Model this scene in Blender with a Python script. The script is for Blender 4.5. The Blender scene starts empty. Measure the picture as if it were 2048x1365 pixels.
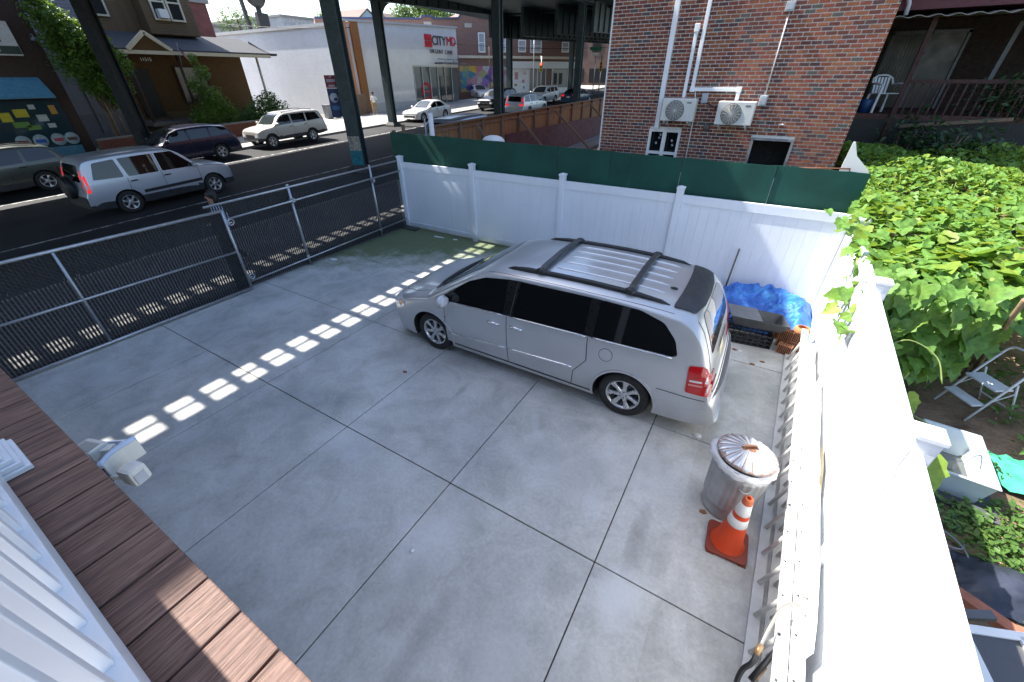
import bpy, bmesh, math, random
from mathutils import Vector, Matrix
from mathutils.bvhtree import BVHTree
R=math.radians; PI=math.pi
random.seed(7)
scene=bpy.context.scene
COL=scene.collection
# ---------------------------------------------------------------- camera
cam=bpy.data.cameras.new('camera'); cam.sensor_width=36.0; cam.lens=14.066; cam.clip_start=0.02; cam.clip_end=2000
camo=bpy.data.objects.new('camera',cam); COL.objects.link(camo)
camo.matrix_world=Matrix.Translation((0,0,3.75))@Matrix.Rotation(R(31.102),4,'Z')@Matrix.Rotation(R(56.607),4,'X')@Matrix.Rotation(R(-0.313),4,'Z')
scene.camera=camo
# ---------------------------------------------------------------- sky and sun
SX,SY=0.80,0.10                      # shadow shift in x and y for each metre of height
SUN_EL=math.atan2(1,math.hypot(SX,SY)); 
w=bpy.data.worlds.new('World'); scene.world=w; w.use_nodes=True
nt=w.node_tree; bg=nt.nodes['Background']
sky=nt.nodes.new('ShaderNodeTexSky'); sky.sky_type='NISHITA'; sky.sun_disc=False
sky.sun_elevation=SUN_EL; sky.sun_rotation=math.atan2(-SX,-SY)
sky.air_density=1.0; sky.dust_density=1.6; sky.ozone_density=1.0
nt.links.new(sky.outputs['Color'],bg.inputs['Color']); bg.inputs['Strength'].default_value=0.15
sun=bpy.data.lights.new('sun','SUN'); sun.energy=5.0; sun.angle=R(0.42); sun.color=(1.0,0.955,0.88)
suno=bpy.data.objects.new('sun',sun); COL.objects.link(suno)
suno.rotation_euler=Vector((SX,SY,-1)).to_track_quat('-Z','Y').to_euler()
vs=scene.view_settings; vs.view_transform='Standard'; vs.look='None'; vs.gamma=1.0; vs.exposure=1.42; vs.use_curve_mapping=False
# ---------------------------------------------------------------- helpers
def street_z(y): return 0.032*y
class MB:
    def __init__(s): s.v=[]; s.f=[]; s.sm=[]
    def add(s,vs,fs,smooth=False):
        n=len(s.v); s.v+=[tuple(p) for p in vs]
        for f in fs: s.f.append(tuple(i+n for i in f)); s.sm.append(smooth)
        return s
    def box(s,x0,x1,y0,y1,z0,z1):
        return s.add([(x0,y0,z0),(x1,y0,z0),(x1,y1,z0),(x0,y1,z0),(x0,y0,z1),(x1,y0,z1),(x1,y1,z1),(x0,y1,z1)],
            [(3,2,1,0),(4,5,6,7),(0,1,5,4),(1,2,6,5),(2,3,7,6),(3,0,4,7)])
    def obox(s,c,ax,ay,az,hx,hy,hz):   # oriented box
        c=Vector(c); ax=Vector(ax).normalized()*hx; ay=Vector(ay).normalized()*hy; az=Vector(az).normalized()*hz
        P=[c+i*ax+j*ay+k*az for k in(-1,1) for j in(-1,1) for i in(-1,1)]
        return s.add(P,[(2,3,1,0),(4,5,7,6),(0,1,5,4),(1,3,7,5),(3,2,6,7),(2,0,4,6)])
    def bar(s,p,q,w,h,up=(0,0,1)):      # box from p to q, width w (sideways) and height h (along up)
        p=Vector(p);q=Vector(q);d=q-p
        u=Vector(up); sd=d.cross(u)
        if sd.length<1e-6: sd=d.cross(Vector((1,0,0)))
        uu=sd.cross(d)
        return s.obox((p+q)/2,d,sd,uu,d.length/2,w/2,h/2)
    def ring(s,rings,closed=True,cap=True,smooth=True):
        n=len(rings[0]); base=len(s.v)
        for r in rings: s.v+=[tuple(p) for p in r]
        for i in range(len(rings)-1):
            for j in range(n if closed else n-1):
                a=base+i*n+j; b=base+i*n+(j+1)%n
                s.f.append((a,b,b+n,a+n)); s.sm.append(smooth)
        if cap and closed:
            s.f.append(tuple(base+j for j in reversed(range(n)))); s.sm.append(False)
            k=base+(len(rings)-1)*n
            s.f.append(tuple(k+j for j in range(n))); s.sm.append(False)
        return s
    def cyl(s,p,q,r0,r1=None,n=12,cap=True,smooth=True):
        if r1 is None: r1=r0
        return s.tube([p,q],[r0,r1],n,cap,smooth)
    def tube(s,path,r,n=8,cap=True,smooth=True):
        path=[Vector(p) for p in path]; rs=r if isinstance(r,(list,tuple)) else [r]*len(path)
        rings=[]; prev=None
        for i,p in enumerate(path):
            d=(path[min(i+1,len(path)-1)]-path[max(i-1,0)]).normalized()
            if prev is None:
                a=Vector((0,0,1)) if abs(d.z)<.9 else Vector((1,0,0))
                u=d.cross(a).normalized()
            else:
                u=(prev-d*prev.dot(d)).normalized()
            prev=u; v=d.cross(u)
            rings.append([p+(u*math.cos(2*PI*k/n)+v*math.sin(2*PI*k/n))*rs[i] for k in range(n)])
        return s.ring(rings,True,cap,smooth)
    def lathe(s,prof,n=24,c=(0,0,0),axis='z',smooth=True,cap=False):
        rings=[]
        for r,h in prof:
            ring=[]
            for k in range(n):
                a=2*PI*k/n; x,y=r*math.cos(a),r*math.sin(a)
                if axis=='z': ring.append((c[0]+x,c[1]+y,c[2]+h))
                elif axis=='y': ring.append((c[0]+y,c[1]+h,c[2]+x))
                else: ring.append((c[0]+h,c[1]+x,c[2]+y))
            rings.append(ring)
        return s.ring(rings,True,cap,smooth)
    def prism(s,pts,d):                # polygon (3d points) extruded by vector d
        n=len(pts); d=Vector(d)
        P=[Vector(p) for p in pts]; Q=[p+d for p in P]
        return s.add(P+Q,[tuple(reversed(range(n))),tuple(range(n,2*n))]+[(i,(i+1)%n,(i+1)%n+n,i+n) for i in range(n)])
    def blob(s,c,r,nu=12,nv=8,jit=0.0,rng=random):
        rx,ry,rz=r if isinstance(r,(list,tuple)) else (r,r,r)
        rings=[]
        for i in range(nv+1):
            t=PI*i/nv
            rings.append([(c[0]+rx*max(math.sin(t),.02)*math.cos(2*PI*k/nu)*(1+rng.uniform(-jit,jit)),c[1]+ry*max(math.sin(t),.02)*math.sin(2*PI*k/nu)*(1+rng.uniform(-jit,jit)),c[2]-rz*math.cos(t)) for k in range(nu)])
        return s.ring(rings,True,True,True)
    def mesh(s,name,bevel=0,weld=False):
        me=bpy.data.meshes.new(name); me.from_pydata(s.v,[],s.f)
        me.polygons.foreach_set('use_smooth',s.sm)
        if bevel or weld:
            bm=bmesh.new(); bm.from_mesh(me)
            if weld: bmesh.ops.remove_doubles(bm,verts=bm.verts,dist=1e-4)
            if bevel: bmesh.ops.bevel(bm,geom=[e for e in bm.edges if len(e.link_faces)==2 and e.calc_face_angle(0)>.5],offset=bevel,segments=2,affect='EDGES',profile=.6)
            bm.to_mesh(me); bm.free()
        me.update(); return me
    def build(s,name,mat,parent=None,loc=None,rot=None,bevel=0,weld=False):
        return obj(name,s.mesh(name,bevel,weld),mat,parent,loc,rot)
def obj(name,me,mat=None,parent=None,loc=None,rot=None):
    if mat is not None and not len(me.materials): me.materials.append(mat)
    o=bpy.data.objects.new(name,me); COL.objects.link(o)
    if parent: o.parent=parent
    if loc is not None: o.location=loc
    if rot is not None: o.rotation_euler=rot
    return o
def tag(o,label,cat=None,group=None,kind=None):
    if label: o['label']=label
    if cat: o['category']=cat
    if group: o['group']=group
    if kind: o['kind']=kind
    return o
def thing(name,label,cat,loc=(0,0,0),rz=0,group=None,rot=None):
    o=bpy.data.objects.new(name,None); COL.objects.link(o); o.location=loc
    o.rotation_euler=rot if rot else (0,0,rz); o.empty_display_size=.2
    return tag(o,label,cat,group)
def structure(o,label=None): o['kind']='structure'; 
def copy_tree(o,parent=None):
    c=o.copy(); COL.objects.link(c); c.parent=parent
    for ch in list(o.children): copy_tree(ch,c)
    return c
def smooth_angle(me,ang=35):
    bm=bmesh.new(); bm.from_mesh(me)
    for f in bm.faces: f.smooth=True
    for e in bm.edges:
        e.smooth = len(e.link_faces)==2 and e.calc_face_angle(0)<R(ang)
    bm.to_mesh(me); bm.free(); me.update()
# ---------------------------------------------------------------- materials
_M={}
def rgb(h):
    f=lambda c:(c/12.92 if c<=.04045 else ((c+.055)/1.055)**2.4)
    return tuple(f(int(h[i:i+2],16)/255) for i in (0,2,4))
class NT:
    def __init__(s,name):
        s.m=bpy.data.materials.new(name); s.m.use_nodes=True; s.t=s.m.node_tree; s.n=s.t.nodes; s.b=s.n['Principled BSDF']
    def node(s,typ,ins=None,**kw):
        n=s.n.new(typ)
        for k,v in kw.items(): setattr(n,k,v)
        for k,v in (ins or {}).items():
            if hasattr(v,'links') or isinstance(v,bpy.types.NodeSocket): s.t.links.new(v,n.inputs[k])
            else: n.inputs[k].default_value=v
        return n
    def link(s,a,b): s.t.links.new(a,b)
    def coord(s,kind='Object'): return s.node('ShaderNodeTexCoord').outputs[kind]
    def pos(s): return s.node('ShaderNodeNewGeometry').outputs['Position']
    def noise(s,vec,scale,detail=4,rough=.55,dist=0):
        n=s.node('ShaderNodeTexNoise',{'Vector':vec,'Scale':scale,'Detail':detail,'Roughness':rough,'Distortion':dist}); return n.outputs['Fac']
    def ramp(s,fac,stops):
        n=s.node('ShaderNodeValToRGB',{'Fac':fac}); e=n.color_ramp.elements
        while len(e)<len(stops): e.new(0.5)
        for k,(p,c) in enumerate(stops):
            e[k].position=p; e[k].color=(c,c,c,1) if isinstance(c,(int,float)) else (*c,1)
        return n.outputs['Color']
    def mix(s,fac,a,b,mode='MIX'):
        n=s.node('ShaderNodeMix',data_type='RGBA',blend_type=mode)
        for k,v in ((0,fac),(6,a),(7,b)):
            if isinstance(v,bpy.types.NodeSocket): s.link(v,n.inputs[k])
            elif k==0: n.inputs[k].default_value=v
            else: n.inputs[k].default_value=(*v,1) if len(v)==3 else v
        return n.outputs[2]
    def math(s,op,a,b=0.0,clamp=False):
        n=s.node('ShaderNodeMath',operation=op,use_clamp=clamp)
        for k,v in ((0,a),(1,b)):
            if isinstance(v,bpy.types.NodeSocket): s.link(v,n.inputs[k])
            else: n.inputs[k].default_value=v
        return n.outputs[0]
    def sep(s,v): return s.node('ShaderNodeSeparateXYZ',{'Vector':v}).outputs
    def bump(s,h,strength=.3,dist=.01):
        n=s.node('ShaderNodeBump',{'Height':h,'Strength':strength,'Distance':dist}); s.link(n.outputs[0],s.b.inputs['Normal'])
    def set(s,**k):
        names={'col':'Base Color','rough':'Roughness','metal':'Metallic','spec':'Specular IOR Level','coat':'Coat Weight','trans':'Transmission Weight','ior':'IOR','alpha':'Alpha','coatr':'Coat Roughness','sub':'Subsurface Weight'}
        for kk,v in k.items():
            i=s.b.inputs[names[kk]]
            if isinstance(v,bpy.types.NodeSocket): s.link(v,i)
            elif kk=='col': i.default_value=(*v,1)
            else: i.default_value=v
        return s
def plain(name,col,rough=.5,metal=0,var=.12,scale=6,bump=0,coat=0,spec=.5):
    """a material with slight mottling in colour and gloss"""
    if name in _M: return _M[name]
    t=NT(name)
    if isinstance(col,str): col=rgb(col)
    c=t.coord('Object'); n=t.noise(c,scale,5,.6)
    dark=tuple(x*(1-var) for x in col); lite=tuple(min(1,x*(1+var)) for x in col)
    t.set(col=t.ramp(n,[(.3,dark),(.7,lite)]),metal=metal,coat=coat,spec=spec)
    n2=t.noise(c,scale*3.1,3,.5)
    t.set(rough=t.ramp(n2,[(.3,max(.02,rough*.8)),(.7,min(1,rough*1.2))]))
    if bump: t.bump(t.noise(c,scale*8,4,.6),bump,.01)
    _M[name]=t.m; return t.m
def glass(name='dark_glass',col=(.01,.012,.014),rough=.03):
    if name in _M: return _M[name]
    t=NT(name); c=t.coord('Object'); t.set(col=col,spec=.6,rough=t.ramp(t.noise(c,3,3),[(.3,rough),(.7,rough*1.8)]))
    _M[name]=t.m; return t.m
def emit(name,col,st):
    if name in _M: return _M[name]
    t=NT(name); t.set(col=col); t.b.inputs['Emission Color'].default_value=(*col,1); t.b.inputs['Emission Strength'].default_value=st
    _M[name]=t.m; return t.m
def text_mesh(body,size,ext=.01,align='CENTER',bold=0.0,space=1.0):
    """flat lettering turned into a mesh lying in its local XY plane"""
    cu=bpy.data.curves.new('lettering','FONT'); cu.body=body; cu.size=size; cu.extrude=ext; cu.align_x=align; cu.align_y='CENTER'; cu.offset=bold; cu.space_character=space; cu.resolution_u=3
    o=bpy.data.objects.new('lettering',cu); COL.objects.link(o)
    dg=bpy.context.evaluated_depsgraph_get(); me=bpy.data.meshes.new_from_object(o.evaluated_get(dg))
    bpy.data.objects.remove(o); bpy.data.curves.remove(cu)
    me.materials.clear(); return me
def poly_grid(outline,step):
    """2d polygon cut into a grid: (verts2d, faces)"""
    bm=bmesh.new(); vs=[bm.verts.new((x,y,0)) for x,y in outline]; bm.faces.new(vs)
    xs=[p[0] for p in outline]; ys=[p[1] for p in outline]
    for ax,lo,hi in ((0,min(xs),max(xs)),(1,min(ys),max(ys))):
        n=max(1,int((hi-lo)/step))
        for k in range(1,n):
            co=[0,0,0]; no=[0,0,0]; co[ax]=lo+(hi-lo)*k/n; no[ax]=1
            bmesh.ops.bisect_plane(bm,geom=bm.verts[:]+bm.edges[:]+bm.faces[:],plane_co=co,plane_no=no,dist=1e-5)
    bmesh.ops.remove_doubles(bm,verts=bm.verts,dist=1e-5)
    bm.verts.index_update()
    V=[(v.co.x,v.co.y) for v in bm.verts]; F=[tuple(v.index for v in f.verts) for f in bm.faces]
    bedge=[tuple(v.index for v in e.verts) for e in bm.edges if len(e.link_faces)==1]
    bm.free(); return V,F,bedge
def spline(pts,n=8,closed=False):
    """Catmull-Rom through 2d/3d points"""
    P=[Vector(p) for p in pts]; N=len(P); out=[]
    rng=range(N if closed else N-1)
    for i in rng:
        p0=P[(i-1)%N] if closed or i>0 else P[0]*2-P[1]; p1=P[i]; p2=P[(i+1)%N]; p3=P[(i+2)%N] if closed or i+2<N else P[-1]*2-P[-2]
        for k in range(n):
            t=k/n; out.append(.5*((2*p1)+(p2-p0)*t+(2*p0-5*p1+4*p2-p3)*t*t+(3*p1-p0-3*p2+p3)*t**3))
    if not closed: out.append(P[-1])
    return out
def interp(pts,x):
    if x<=pts[0][0]: return pts[0][1]
    for (a,b),(c,d) in zip(pts,pts[1:]):
        if x<=c:
            t=(x-a)/(c-a); return b+(d-b)*t
    return pts[-1][1]
def sinterp(pts,x):   # smooth (cosine) interpolation
    if x<=pts[0][0]: return pts[0][1]
    for (a,b),(c,d) in zip(pts,pts[1:]):
        if x<=c:
            t=(x-a)/(c-a); t=t*t*(3-2*t); return b+(d-b)*t
    return pts[-1][1]
# ================================================================ materials of the setting
LITE=(.62,.635,.65); DRK=(.20,.195,.185)
STAINS=[(-.1,1.9,.22,.36,.55,LITE),(-3.5,1.9,.5,.3,.35,LITE),(-1.75,1.45,.28,.5,.3,LITE),(-1.15,2.9,.7,.5,.22,LITE),(-.35,3.3,.6,.5,.25,LITE),(-.75,1.0,.3,.3,.3,LITE),(-1.35,.85,.12,.55,.45,DRK),(-1.7,.95,.25,.35,.3,DRK),(-.1,2.5,.10,.45,.5,DRK),(.15,2.45,.09,.4,.4,DRK),(.42,4.0,.45,.3,.55,DRK),(-4.2,2.4,.3,.4,.22,DRK),(-4.4,3.5,.35,.3,.25,DRK),(.55,5.6,.5,.6,.3,DRK),(-.9,2.9,.4,.5,.22,DRK),(-6.6,2.4,.7,.6,.25,DRK),(-2.9,3.4,.06,.22,.5,DRK),(-3.3,3.9,.5,.16,.3,DRK)]
def mat_concrete():
    t=NT('concrete'); p=t.pos()
    big=t.noise(p,.55,4,.55,.4); mid=t.noise(p,2.3,6,.65,.6); fine=t.noise(p,28,6,.7); grit=t.noise(p,160,3,.6)
    c=t.ramp(big,[(.30,(.37,.38,.375)),(.52,(.48,.48,.46)),(.72,(.55,.55,.525))])
    c=t.mix(.6,c,t.ramp(mid,[(.28,(.30,.30,.30)),(.5,(.5,.5,.5)),(.74,(.68,.68,.69))]),'OVERLAY')
    c=t.mix(.5,c,t.ramp(fine,[(.3,(.40,.40,.40)),(.65,(.62,.62,.62))]),'OVERLAY')
    # pale scraped patches, dark tyre blotches
    pat=t.noise(p,1.15,3,.5,1.2)
    c=t.mix(t.ramp(pat,[(.63,0.0),(.67,.35)]),c,(.58,.59,.61))
    blot=t.noise(t.node('ShaderNodeMapping',{'Vector':p,'Location':(3.3,1.7,0),'Scale':(1.5,.8,1)}).outputs[0],1.3,6,.75,.3)
    c=t.mix(t.ramp(blot,[(.60,0.0),(.78,.42)]),c,(.17,.165,.16))
    v=t.node('ShaderNodeTexVoronoi',{'Vector':p,'Scale':17.0}).outputs['Distance']
    c=t.mix(t.ramp(v,[(.04,.55),(.09,0.0)]),c,(.13,.125,.12))
    # moss towards the shaded back corner, its edge broken up by noise
    s=t.sep(p); m=t.math('ADD',t.math('MULTIPLY',t.math('SUBTRACT',s[1],6.5),.65),t.math('MULTIPLY',t.math('SUBTRACT',-6.1,s[0]),.42))
    m=t.math('ADD',m,t.math('MULTIPLY',t.math('SUBTRACT',t.noise(p,2.2,7,.72),.5),2.6),True)
    c=t.mix(t.math('MULTIPLY',m,.85),c,(.085,.125,.03))
    # damp dirt along the right hand edge and behind the van
    # separate stains: pale scraped patches and dark tyre or oil marks at their own places
    wn=t.math('MULTIPLY',t.math('SUBTRACT',t.noise(p,3.0,6,.7),.5),1.5)
    for x0,y0,rx,ry,k,cc in STAINS:
        dx=t.math('DIVIDE',t.math('SUBTRACT',s[0],x0),rx); dy=t.math('DIVIDE',t.math('SUBTRACT',s[1],y0),ry)
        e=t.math('ADD',t.math('ADD',t.math('MULTIPLY',dx,dx),t.math('MULTIPLY',dy,dy)),wn)
        f=t.math('MULTIPLY',t.math('SUBTRACT',1.0,e,True),k*(.75 if cc==DRK else 1.2),True)
        c=t.mix(f,c,cc)
    d=t.math('MULTIPLY',t.ramp(t.noise(p,1.7,6,.7),[(.42,0.0),(.7,1.0)]),t.math('MULTIPLY',t.math('GREATER_THAN',s[0],.2),.45))
    c=t.mix(d,c,(.23,.21,.17))
    t.set(col=c,rough=t.ramp(mid,[(.3,.72),(.7,.9)]),spec=.3)
    t.bump(t.math('ADD',t.math('MULTIPLY',fine,.6),t.math('MULTIPLY',grit,.5)),.25,.006)
    return t.m
def mat_asphalt(name='asphalt',k=1.0):
    t=NT(name); p=t.pos(); a=t.noise(p,.35,4,.6,.5); b=t.noise(p,60,4,.7); l=t.noise(t.node('ShaderNodeMapping',{'Vector':p,'Scale':(1.6,.08,1)}).outputs[0],1,4,.6)
    c=t.ramp(a,[(.3,(.026*k,.027*k,.029*k)),(.7,(.042*k,.042*k,.044*k))])
    c=t.mix(.5,c,t.ramp(l,[(.3,(.4,.4,.4)),(.7,(.6,.6,.6))]),'OVERLAY'); c=t.mix(.4,c,t.ramp(b,[(.3,(.35,.35,.35)),(.7,(.68,.68,.68))]),'OVERLAY')
    t.set(col=c,rough=.85,spec=.3); t.bump(b,.4,.01); return t.m
def mat_sidewalk():
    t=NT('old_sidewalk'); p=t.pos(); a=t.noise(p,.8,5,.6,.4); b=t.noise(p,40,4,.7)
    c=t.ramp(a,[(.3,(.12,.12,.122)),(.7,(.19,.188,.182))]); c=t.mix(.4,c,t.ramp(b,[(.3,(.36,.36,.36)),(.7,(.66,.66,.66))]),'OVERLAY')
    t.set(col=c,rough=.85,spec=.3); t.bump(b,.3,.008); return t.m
def mat_soil():
    t=NT('garden_soil'); p=t.pos(); a=t.noise(p,1.4,6,.65,.5); b=t.noise(p,22,6,.75)
    c=t.ramp(a,[(.3,(.13,.085,.055)),(.55,(.30,.205,.135)),(.75,(.42,.31,.215))]); c=t.mix(.6,c,t.ramp(b,[(.3,(.28,.28,.28)),(.7,(.7,.7,.7))]),'OVERLAY')
    t.set(col=c,rough=.95,spec=.15); t.bump(b,.7,.03); return t.m
M_CON=mat_concrete(); M_ASP=mat_asphalt(); M_SW=mat_sidewalk(); M_SOIL=mat_soil()
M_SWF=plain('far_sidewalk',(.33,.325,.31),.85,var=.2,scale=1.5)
M_VINYL=plain('white_vinyl',(.74,.77,.82),.38,var=.03,scale=2.5)
M_GALV=plain('galvanised_steel',(.44,.46,.48),.38,metal=.75,var=.15,scale=9)
M_DARK=plain('near_black',(.012,.012,.013),.6,var=.3)
M_WHITE=plain('white_paint',(.74,.74,.73),.5,var=.05)
M_STEEL=plain('el_green_steel',(.030,.054,.060),.55,var=.3,scale=3,bump=.15)
# ================================================================ ground
mb=MB(); ys=[-900,-60,140,900]
zz=lambda y:0.032*max(-60,min(140,y))-.16
V=[(-1500,y,zz(y)) for y in ys]+[(-9.3,y,zz(y)) for y in ys]; mb.add(V,[(i,i+4,i+5,i+1) for i in range(3)])
mb.add([(-9.3,-900,-.14),(1500,-900,-.14),(1500,900,-.14),(-9.3,900,-.14)],[(0,1,2,3)])
structure(mb.build('ground',plain('bare_ground',(.16,.15,.13),.95,var=.25,scale=.4)))
def sheet(name,x0,x1,y0,y1,dz,mat,th=.1,step=20):
    m=MB(); n=max(1,int((y1-y0)/step)); R0=[]
    for i in range(n+1):
        y=y0+(y1-y0)*i/n; z=street_z(y)+dz; R0.append([(x0,y,z-th),(x1,y,z-th),(x1,y,z),(x0,y,z)])
    m.ring(R0,True,True,False); o=m.build(name,mat); structure(o); return o
sheet('road',-26.2,-12.4,-60,140,-.10,M_ASP,.05)
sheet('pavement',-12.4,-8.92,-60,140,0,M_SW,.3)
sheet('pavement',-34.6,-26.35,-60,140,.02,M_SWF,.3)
k=MB()
for x0 in (-12.55,-26.35):
    k.ring([[(x0,y,street_z(y)-.3),(x0+.15,y,street_z(y)-.3),(x0+.15,y,street_z(y)+.005+(.02 if x0<-20 else 0)),(x0,y,street_z(y)+.005+(.02 if x0<-20 else 0))] for y in (-60,0,60,140)],True,True,False)
structure(k.build('kerb',plain('kerb_stone',(.24,.235,.225),.85,var=.25,scale=4)))
# painted road lines, worn
def worn_paint(name,col):
    t=NT(name); p=t.pos(); n=t.noise(p,3.5,7,.75); t.set(col=t.mix(t.ramp(n,[(.44,0.0),(.56,1.0)]),(.10,.10,.10),col),rough=.8); return t.m
M_LINE=worn_paint('worn_white_line',(.55,.55,.53))
def line(x,wd,y0,y1,mat):
    m=MB(); m.add([(x-wd/2,y0,street_z(y0)-.096),(x+wd/2,y0,street_z(y0)-.096),(x+wd/2,y1,street_z(y1)-.096),(x-wd/2,y1,street_z(y1)-.096)],[(0,1,2,3)]); o=m.build('road_marking',mat); structure(o)
line(-16.75,.12,-40,120,M_LINE); line(-23.1,.13,-40,120,M_LINE); line(-20.0,.11,22,120,worn_paint('worn_yellow_line',(.5,.33,.04))); line(-19.75,.11,22,120,_M.get('x') or M_LINE)
# ================================================================ concrete yard, slab by slab
yard=thing('driveway',None,None); yard['kind']='structure'
mb=MB(); mb.box(-8.9,1.5,-1.7,8.78,-.13,-.013); mb.build('joint_bed',plain('joint_dirt',(.075,.072,.05),.95,var=.5,scale=5),yard)
jx=[-8.9,-7.13,-5.47,-3.74,-2.06,-.37,1.5]; jy=[-1.7,.02,2.072,4.13,6.18,8.78]
rg=random.Random(3)
for i in range(6):
    for j in range(5):
        g=.0058
        m=MB(); z=rg.uniform(-.002,.003)
        m.box(jx[i]+g,jx[i+1]-g,jy[j]+g,jy[j+1]-g,-.12,z)
        m.build('slab',M_CON,yard,bevel=.006)
# ================================================================ neighbours' garden ground
mb=MB(); nx,ny=16,34; P=[]; rg=random.Random(5)
for i in range(nx+1):
    for j in range(ny+1):
        P.append((1.42+7.6*i/nx,-1.5+19*j/ny,-.01+rg.uniform(-.03,.03)))
mb.add(P,[(i*(ny+1)+j,(i+1)*(ny+1)+j,(i+1)*(ny+1)+j+1,i*(ny+1)+j+1) for i in range(nx) for j in range(ny)],True)
structure(mb.build('garden_soil',M_SOIL))
mb=MB(); mb.box(-9.2,1.42,8.78,30,-.12,.0); structure(mb.build('back_lot',plain('back_lot_concrete',(.2,.195,.19),.9,var=.3,scale=1.2)))
# ================================================================ elevated railway (its deck and an added canopy shade the yard)
el=thing('elevated_railway','dark green steel elevated railway on riveted columns above the street','railway structure')
M_STEELD=plain('el_steel_in_shade',(.008,.012,.013),.6,var=.3,scale=3)  # far-left column's shaded face put into a darker copy of the steel
def column(x,y,w=.62,d=.5,top=None,rz=0.0,flare=False):
    M_STEEL=M_STEELD if x<-26 else globals()['M_STEEL']
    z0=street_z(y)-.12; z1=7.2+.032*y if top is None else top
    m=MB(); c,s=math.cos(rz),math.sin(rz); ax=(c,s,0); ay=(-s,c,0); h=(z1-z0)/2; cz=(z0+z1)/2
    off=lambda a,b:(x+c*a-s*b,y+s*a+c*b,cz)
    m.obox(off(0,d/2-.02),ax,ay,(0,0,1),w/2,.02,h); m.obox(off(0,-d/2+.02),ax,ay,(0,0,1),w/2,.02,h)     # cover plates
    for sg in(-1,1):
        m.obox(off(sg*(w/2-.12),0),ax,ay,(0,0,1),.014,d/2-.04,h)
        m.obox(off(sg*(w/2-.05),d/2-.05),ax,ay,(0,0,1),.05,.008,h-.01); m.obox(off(sg*(w/2-.05),-d/2+.05),ax,ay,(0,0,1),.05,.008,h-.01)
    col=m.build('column',M_STEEL,el)
    r=MB()
    for k in range(int((z1-z0)/.16)):
        zz_=z0+.5+k*.16
        for fa in (-1,1):
            for sg in(-1,1):
                px=x+c*sg*(w/2-.2+.07*(k%2))-s*fa*(d/2+.004); py=y+s*sg*(w/2-.2+.07*(k%2))+c*fa*(d/2+.004)
                r.blob((px,py,zz_),(.02,.02,.02),6,4)
    r.build('rivets',M_STEEL,col)['kind']='stuff'
    b=MB(); b.ring([[(x+c*a*q-s*e*q2,y+s*a*q+c*e*q2,zc) for a,e in((-1,-1),(1,-1),(1,1),(-1,1))] for q,q2,zc in((w/2+.22,d/2+.2,z0),(w/2+.2,d/2+.18,z0+.12),(w/2+.04,d/2+.04,z0+.3))],True,True,False)
    b.build('column_base',plain('column_base_paint',(.06,.06,.06),.8,var=.4),el)
    return col
column(-15.45,12.85,.56,.40,9.0,rz=.35)
pm=MB(); c,s=math.cos(.35),math.sin(.35)
# old posters and a teal painted patch wrapped round the foot of the near column
def colpatch(u0,u1,z0,z1,mat,off):
    m=MB(); zz0=street_z(12.85)
    m.obox((-15.45+c*(u0+u1)/2+s*(.20+off),12.85+s*(u0+u1)/2-c*(.20+off),zz0+(z0+z1)/2),(c,s,0),(-s,c,0),(0,0,1),(u1-u0)/2,.003,(z1-z0)/2); m.build('poster_patch',mat,el)
colpatch(-.28,.28,.1,.95,plain('teal_patch',(.02,.20,.25),.7,var=.35,scale=8),.006)
colpatch(-.26,.27,.75,1.3,plain('torn_poster',(.35,.33,.28),.8,var=.75,scale=14),.012)
ml=MB(); ml.obox((-15.45-c*.285,12.85-s*.285,street_z(12.85)+.7),(c,s,0),(-s,c,0),(0,0,1),.004,.19,.7); ml.build('rust_patch',plain('rusty_flaking',(.22,.13,.06),.9,var=.6,scale=9),el)
for y in (24.2,36.2,48): column(-15.45,y,.5,.42)
for x,y in ((-26.75,9.45),(-25.35,24.8),(-25.35,41.8),(-25.35,57)): column(x,y,.58 if y<15 else .5,.45,10.5 if y<15 else None,rz=.3 if y<15 else 0)
g=MB()
def sg_girder(m,x,y0,y1,zb,dep,w=.3):     # girder along the street, following its slope
    for a,b,ww in ((0,.05,w),(dep-.05,dep,w),(.05,dep-.05,.03)):
        m.ring([[(x-ww/2,y,zb+.032*y+a),(x+ww/2,y,zb+.032*y+a),(x+ww/2,y,zb+.032*y+b),(x-ww/2,y,zb+.032*y+b)] for y in (y0,y1)],True,True,False)
    y=y0+.05
    while y<y1:
        m.box(x-.13,x+.13,y-.02,y+.02,zb+.032*y+.05,zb+.032*y+dep-.05); y+=1.25
for x in (-25.35,-22.0,-18.7,-15.45):
    m=MB(); sg_girder(m,x,38.4,100,5.55,1.95); m.build('girder',M_STEEL,el)
m=MB(); sg_girder(m,-25.35,20,38.4,7.2,.55,.25); m.build('edge_beam',M_STEEL,el)
m=MB(); sg_girder(m,-15.45,21,38.4,7.35,.8,.25); m.build('edge_beam',M_STEEL,el)
for y in (24.8,41.8,57,73):
    m=MB(); z=7.25+.032*y; m.box(-26,-15,y-.2,y+.2,z+.1,z+.9); m.box(-26,-15,y-.3,y+.3,z,z+.1); m.build('cross_girder',M_STEEL,el)
# knee bracket at the head of the far column
for x,y,sx in ((-25.35,24.8,1),(-25.35,41.8,1)):
    m=MB(); z=7.2+.032*y
    arc=[(y+.3+1.1*(1-math.cos(a)),z-1.35+1.35*math.sin(a)) for a in [R(10*k) for k in range(10)]]
    m.prism([(x-.1,yy,zz_) for yy,zz_ in [(y+.2,z),]+[(y+.25,z-1.5)]+arc],(.2,0,0)); m.build('bracket',M_STEEL,el)
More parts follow.
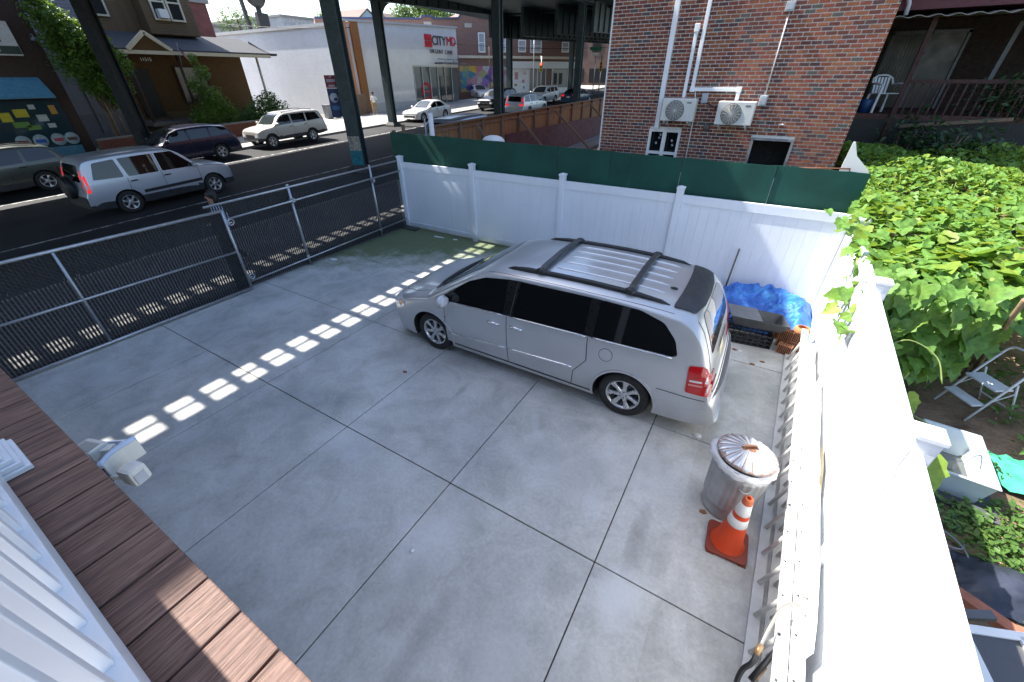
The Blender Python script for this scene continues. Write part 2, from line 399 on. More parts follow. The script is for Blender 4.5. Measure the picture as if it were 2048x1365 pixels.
# deck: plank walkways with two strips of open ties
ZD=8.8
def deck_plate(x0,x1,y0=-30,y1=60):
    m=MB(); m.box(x0,x1,y0,y1,ZD-.04,ZD+.02); m.build('deck_plate',M_STEEL,el)
XN=-5.93-SX*ZD; XF=-9.37-SX*ZD
deck_plate(-29.4,XF-.26); deck_plate(XF+.24,XN-.26); deck_plate(XN+.24,-9.0)
m=MB()
for xc,ph in ((XN,.72),(XF,.42)):
    for k in range(-60,50):
        y=ph-SY*ZD+.456*(k+.5); m.box(xc-.3,xc+.28,y-.083,y+.083,ZD-.035,ZD+.015)
    m.box(xc-.045,xc+.005,-30,22,ZD-.03,ZD+.01)
m.build('ties',plain('creosote_timber',(.05,.04,.03),.9),el)
m=MB(); m.box(-28.5,-9,20,110,9.9,10.0) if False else None
m=MB(); m.ring([[(-26.5,y,9.1+.032*(y-20)),(-14.5,y,9.1+.032*(y-20)),(-14.5,y,9.2+.032*(y-20)),(-26.5,y,9.2+.032*(y-20))] for y in (22,110)],True,True,False); m.build('deck_plate',M_STEEL,el)
# unseen canopy added on top, sized to shade the yard
m=MB(); m.box(-15.9,-9.25,-30,12.5,13.0,13.12); m.build('added_canopy',M_STEEL,el)
for y in range(-28,13,5):
    m=MB(); m.box(-12.0,-11.8,y-.1,y+.1,ZD,13.0); m.build('added_canopy_post',M_STEEL,el)
# ================================================================ white vinyl fences
def vinyl_panel_boards(parent,p0,p1,z0,z1,n,mat,th=.022):
    p0=Vector(p0);p1=Vector(p1);d=p1-p0;L=d.length;u=d/L;nrm=Vector((-u.y,u.x,0)); bw=L/n
    mm=MB(); h=bw/2-.0008; mm.box(-h,h,-th/2,th/2,0,z1-z0)
    me=mm.mesh('board',bevel=.0012); me.materials.append(mat)
    for k in range(n):
        o=obj('board',me,None,parent,tuple(p0+u*(bw*(k+.5)))[:2]+(z0,),(0,0,math.atan2(u.y,u.x)))
def vinyl_post(parent,x,y,h,rz,mat,w=.127,cap=True):
    m=MB(); m.box(-w/2,w/2,-w/2,w/2,-.05,h); o=m.build('post',mat,parent,(x,y,0),(0,0,rz),bevel=.006)
    if cap:
        c=MB(); a=w/2+.012
        c.box(-a,a,-a,a,h+.001,h+.03); c.ring([[(-a,-a,h+.031),(a,-a,h+.031),(a,a,h+.031),(-a,a,h+.031)],[(-.008,-.008,h+.055),(.008,-.008,h+.055),(.008,.008,h+.055),(-.008,.008,h+.055)]],True,True,False)
        c.build('post_cap',mat,o,bevel=.003)
    return o
def mat_vinyl_back():
    t=NT('white_vinyl_weathered'); p=t.pos(); s=t.sep(p)
    c=t.ramp(t.noise(p,1.5,4),[(.3,(.70,.745,.82)),(.7,(.75,.79,.86))])
    st=t.noise(t.node('ShaderNodeMapping',{'Vector':p,'Scale':(9,9,.7)}).outputs[0],1,5,.7)
    c=t.mix(t.math('MULTIPLY',t.ramp(st,[(.5,0.0),(.75,1.0)]),.18),c,(.50,.48,.43))
    low=t.math('SUBTRACT',.24,s[2]); low=t.math('ADD',t.math('MULTIPLY',low,3.4),t.math('MULTIPLY',t.math('SUBTRACT',t.noise(p,4,6,.7),.5),1.0),True)
    c=t.mix(t.math('MULTIPLY',low,.65),c,(.20,.20,.10))
    t.set(col=c,rough=.42); return t.m
M_VB=mat_vinyl_back()
bf=thing('vinyl_fence','long white vinyl privacy fence behind the silver minivan','fence')
YF=8.66
px=[-8.80,-6.36,-3.88,-1.36,1.425]
for i,x in enumerate(px[:-1]): vinyl_post(bf,x,YF,1.93,0,M_VB)
for i in range(4):
    a,b=px[i]+.066,px[i+1]-(.066 if i<3 else 0)
    for nm,z0,z1 in (('top_rail',1.655,1.82),('bottom_rail',.05,.19)):
        m=MB(); m.box(a,b,YF-.03,YF+.03,z0,z1); m.build(nm,M_VB,bf,bevel=.005)
    vinyl_panel_boards(bf,(a,YF,0),(b,YF,0),.185,1.66,15,M_VB)
rf=thing('vinyl_fence','sunlit white vinyl fence on the right between yard and garden','fence')
fx=lambda y:1.155+.0325*y
RA=math.atan2(1,.0325)
py=[-1.2,.15,2.72,5.24,7.75]
for y in py: vinyl_post(rf,fx(y)+.02,y,1.95,RA,M_VINYL)
py2=py+[8.69]
for i in range(5):
    a,b=py2[i]+.068,py2[i+1]-.068
    for nm,z0,z1 in (('top_rail',1.69,1.85),('bottom_rail',.05,.19)):
        m=MB(); m.prism([(fx(a)-.03,a,z0),(fx(a)+.03,a,z0),(fx(b)+.03,b,z0),(fx(b)-.03,b,z0)],(0,0,z1-z0)); m.build(nm,M_VINYL,rf,bevel=.005)
    vinyl_panel_boards(rf,(fx(a),a,0),(fx(b),b,0),.185,1.695,max(2,int((b-a)/.165)),M_VINYL)
# pointed white board standing at the corner
m=MB(); m.prism([(1.0,8.92,2.2),(1.42,8.92,2.2),(1.40,8.92,2.45),(1.16,8.92,2.66),(1.07,8.92,2.86),(1.04,8.92,2.86)],(0,.02,0)); tag(m.build('gable_board',M_WHITE),'pointed white board sticking up behind the green plywood corner','board')
m=MB(); m.tube([(.3,8.85,2.42),(.9,8.88,2.455),(1.14,8.9,2.47),(1.15,8.9,2.40)],.012,6); tag(m.build('rusty_rod',plain('rust',(.16,.06,.03),.9,var=.4)),'thin rusty rod lying along the green plywood top at its right end','rod')
# ================================================================ green plywood hoarding above the back fence
def mat_green():
    t=NT('green_plywood'); p=t.pos(); a=t.noise(p,1.1,5,.65,.5); b=t.noise(p,26,5,.7)
    c=t.ramp(a,[(.3,(.004,.044,.034)),(.7,(.008,.075,.056))])
    ch=t.noise(p,9,7,.8); c=t.mix(t.ramp(ch,[(.70,0.0),(.76,.7)]),c,(.25,.25,.18))
    t.set(col=c,rough=.6,spec=.35); t.bump(b,.35,.008); return t.m
M_GREEN=mat_green()
hb=thing('plywood_hoarding','dark green painted plywood hoarding above the white back fence','hoarding')
xs=[-9.12,-7.3,-5.38,-4.08,-2.86,-2.44,-1.45,.12,1.42]; rg=random.Random(11)
for i in range(8):
    a,b=xs[i]+.004,xs[i+1]-.004; za=2.525-.009*(i+0); 
    n=max(3,int((b-a)/.12)); top=[]
    for k in range(n+1):
        x=a+(b-a)*k/n; top.append((x,8.75,2.52-.0075*(x+9.1)+(rg.uniform(-.015,.006) if i in(4,5,6) else rg.uniform(-.004,.004))))
    pts=[(b,8.75,1.3),(a,8.75,1.3)]+top
    m=MB(); dy=.012 if i not in(5,) else -.012
    m.prism([(p[0],p[1]+(.014 if i%2 else 0)+(-.02 if i==5 else 0),p[2]) for p in pts],(0,.018,0)); m.build('plywood_panel',M_GREEN,hb)
for x in (-9.05,-7.2):
    m=MB(); m.box(x-.04,x+.04,8.79,8.87,1.3,2.56); m.build('support_post',plain('old_timber',(.12,.09,.06),.9,var=.35),hb)
# ================================================================ chain-link fence and sliding gate
M_WIRE=plain('mesh_wire',(.085,.09,.098),.5,metal=.4,var=.2,scale=20)
M_SLAT=plain('black_slat',(.009,.010,.012),.6,var=.3)
def wires(y0,y1,z0,z1,x,pitch=.072,r=.0026):
    m=MB(); H=z1-z0
    def strip(p,q):
        a=Vector(p);b=Vector(q); m.ring([[v+Vector((r*math.cos(t),0,r*math.sin(t)))+Vector((0,r*.5*math.sin(t),0)) for t in (PI/2,PI*7/6,PI*11/6)] for v in (a,b)],True,False,False)
    for sgn in (1,-1):
        k=y0-H if sgn>0 else y0
        while k<(y1 if sgn>0 else y1+H):
            a0,a1=k,k+sgn*H      # y at bottom / top
            ya,za=a0,z0; yb,zb=a1,z1
            if sgn>0:
                if ya<y0: za=z0+(y0-ya); ya=y0
                if yb>y1: zb=z1-(yb-y1); yb=y1
            else:
                if ya>y1: za=z0+(ya-y1); ya=y1
                if yb<y0: zb=z1-(y0-yb); yb=y0
            if zb-za>.01: strip((x+.003*sgn,ya,za),(x+.003*sgn,yb,zb))
            k+=pitch
    return m
def slats(y0,y1,z0,z1,x,pitch=.0475,w=.030):
    m=MB(); n=int((y1-y0)/pitch)
    for k in range(n):
        y=y0+pitch*(k+.5); m.box(x-.001,x+.001,y-w/2,y+w/2,z0,z1)
    return m
cf=thing('chain_link_fence','galvanised chain-link fence section next to the white fence corner','fence',(0,0,0))
XF_=-8.86
for y,zt in ((5.29,1.80),(7.61,1.84)):
    m=MB(); m.cyl((XF_,y,-.1),(XF_,y,zt+.02),.03,.03,12); o=m.build('post',M_GALV,cf)
    c=MB(); c.blob((XF_,y,zt+.02),(.036,.036,.03),10,6)
    c.cyl((XF_+.0,y,1.46),(XF_,y,1.56),.04,.04,12); c.box(XF_+.03,XF_+.09,y-.03,y+.03,1.47,1.55); c.cyl((XF_,y,.14),(XF_,y,.24),.04,.04,12); c.build('clamp',M_GALV,o)
fz=lambda y,a,b:a+(b-a)*(y-3.7)/4.9
for nm,a,b,r,y0 in (('top_rail',1.745,1.845,.022,3.55),('middle_rail',1.46,1.60,.02,3.85),('bottom_rail',.15,.27,.018,3.8)):
    m=MB(); m.cyl((XF_-.0+(.07 if nm!='top_rail' else 0),y0,fz(y0,a,b)),(XF_+(.07 if nm!='top_rail' else 0),8.58,fz(8.58,a,b)),r,r,10); m.build(nm,M_GALV,cf)
o=wires(3.6,8.57,.03,1.76,XF_-.03).build('wire_mesh',M_WIRE,cf); o['kind']='stuff'
o=slats(3.6,8.57,.03,1.72,XF_-.045).build('privacy_slats',M_SLAT,cf); o['kind']='stuff'
gt=thing('sliding_gate','galvanised chain-link sliding gate across the driveway on the left','gate')
XG=-8.70; y0,y1=-1.2,3.76
for nm,a,b,r in (('frame_rail',(y0,1.65),(y1,1.65),.026),('frame_rail',(y0,.05),(y1,.05),.026),('middle_rail',(y0,.85),(y1,.85),.02),('frame_upright',(y1,.03),(y1,1.67),.026),('frame_upright',(1.345,.05),(1.345,1.65),.022),('frame_upright',(y0,.03),(y0,1.67),.026)):
    m=MB(); m.cyl((XG,a[0],a[1]),(XG,b[0],b[1]),r,r,12); m.build(nm,M_GALV,gt)
o=wires(y0,y1,.06,1.64,XG-.028).build('wire_mesh',M_WIRE,gt); o['kind']='stuff'
o=slats(y0,y1,.06,1.62,XG-.042).build('privacy_slats',M_SLAT,gt); o['kind']='stuff'
for z in (.28,1.42):
    m=MB(); m.lathe([(.045,-.015),(.065,-.015),(.07,0),(.065,.015),(.045,.015),(.045,-.015)],20,(XG-.0,y1+.09,z),'x'); m.box(XG-.03,XG+.03,y1-.01,y1+.1,z-.012,z+.012); m.build('guide_roller',M_GALV,gt)
# little ties poking up along the mesh
m=MB(); rg=random.Random(2)
for k in range(60):
    y=rg.uniform(.2,3.7); z=rg.choice((.85,.85,1.62,.3,1.2)); m.tube([(XG,y,z),(XG+.02,y+.01,z+.05)],.002,4)
m.build('tie_wires',M_GALV,gt)['kind']='stuff'
# ================================================================ deck we stand on, its railing, and the house behind it
def mat_deck():
    t=NT('brown_composite'); p=t.coord('Object'); i=t.node('ShaderNodeObjectInfo').outputs['Random']
    pp=t.node('ShaderNodeVectorMath',{0:p,1:t.node('ShaderNodeCombineXYZ',{'X':t.math('MULTIPLY',i,37.0),'Y':t.math('MULTIPLY',i,91.0)}).outputs[0]},operation='ADD').outputs[0]
    st=t.node('ShaderNodeMapping',{'Vector':pp,'Scale':(1,.045,1)}).outputs[0]
    a=t.noise(st,150,4,.7,.8); b=t.noise(st,24,3,.5,.3)
    c=t.ramp(a,[(.30,(.055,.032,.025)),(.5,(.18,.105,.082)),(.72,(.30,.192,.155))])
    c=t.mix(t.ramp(b,[(.56,0.0),(.66,.5)]),c,(.035,.024,.030)); c=t.mix(.25,c,t.ramp(i,[(0,(.3,.3,.3)),(1,(.65,.62,.6))]),'OVERLAY')
    t.set(col=c,rough=.62,spec=.35); t.bump(a,.9,.0025); return t.m
M_DECK=mat_deck()
dk=thing('deck','brown composite deck with boards running away from its edge','deck')
x=-6.5; mm=MB(); mm.box(-.0695,.0695,-.82,.82,-.025,0); me=mm.mesh('deck_board',bevel=.004); me.materials.append(M_DECK)
k=0
while x<1.0:
    obj('deck_board',me,None,dk,(x,-.775,2.72)); x+=.1452
m=MB(); m.box(-6.6,1.05,.0,.03,2.45,2.69); m.build('rim_joist',plain('rim_board',(.06,.035,.03),.7),dk)
for x in (-6.4,-1.75,.9):
    m=MB(); m.box(x-.07,x+.07,-.25,-.11,0,2.45); m.build('deck_post',M_WHITE,dk)
rl=thing('deck_railing','white vinyl deck railing with square balusters beside the lens','railing')
RY=-.165
m=MB(); m.box(-6.4,.95,RY-.045,RY+.045,2.755,2.845); m.build('bottom_rail',M_VINYL,rl,bevel=.004)
m=MB(); m.box(-6.4,-.42,RY-.045,RY+.03,3.60,3.66); m.build('top_rail',M_VINYL,rl,bevel=.004)
bm_=MB(); bm_.box(-.0165,.0165,-.0165,.0165,0,.765); me=bm_.mesh('baluster',bevel=.003); me.materials.append(M_VINYL)
for k in range(-40,6):
    x=-1.1865+.1283*k
    if x>-6.3 and abs(x+1.84)>.08: obj('baluster',me,None,rl,(x,RY+.0185,2.84))
for x in (-6.45,-1.84):
    m=MB(); m.box(x-.05,x+.05,RY-.05,RY+.05,2.73,3.58); m.build('railing_post',M_VINYL,rl,bevel=.003)
    m=MB()
    for q,(a,h) in enumerate(((.105,.018),(.094,.018),(.083,.016),(.070,.014))):
        z=2.722+sum((.018,.018,.016,.014)[:q]); m.box(x-a,x+a,RY-a,RY+a,z,z+h-.001)
    m.build('post_skirt',M_VINYL,rl,bevel=.003)
hs=thing('house','pale sided house that carries the deck','house')
m=MB(); m.box(-4.0,1.0,-8,-1.65,0,6.2); m.build('wall',plain('grey_siding',(.10,.105,.11),.6),hs)
m=MB(); m.box(-8.8,-4.02,-5,-1.7,0,2.6); m.build('added_low_wall',_M['grey_siding'],hs)  # unseen wall, added to keep bright ground out of the van window reflections
m=MB(); m.box(-2.6,-1.6,-1.652,-1.63,2.75,4.8); m.build('door',glass(),hs)
m=MB(); m.box(-4.2,1.2,-8.2,-1.5,6.2,6.35); m.build('roof',plain('flat_roof',(.2,.2,.2),.9),hs)
# ================================================================ vehicles
def paint(name,col,metal=.55,rough=.32):
    if name in _M: return _M[name]
    t=NT(name); p=t.coord('Object'); a=t.noise(p,1.2,4,.6); fl=t.noise(p,900,2,.5)
    c=t.ramp(a,[(.3,tuple(x*.93 for x in col)),(.7,tuple(min(1,x*1.04) for x in col))])
    s=t.sep(p); low=t.math('SUBTRACT',.55,s[2]); dirt=t.math('MULTIPLY',t.math('MULTIPLY',low,1.3,True),t.ramp(t.noise(p,5,6,.7),[(.35,.1),(.7,.8)]),True)
    c=t.mix(t.math('MULTIPLY',dirt,.5),c,(.16,.15,.13)); pass
    t.set(col=c,metal=metal,rough=t.ramp(a,[(.3,rough*.9),(.7,rough*1.15)]),coat=.5,coatr=.09); _M[name]=t.m; return t.m
M_TYRE=plain('tyre_rubber',(.018,.018,.019),.75,var=.3,scale=12)
M_ALLOY=plain('alloy_rim',(.62,.63,.64),.3,metal=.85,var=.08,scale=12)
M_BLKP=plain('black_plastic',(.018,.019,.021),.5,var=.25,scale=5)
M_TRIM=plain('grey_black_trim',(.035,.038,.042),.42,var=.2,scale=5)
M_GL=glass('tinted_glass',(.004,.0045,.005),.02); M_GLB=glass('clear_dark_glass',(.03,.04,.045),.02)
M_RED=plain('red_lens',(.42,.006,.008),.12,var=.1,coat=.5,spec=.6); M_LENS=plain('clear_lens',(.62,.64,.66),.08,var=.1,coat=.8); M_AMB=plain('amber_lens',(.6,.16,.02),.15,var=.1,coat=.5)
M_CHR=plain('chrome',(.75,.76,.77),.12,metal=1,var=.05); M_WELL=plain('wheel_well',(.010,.010,.010),.9); M_PLATE=plain('number_plate',(.65,.60,.35),.5)
def wheel_meshes(r,wd,rimr,spokes,col=None,key=None):
    t=MB(); h=wd/2
    t.lathe([(rimr-.01,-h*.85),(rimr+.012,-h),(r-.035,-h),(r-.012,-h*.86),(r,-h*.6),(r+.001,0),(r,h*.6),(r-.012,h*.86),(r-.035,h),(rimr+.012,h),(rimr-.01,h*.85)],36,(0,0,0),'y')
    for k in range(3): pass
    ty=t.mesh('tyre'); ty.materials.append(M_TYRE)
    m=MB()
    m.lathe([(rimr,h*.86),(rimr-.006,h*.9),(rimr-.022,h*.82),(rimr-.03,h*.5),(rimr-.035,-h*.2)],36,(0,0,0),'y')
    m.lathe([(.0,h*.78),(.045,h*.78),(.065,h*.70),(.075,h*.5),(.075,h*.2)],18,(0,0,0),'y')
    for k in range(spokes):
        a=2*PI*k/spokes
        ca,sa=math.cos(a),math.sin(a); wdt0,wdt1=.030,.042
        def P(rad,tt,y): return (rad*ca-tt*sa,y,rad*sa+tt*ca)
        rr=[(.05,wdt0,h*.72),(rimr*.55,wdt0*.8,h*.70),(rimr-.02,wdt1,h*.80)]
        m.ring([[P(q,-w_,y),P(q,-w_*.6,y+.008),P(q,w_*.6,y+.008),P(q,w_,y),P(q,w_*.8,y-.035),P(q,-w_*.8,y-.035)] for q,w_,y in rr],True,True,False)
    ri=m.mesh('rim'); ri.materials.append(col or M_ALLOY)
    d=MB(); d.lathe([(0,h*.15),(rimr*.62,h*.15),(rimr*.64,h*.05),(rimr*.64,-h*.8),(0,-h*.8)],24,(0,0,0),'y'); d.lathe([(rimr*.7,-h*.3),(rimr-.03,-h*.3)],24,(0,0,0),'y')
    hb=d.mesh('wheel'); hb.materials.append(M_TRIM)
    l=MB()
    for k in range(5):
        a=2*PI*k/5; l.cyl((.045*math.cos(a),h*.74,.045*math.sin(a)),(.045*math.cos(a),h*.82,.045*math.sin(a)),.008,.008,6)
    lu=l.mesh('lug_nuts'); lu.materials.append(M_TRIM)
    return ty,ri,hb,lu
class Car:
    def __init__(s,name,label,loc,rz,sp,detail=1,group=None,pitch=0.0):
        s.sp=sp; s.detail=detail
        s.root=thing(name,label,'car' if 'cat' not in sp else sp['cat'],loc,0,group); s.root.rotation_mode='XYZ'
        M=Matrix.Rotation(rz,4,'Z'); 
        if pitch:   # lie on the sloping street
            up=Vector((0,-pitch,1)).normalized(); f=M@Vector((1,0,0)); sd=up.cross(f).normalized(); f=sd.cross(up)
            M=Matrix((f,sd,up)).transposed().to_4x4()
        s.root.rotation_euler=M.to_euler()
        s.body()
    # ------------------------------------------------ body shell
    def halfw(s,x):
        sp=s.sp; W=sp['W']/2; xf,xr=s.xmax,s.xmin
        wf=sp.get('rf',.55); wr=sp.get('rr',.35); ef=sp.get('ef',.72); er=sp.get('er',.86)
        k=1.0
        if x>xf-wf: t=(x-(xf-wf))/wf; k=ef+(1-ef)*math.sqrt(max(0,1-t**2.6)) 
        if x<xr+wr: t=((xr+wr)-x)/wr; k=er+(1-er)*math.sqrt(max(0,1-t**2.6))
        return W*k
    def section(s,x,zt,zb,n1,n2):
        sp=s.sp; w=s.halfw(x); belt=sp['belt']; tb=sp.get('tumble',.28); drop=min(sp.get('drop',.13),max(.03,(zt-zb)*.35))
        ze=zt-drop; zmid=sp.get('zmid',.62)
        def Y(z):
            if z<=zmid: t=(zmid-z)/(zmid-.15); y=w*(1-.055*max(0,t)**1.6)
            else: t=(z-zmid)/(belt-zmid); y=w*(1-.022*min(1,t)**2)
            if z>belt: y-= tb*(z-belt)
            # soft shoulder crease
            return y
        pts=[]
        for k in range(n1):
            z=zb+(ze-zb)*k/(n1-1); pts.append((Y(z),z))
        Ye=Y(ze); n=sp.get('sq',3.2)
        for k in range(1,n2+1):
            th=PI/2*k/n2; pts.append((Ye*max(0,math.cos(th))**(2/n),ze+drop*math.sin(th)**(2/2.0)))
        return pts
    def body(s):
        sp=s.sp; prof=sp['prof']; s.xmax=max(p[0] for p in prof); s.xmin=min(p[0] for p in prof)
        P=spline(prof,sp.get('res',6 if s.detail>0 else 4)); 
        # keep x strictly decreasing
        st=[]; last=1e9
        for p in P:
            x=min(p[0],last-.004); st.append((x,p[1])); last=x
        s.xmin=st[-1][0]; s.xmax=st[0][0]
        n1,n2=(14,10) if s.detail>0 else (9,7)
        zbf=lambda x: interp(sp['bot'],x)
        rings=[]
        for x,zt in st:
            zb=zbf(x); zt=max(zt,zb+.06); h=s.section(x,zt,zb,n1,n2)
            ring=[(x,-y,z) for y,z in h[:-1]]+[(x,0,h[-1][1])]+[(x,y,z) for y,z in reversed(h[:-1])]
            rings.append(ring)
        m=MB(); n=len(rings[0]); 
        m.ring(rings,True,True,True)
        me=m.mesh('body'); bm=bmesh.new(); bm.from_mesh(me)
        bmesh.ops.remove_doubles(bm,verts=bm.verts,dist=1e-5); bmesh.ops.recalc_face_normals(bm,faces=bm.faces); bm.to_mesh(me)
        s.bvh=BVHTree.FromBMesh(bm); bm.free()
        # wheel wells
        wr=sp['wr']; R0=sp.get('arch',wr+.045); 
        tmp=bpy.data.objects.new('tmp_body',me); COL.objects.link(tmp); cut=[]
        for ax in (sp['xf'],sp['xr']):
            for sg in(-1,1):
                c=MB(); W=sp['W']/2
                ys=sorted((sg*(W-.30),sg*(W+.3)))
                c.lathe([(R0,ys[0]),(R0,ys[1])],40,(ax,0,wr),'y',cap=True)
                co=bpy.data.objects.new('cut',c.mesh('cut')); COL.objects.link(co); cut.append(co)
                md=tmp.modifiers.new('b','BOOLEAN'); md.operation='DIFFERENCE'; md.object=co; md.solver='EXACT'
        dg=bpy.context.evaluated_depsgraph_get(); dg.update()
        me2=bpy.data.meshes.new_from_object(tmp.evaluated_get(dg)); 
        for o in cut+[tmp]: bpy.data.objects.remove(o)
        me2.name='body'; me2.materials.clear(); me2.materials.append(sp['paint']); me2.materials.append(M_WELL); me2.materials.append(M_TRIM)
        for p in me2.polygons:
            c=p.center
            p.material_index=0
            for ax in (sp['xf'],sp['xr']):
                rr=math.hypot(c.x-ax,c.z-wr)
                if rr<R0+.004 and abs(c.y)<sp['W']/2+.01 and (rr<R0-.02 or abs(p.normal.y)<.5) and abs(math.hypot(c.x-ax,c.z-wr))<R0+.004 and c.z<wr+R0+.01:
                    if abs(p.normal.y)<.45 or abs(abs(c.y)-(sp['W']/2-.30))<.03: p.material_index=1
            if c.z<sp.get('clad',0.0): p.material_index=2
            if p.normal.z<-.7 : p.material_index=1
        smooth_angle(me2,38); s.bodyo=obj('body',me2,None,s.root)
        s.xst=st
        # wheels
        ty,ri,hb,lu=wheel_meshes(wr,sp.get('wt',.22),sp.get('rim',wr*.66),sp.get('spokes',7),sp.get('rimmat'))
        for ax in (sp['xf'],sp['xr']):
            for sg in(-1,1):
                W=sp['W']/2-sp.get('wt',.22)/2-sp.get('inset',.035)
                w_=obj('wheel',hb,None,s.root,(ax,sg*W,wr),(0,random.uniform(0,3),0 if sg>0 else PI))
                obj('tyre',ty,None,w_); obj('rim',ri,None,w_)
                if s.detail>1: obj('lug_nuts',lu,None,w_)
    # ------------------------------------------------ patches laid on the shell
    def patch(s,name,outline,mat,axis='y',sign=1,off=.004,step=.06,parent=None,rim=.008,smooth=True,label=None):
        """outline in (x,z) for axis y, (y,z) for axis x, (x,y) for axis z"""
        V,F,B=poly_grid(outline,step); out=[];nor=[]; ok=True
        for a,b in V:
            if axis=='y': o=Vector((a,sign*3,b)); d=Vector((0,-sign,0))
            elif axis=='x': o=Vector((sign*6,a,b)); d=Vector((-sign,0,0))
            else: o=Vector((a,b,4)); d=Vector((0,0,-1))
            h,nr,_,_=s.bvh.ray_cast(o,d)
            if h is None:
                h,nr,_,_=s.bvh.find_nearest(o+d*(2.2 if axis!='x' else 3.6)); 
            if nr.dot(d)>0: nr=-nr
            out.append(h+nr*off); nor.append(nr)
        if rim:
            n=len(out); idx={}
            for e in B:
                for i in e:
                    if i not in idx: idx[i]=len(out); out.append(out[i]-nor[i]*(off+rim))
            F=list(F)
            for a,b in B: F.append((a,b,idx[b],idx[a]))
        me=bpy.data.meshes.new(name); me.from_pydata([tuple(p) for p in out],[],[tuple(f) for f in F])
        bm=bmesh.new(); bm.from_mesh(me); bmesh.ops.recalc_face_normals(bm,faces=bm.faces)
        # normals should face outwards
        bm.to_mesh(me); bm.free()
        if smooth: smooth_angle(me,40)
        o=obj(name,me,mat,parent or s.root)
        if label: o['label']=label
        return o
    def ribbon(s,name,pts,mat,axis='y',sign=1,wd=.008,off=.005,th=.004,parent=None,closed=False,step=.05):
        """a flat strip along a polyline on the shell"""
        P=[]
        pts=list(pts)+([pts[0]] if closed else [])
        for (a,b),(c,d) in zip(pts,pts[1:]):
            n=max(1,int(math.hypot(c-a,d-b)/step))
            for k in range(n): P.append((a+(c-a)*k/n,b+(d-b)*k/n))
        P.append(pts[-1]); rings=[]
        H=[]
        for a,b in P:
            if axis=='y': o=Vector((a,sign*3,b)); d=Vector((0,-sign,0))
            elif axis=='x': o=Vector((sign*6,a,b)); d=Vector((-sign,0,0))
            else: o=Vector((a,b,4)); d=Vector((0,0,-1))
            h,nr,_,_=s.bvh.ray_cast(o,d)
            if h is None: continue
            if nr.dot(d)>0: nr=-nr
            H.append((h,nr))
        for i,(h,nr) in enumerate(H):
            t=(H[min(i+1,len(H)-1)][0]-H[max(i-1,0)][0]).normalized(); sd=t.cross(nr).normalized()
            rings.append([h+sd*wd/2+nr*(off-th),h+sd*wd/2+nr*off,h-sd*wd/2+nr*off,h-sd*wd/2+nr*(off-th)])
        if len(rings)<2: return None
        m=MB(); m.ring(rings,True,True,False); return m.build(name,mat,parent or s.root)
    def strip(s,name,pts,mat,sign=1,r=.012,off=.004,parent=None):
        P=[]
        for (a,b),(c,d) in zip(pts,pts[1:]):
            for k in range(12): P.append((a+(c-a)*k/12,b+(d-b)*k/12))
        P.append(pts[-1]); m=MB(); m.tube([(lambda hn:hn[0]+hn[1]*off)(s.hit(a,b,'y',sign)) for a,b in P],r,8); return m.build(name,mat,parent or s.root)
    def hit(s,a,b,axis='y',sign=1):
        if axis=='y': o=Vector((a,sign*3,b)); d=Vector((0,-sign,0))
        elif axis=='x': o=Vector((sign*6,a,b)); d=Vector((-sign,0,0))
        else: o=Vector((a,b,4)); d=Vector((0,0,-1))
        h,nr,_,_=s.bvh.ray_cast(o,d); return (h,nr) if h is not None else (o+d*2,-d)
    def mirror(s,x,z,sign,mat,big=1.0):
        h,nr=s.hit(x,z,'y',sign); y=h.y; m=MB()
        m.blob((x+.02,y+sign*.13,z+.06),(.065*big,.115*big,.085*big),12,8); o=m.build('mirror',mat,s.root)
        m=MB(); m.bar((x+.02,y-sign*.02,z+.0),(x+.02,y+sign*.08,z+.03),.06,.04); m.build('mirror_arm',M_BLKP,o)
        m=MB(); m.blob((x-.035*big,y+sign*.13,z+.06),(.016,.095*big,.068*big),12,8); m.build('mirror_glass',plain('mirror_face',(.66,.68,.70),.15,metal=.2,var=.03),o)
    def handle(s,x,z,sign,mat,parent=None):
        h,nr=s.hit(x,z,'y',sign); m=MB(); p=h+nr*.03
        m.tube([h+Vector((.10,0,0)),p+Vector((.075,0,.004)),p+Vector((0,0,.006)),p+Vector((-.075,0,.004)),h+Vector((-.10,0,0))],[.014,.018,.02,.018,.014],8); m.build('door_handle',mat,parent or s.root)
def rounded(pts,r=.03,n=4):
    """round the corners of a polygon"""
    out=[]; N=len(pts)
    for i in range(N):
        p=Vector(pts[i]); a=Vector(pts[i-1]); b=Vector(pts[(i+1)%N])
        u=(a-p); v=(b-p); rr=min(r,u.length*.45,v.length*.45); p0=p+u.normalized()*rr; p1=p+v.normalized()*rr
        for k in range(n+1):
            t=k/n; q=p0*(1-t)**2+p*2*t*(1-t)+p1*t*t; out.append((q.x,q.y))
    return out
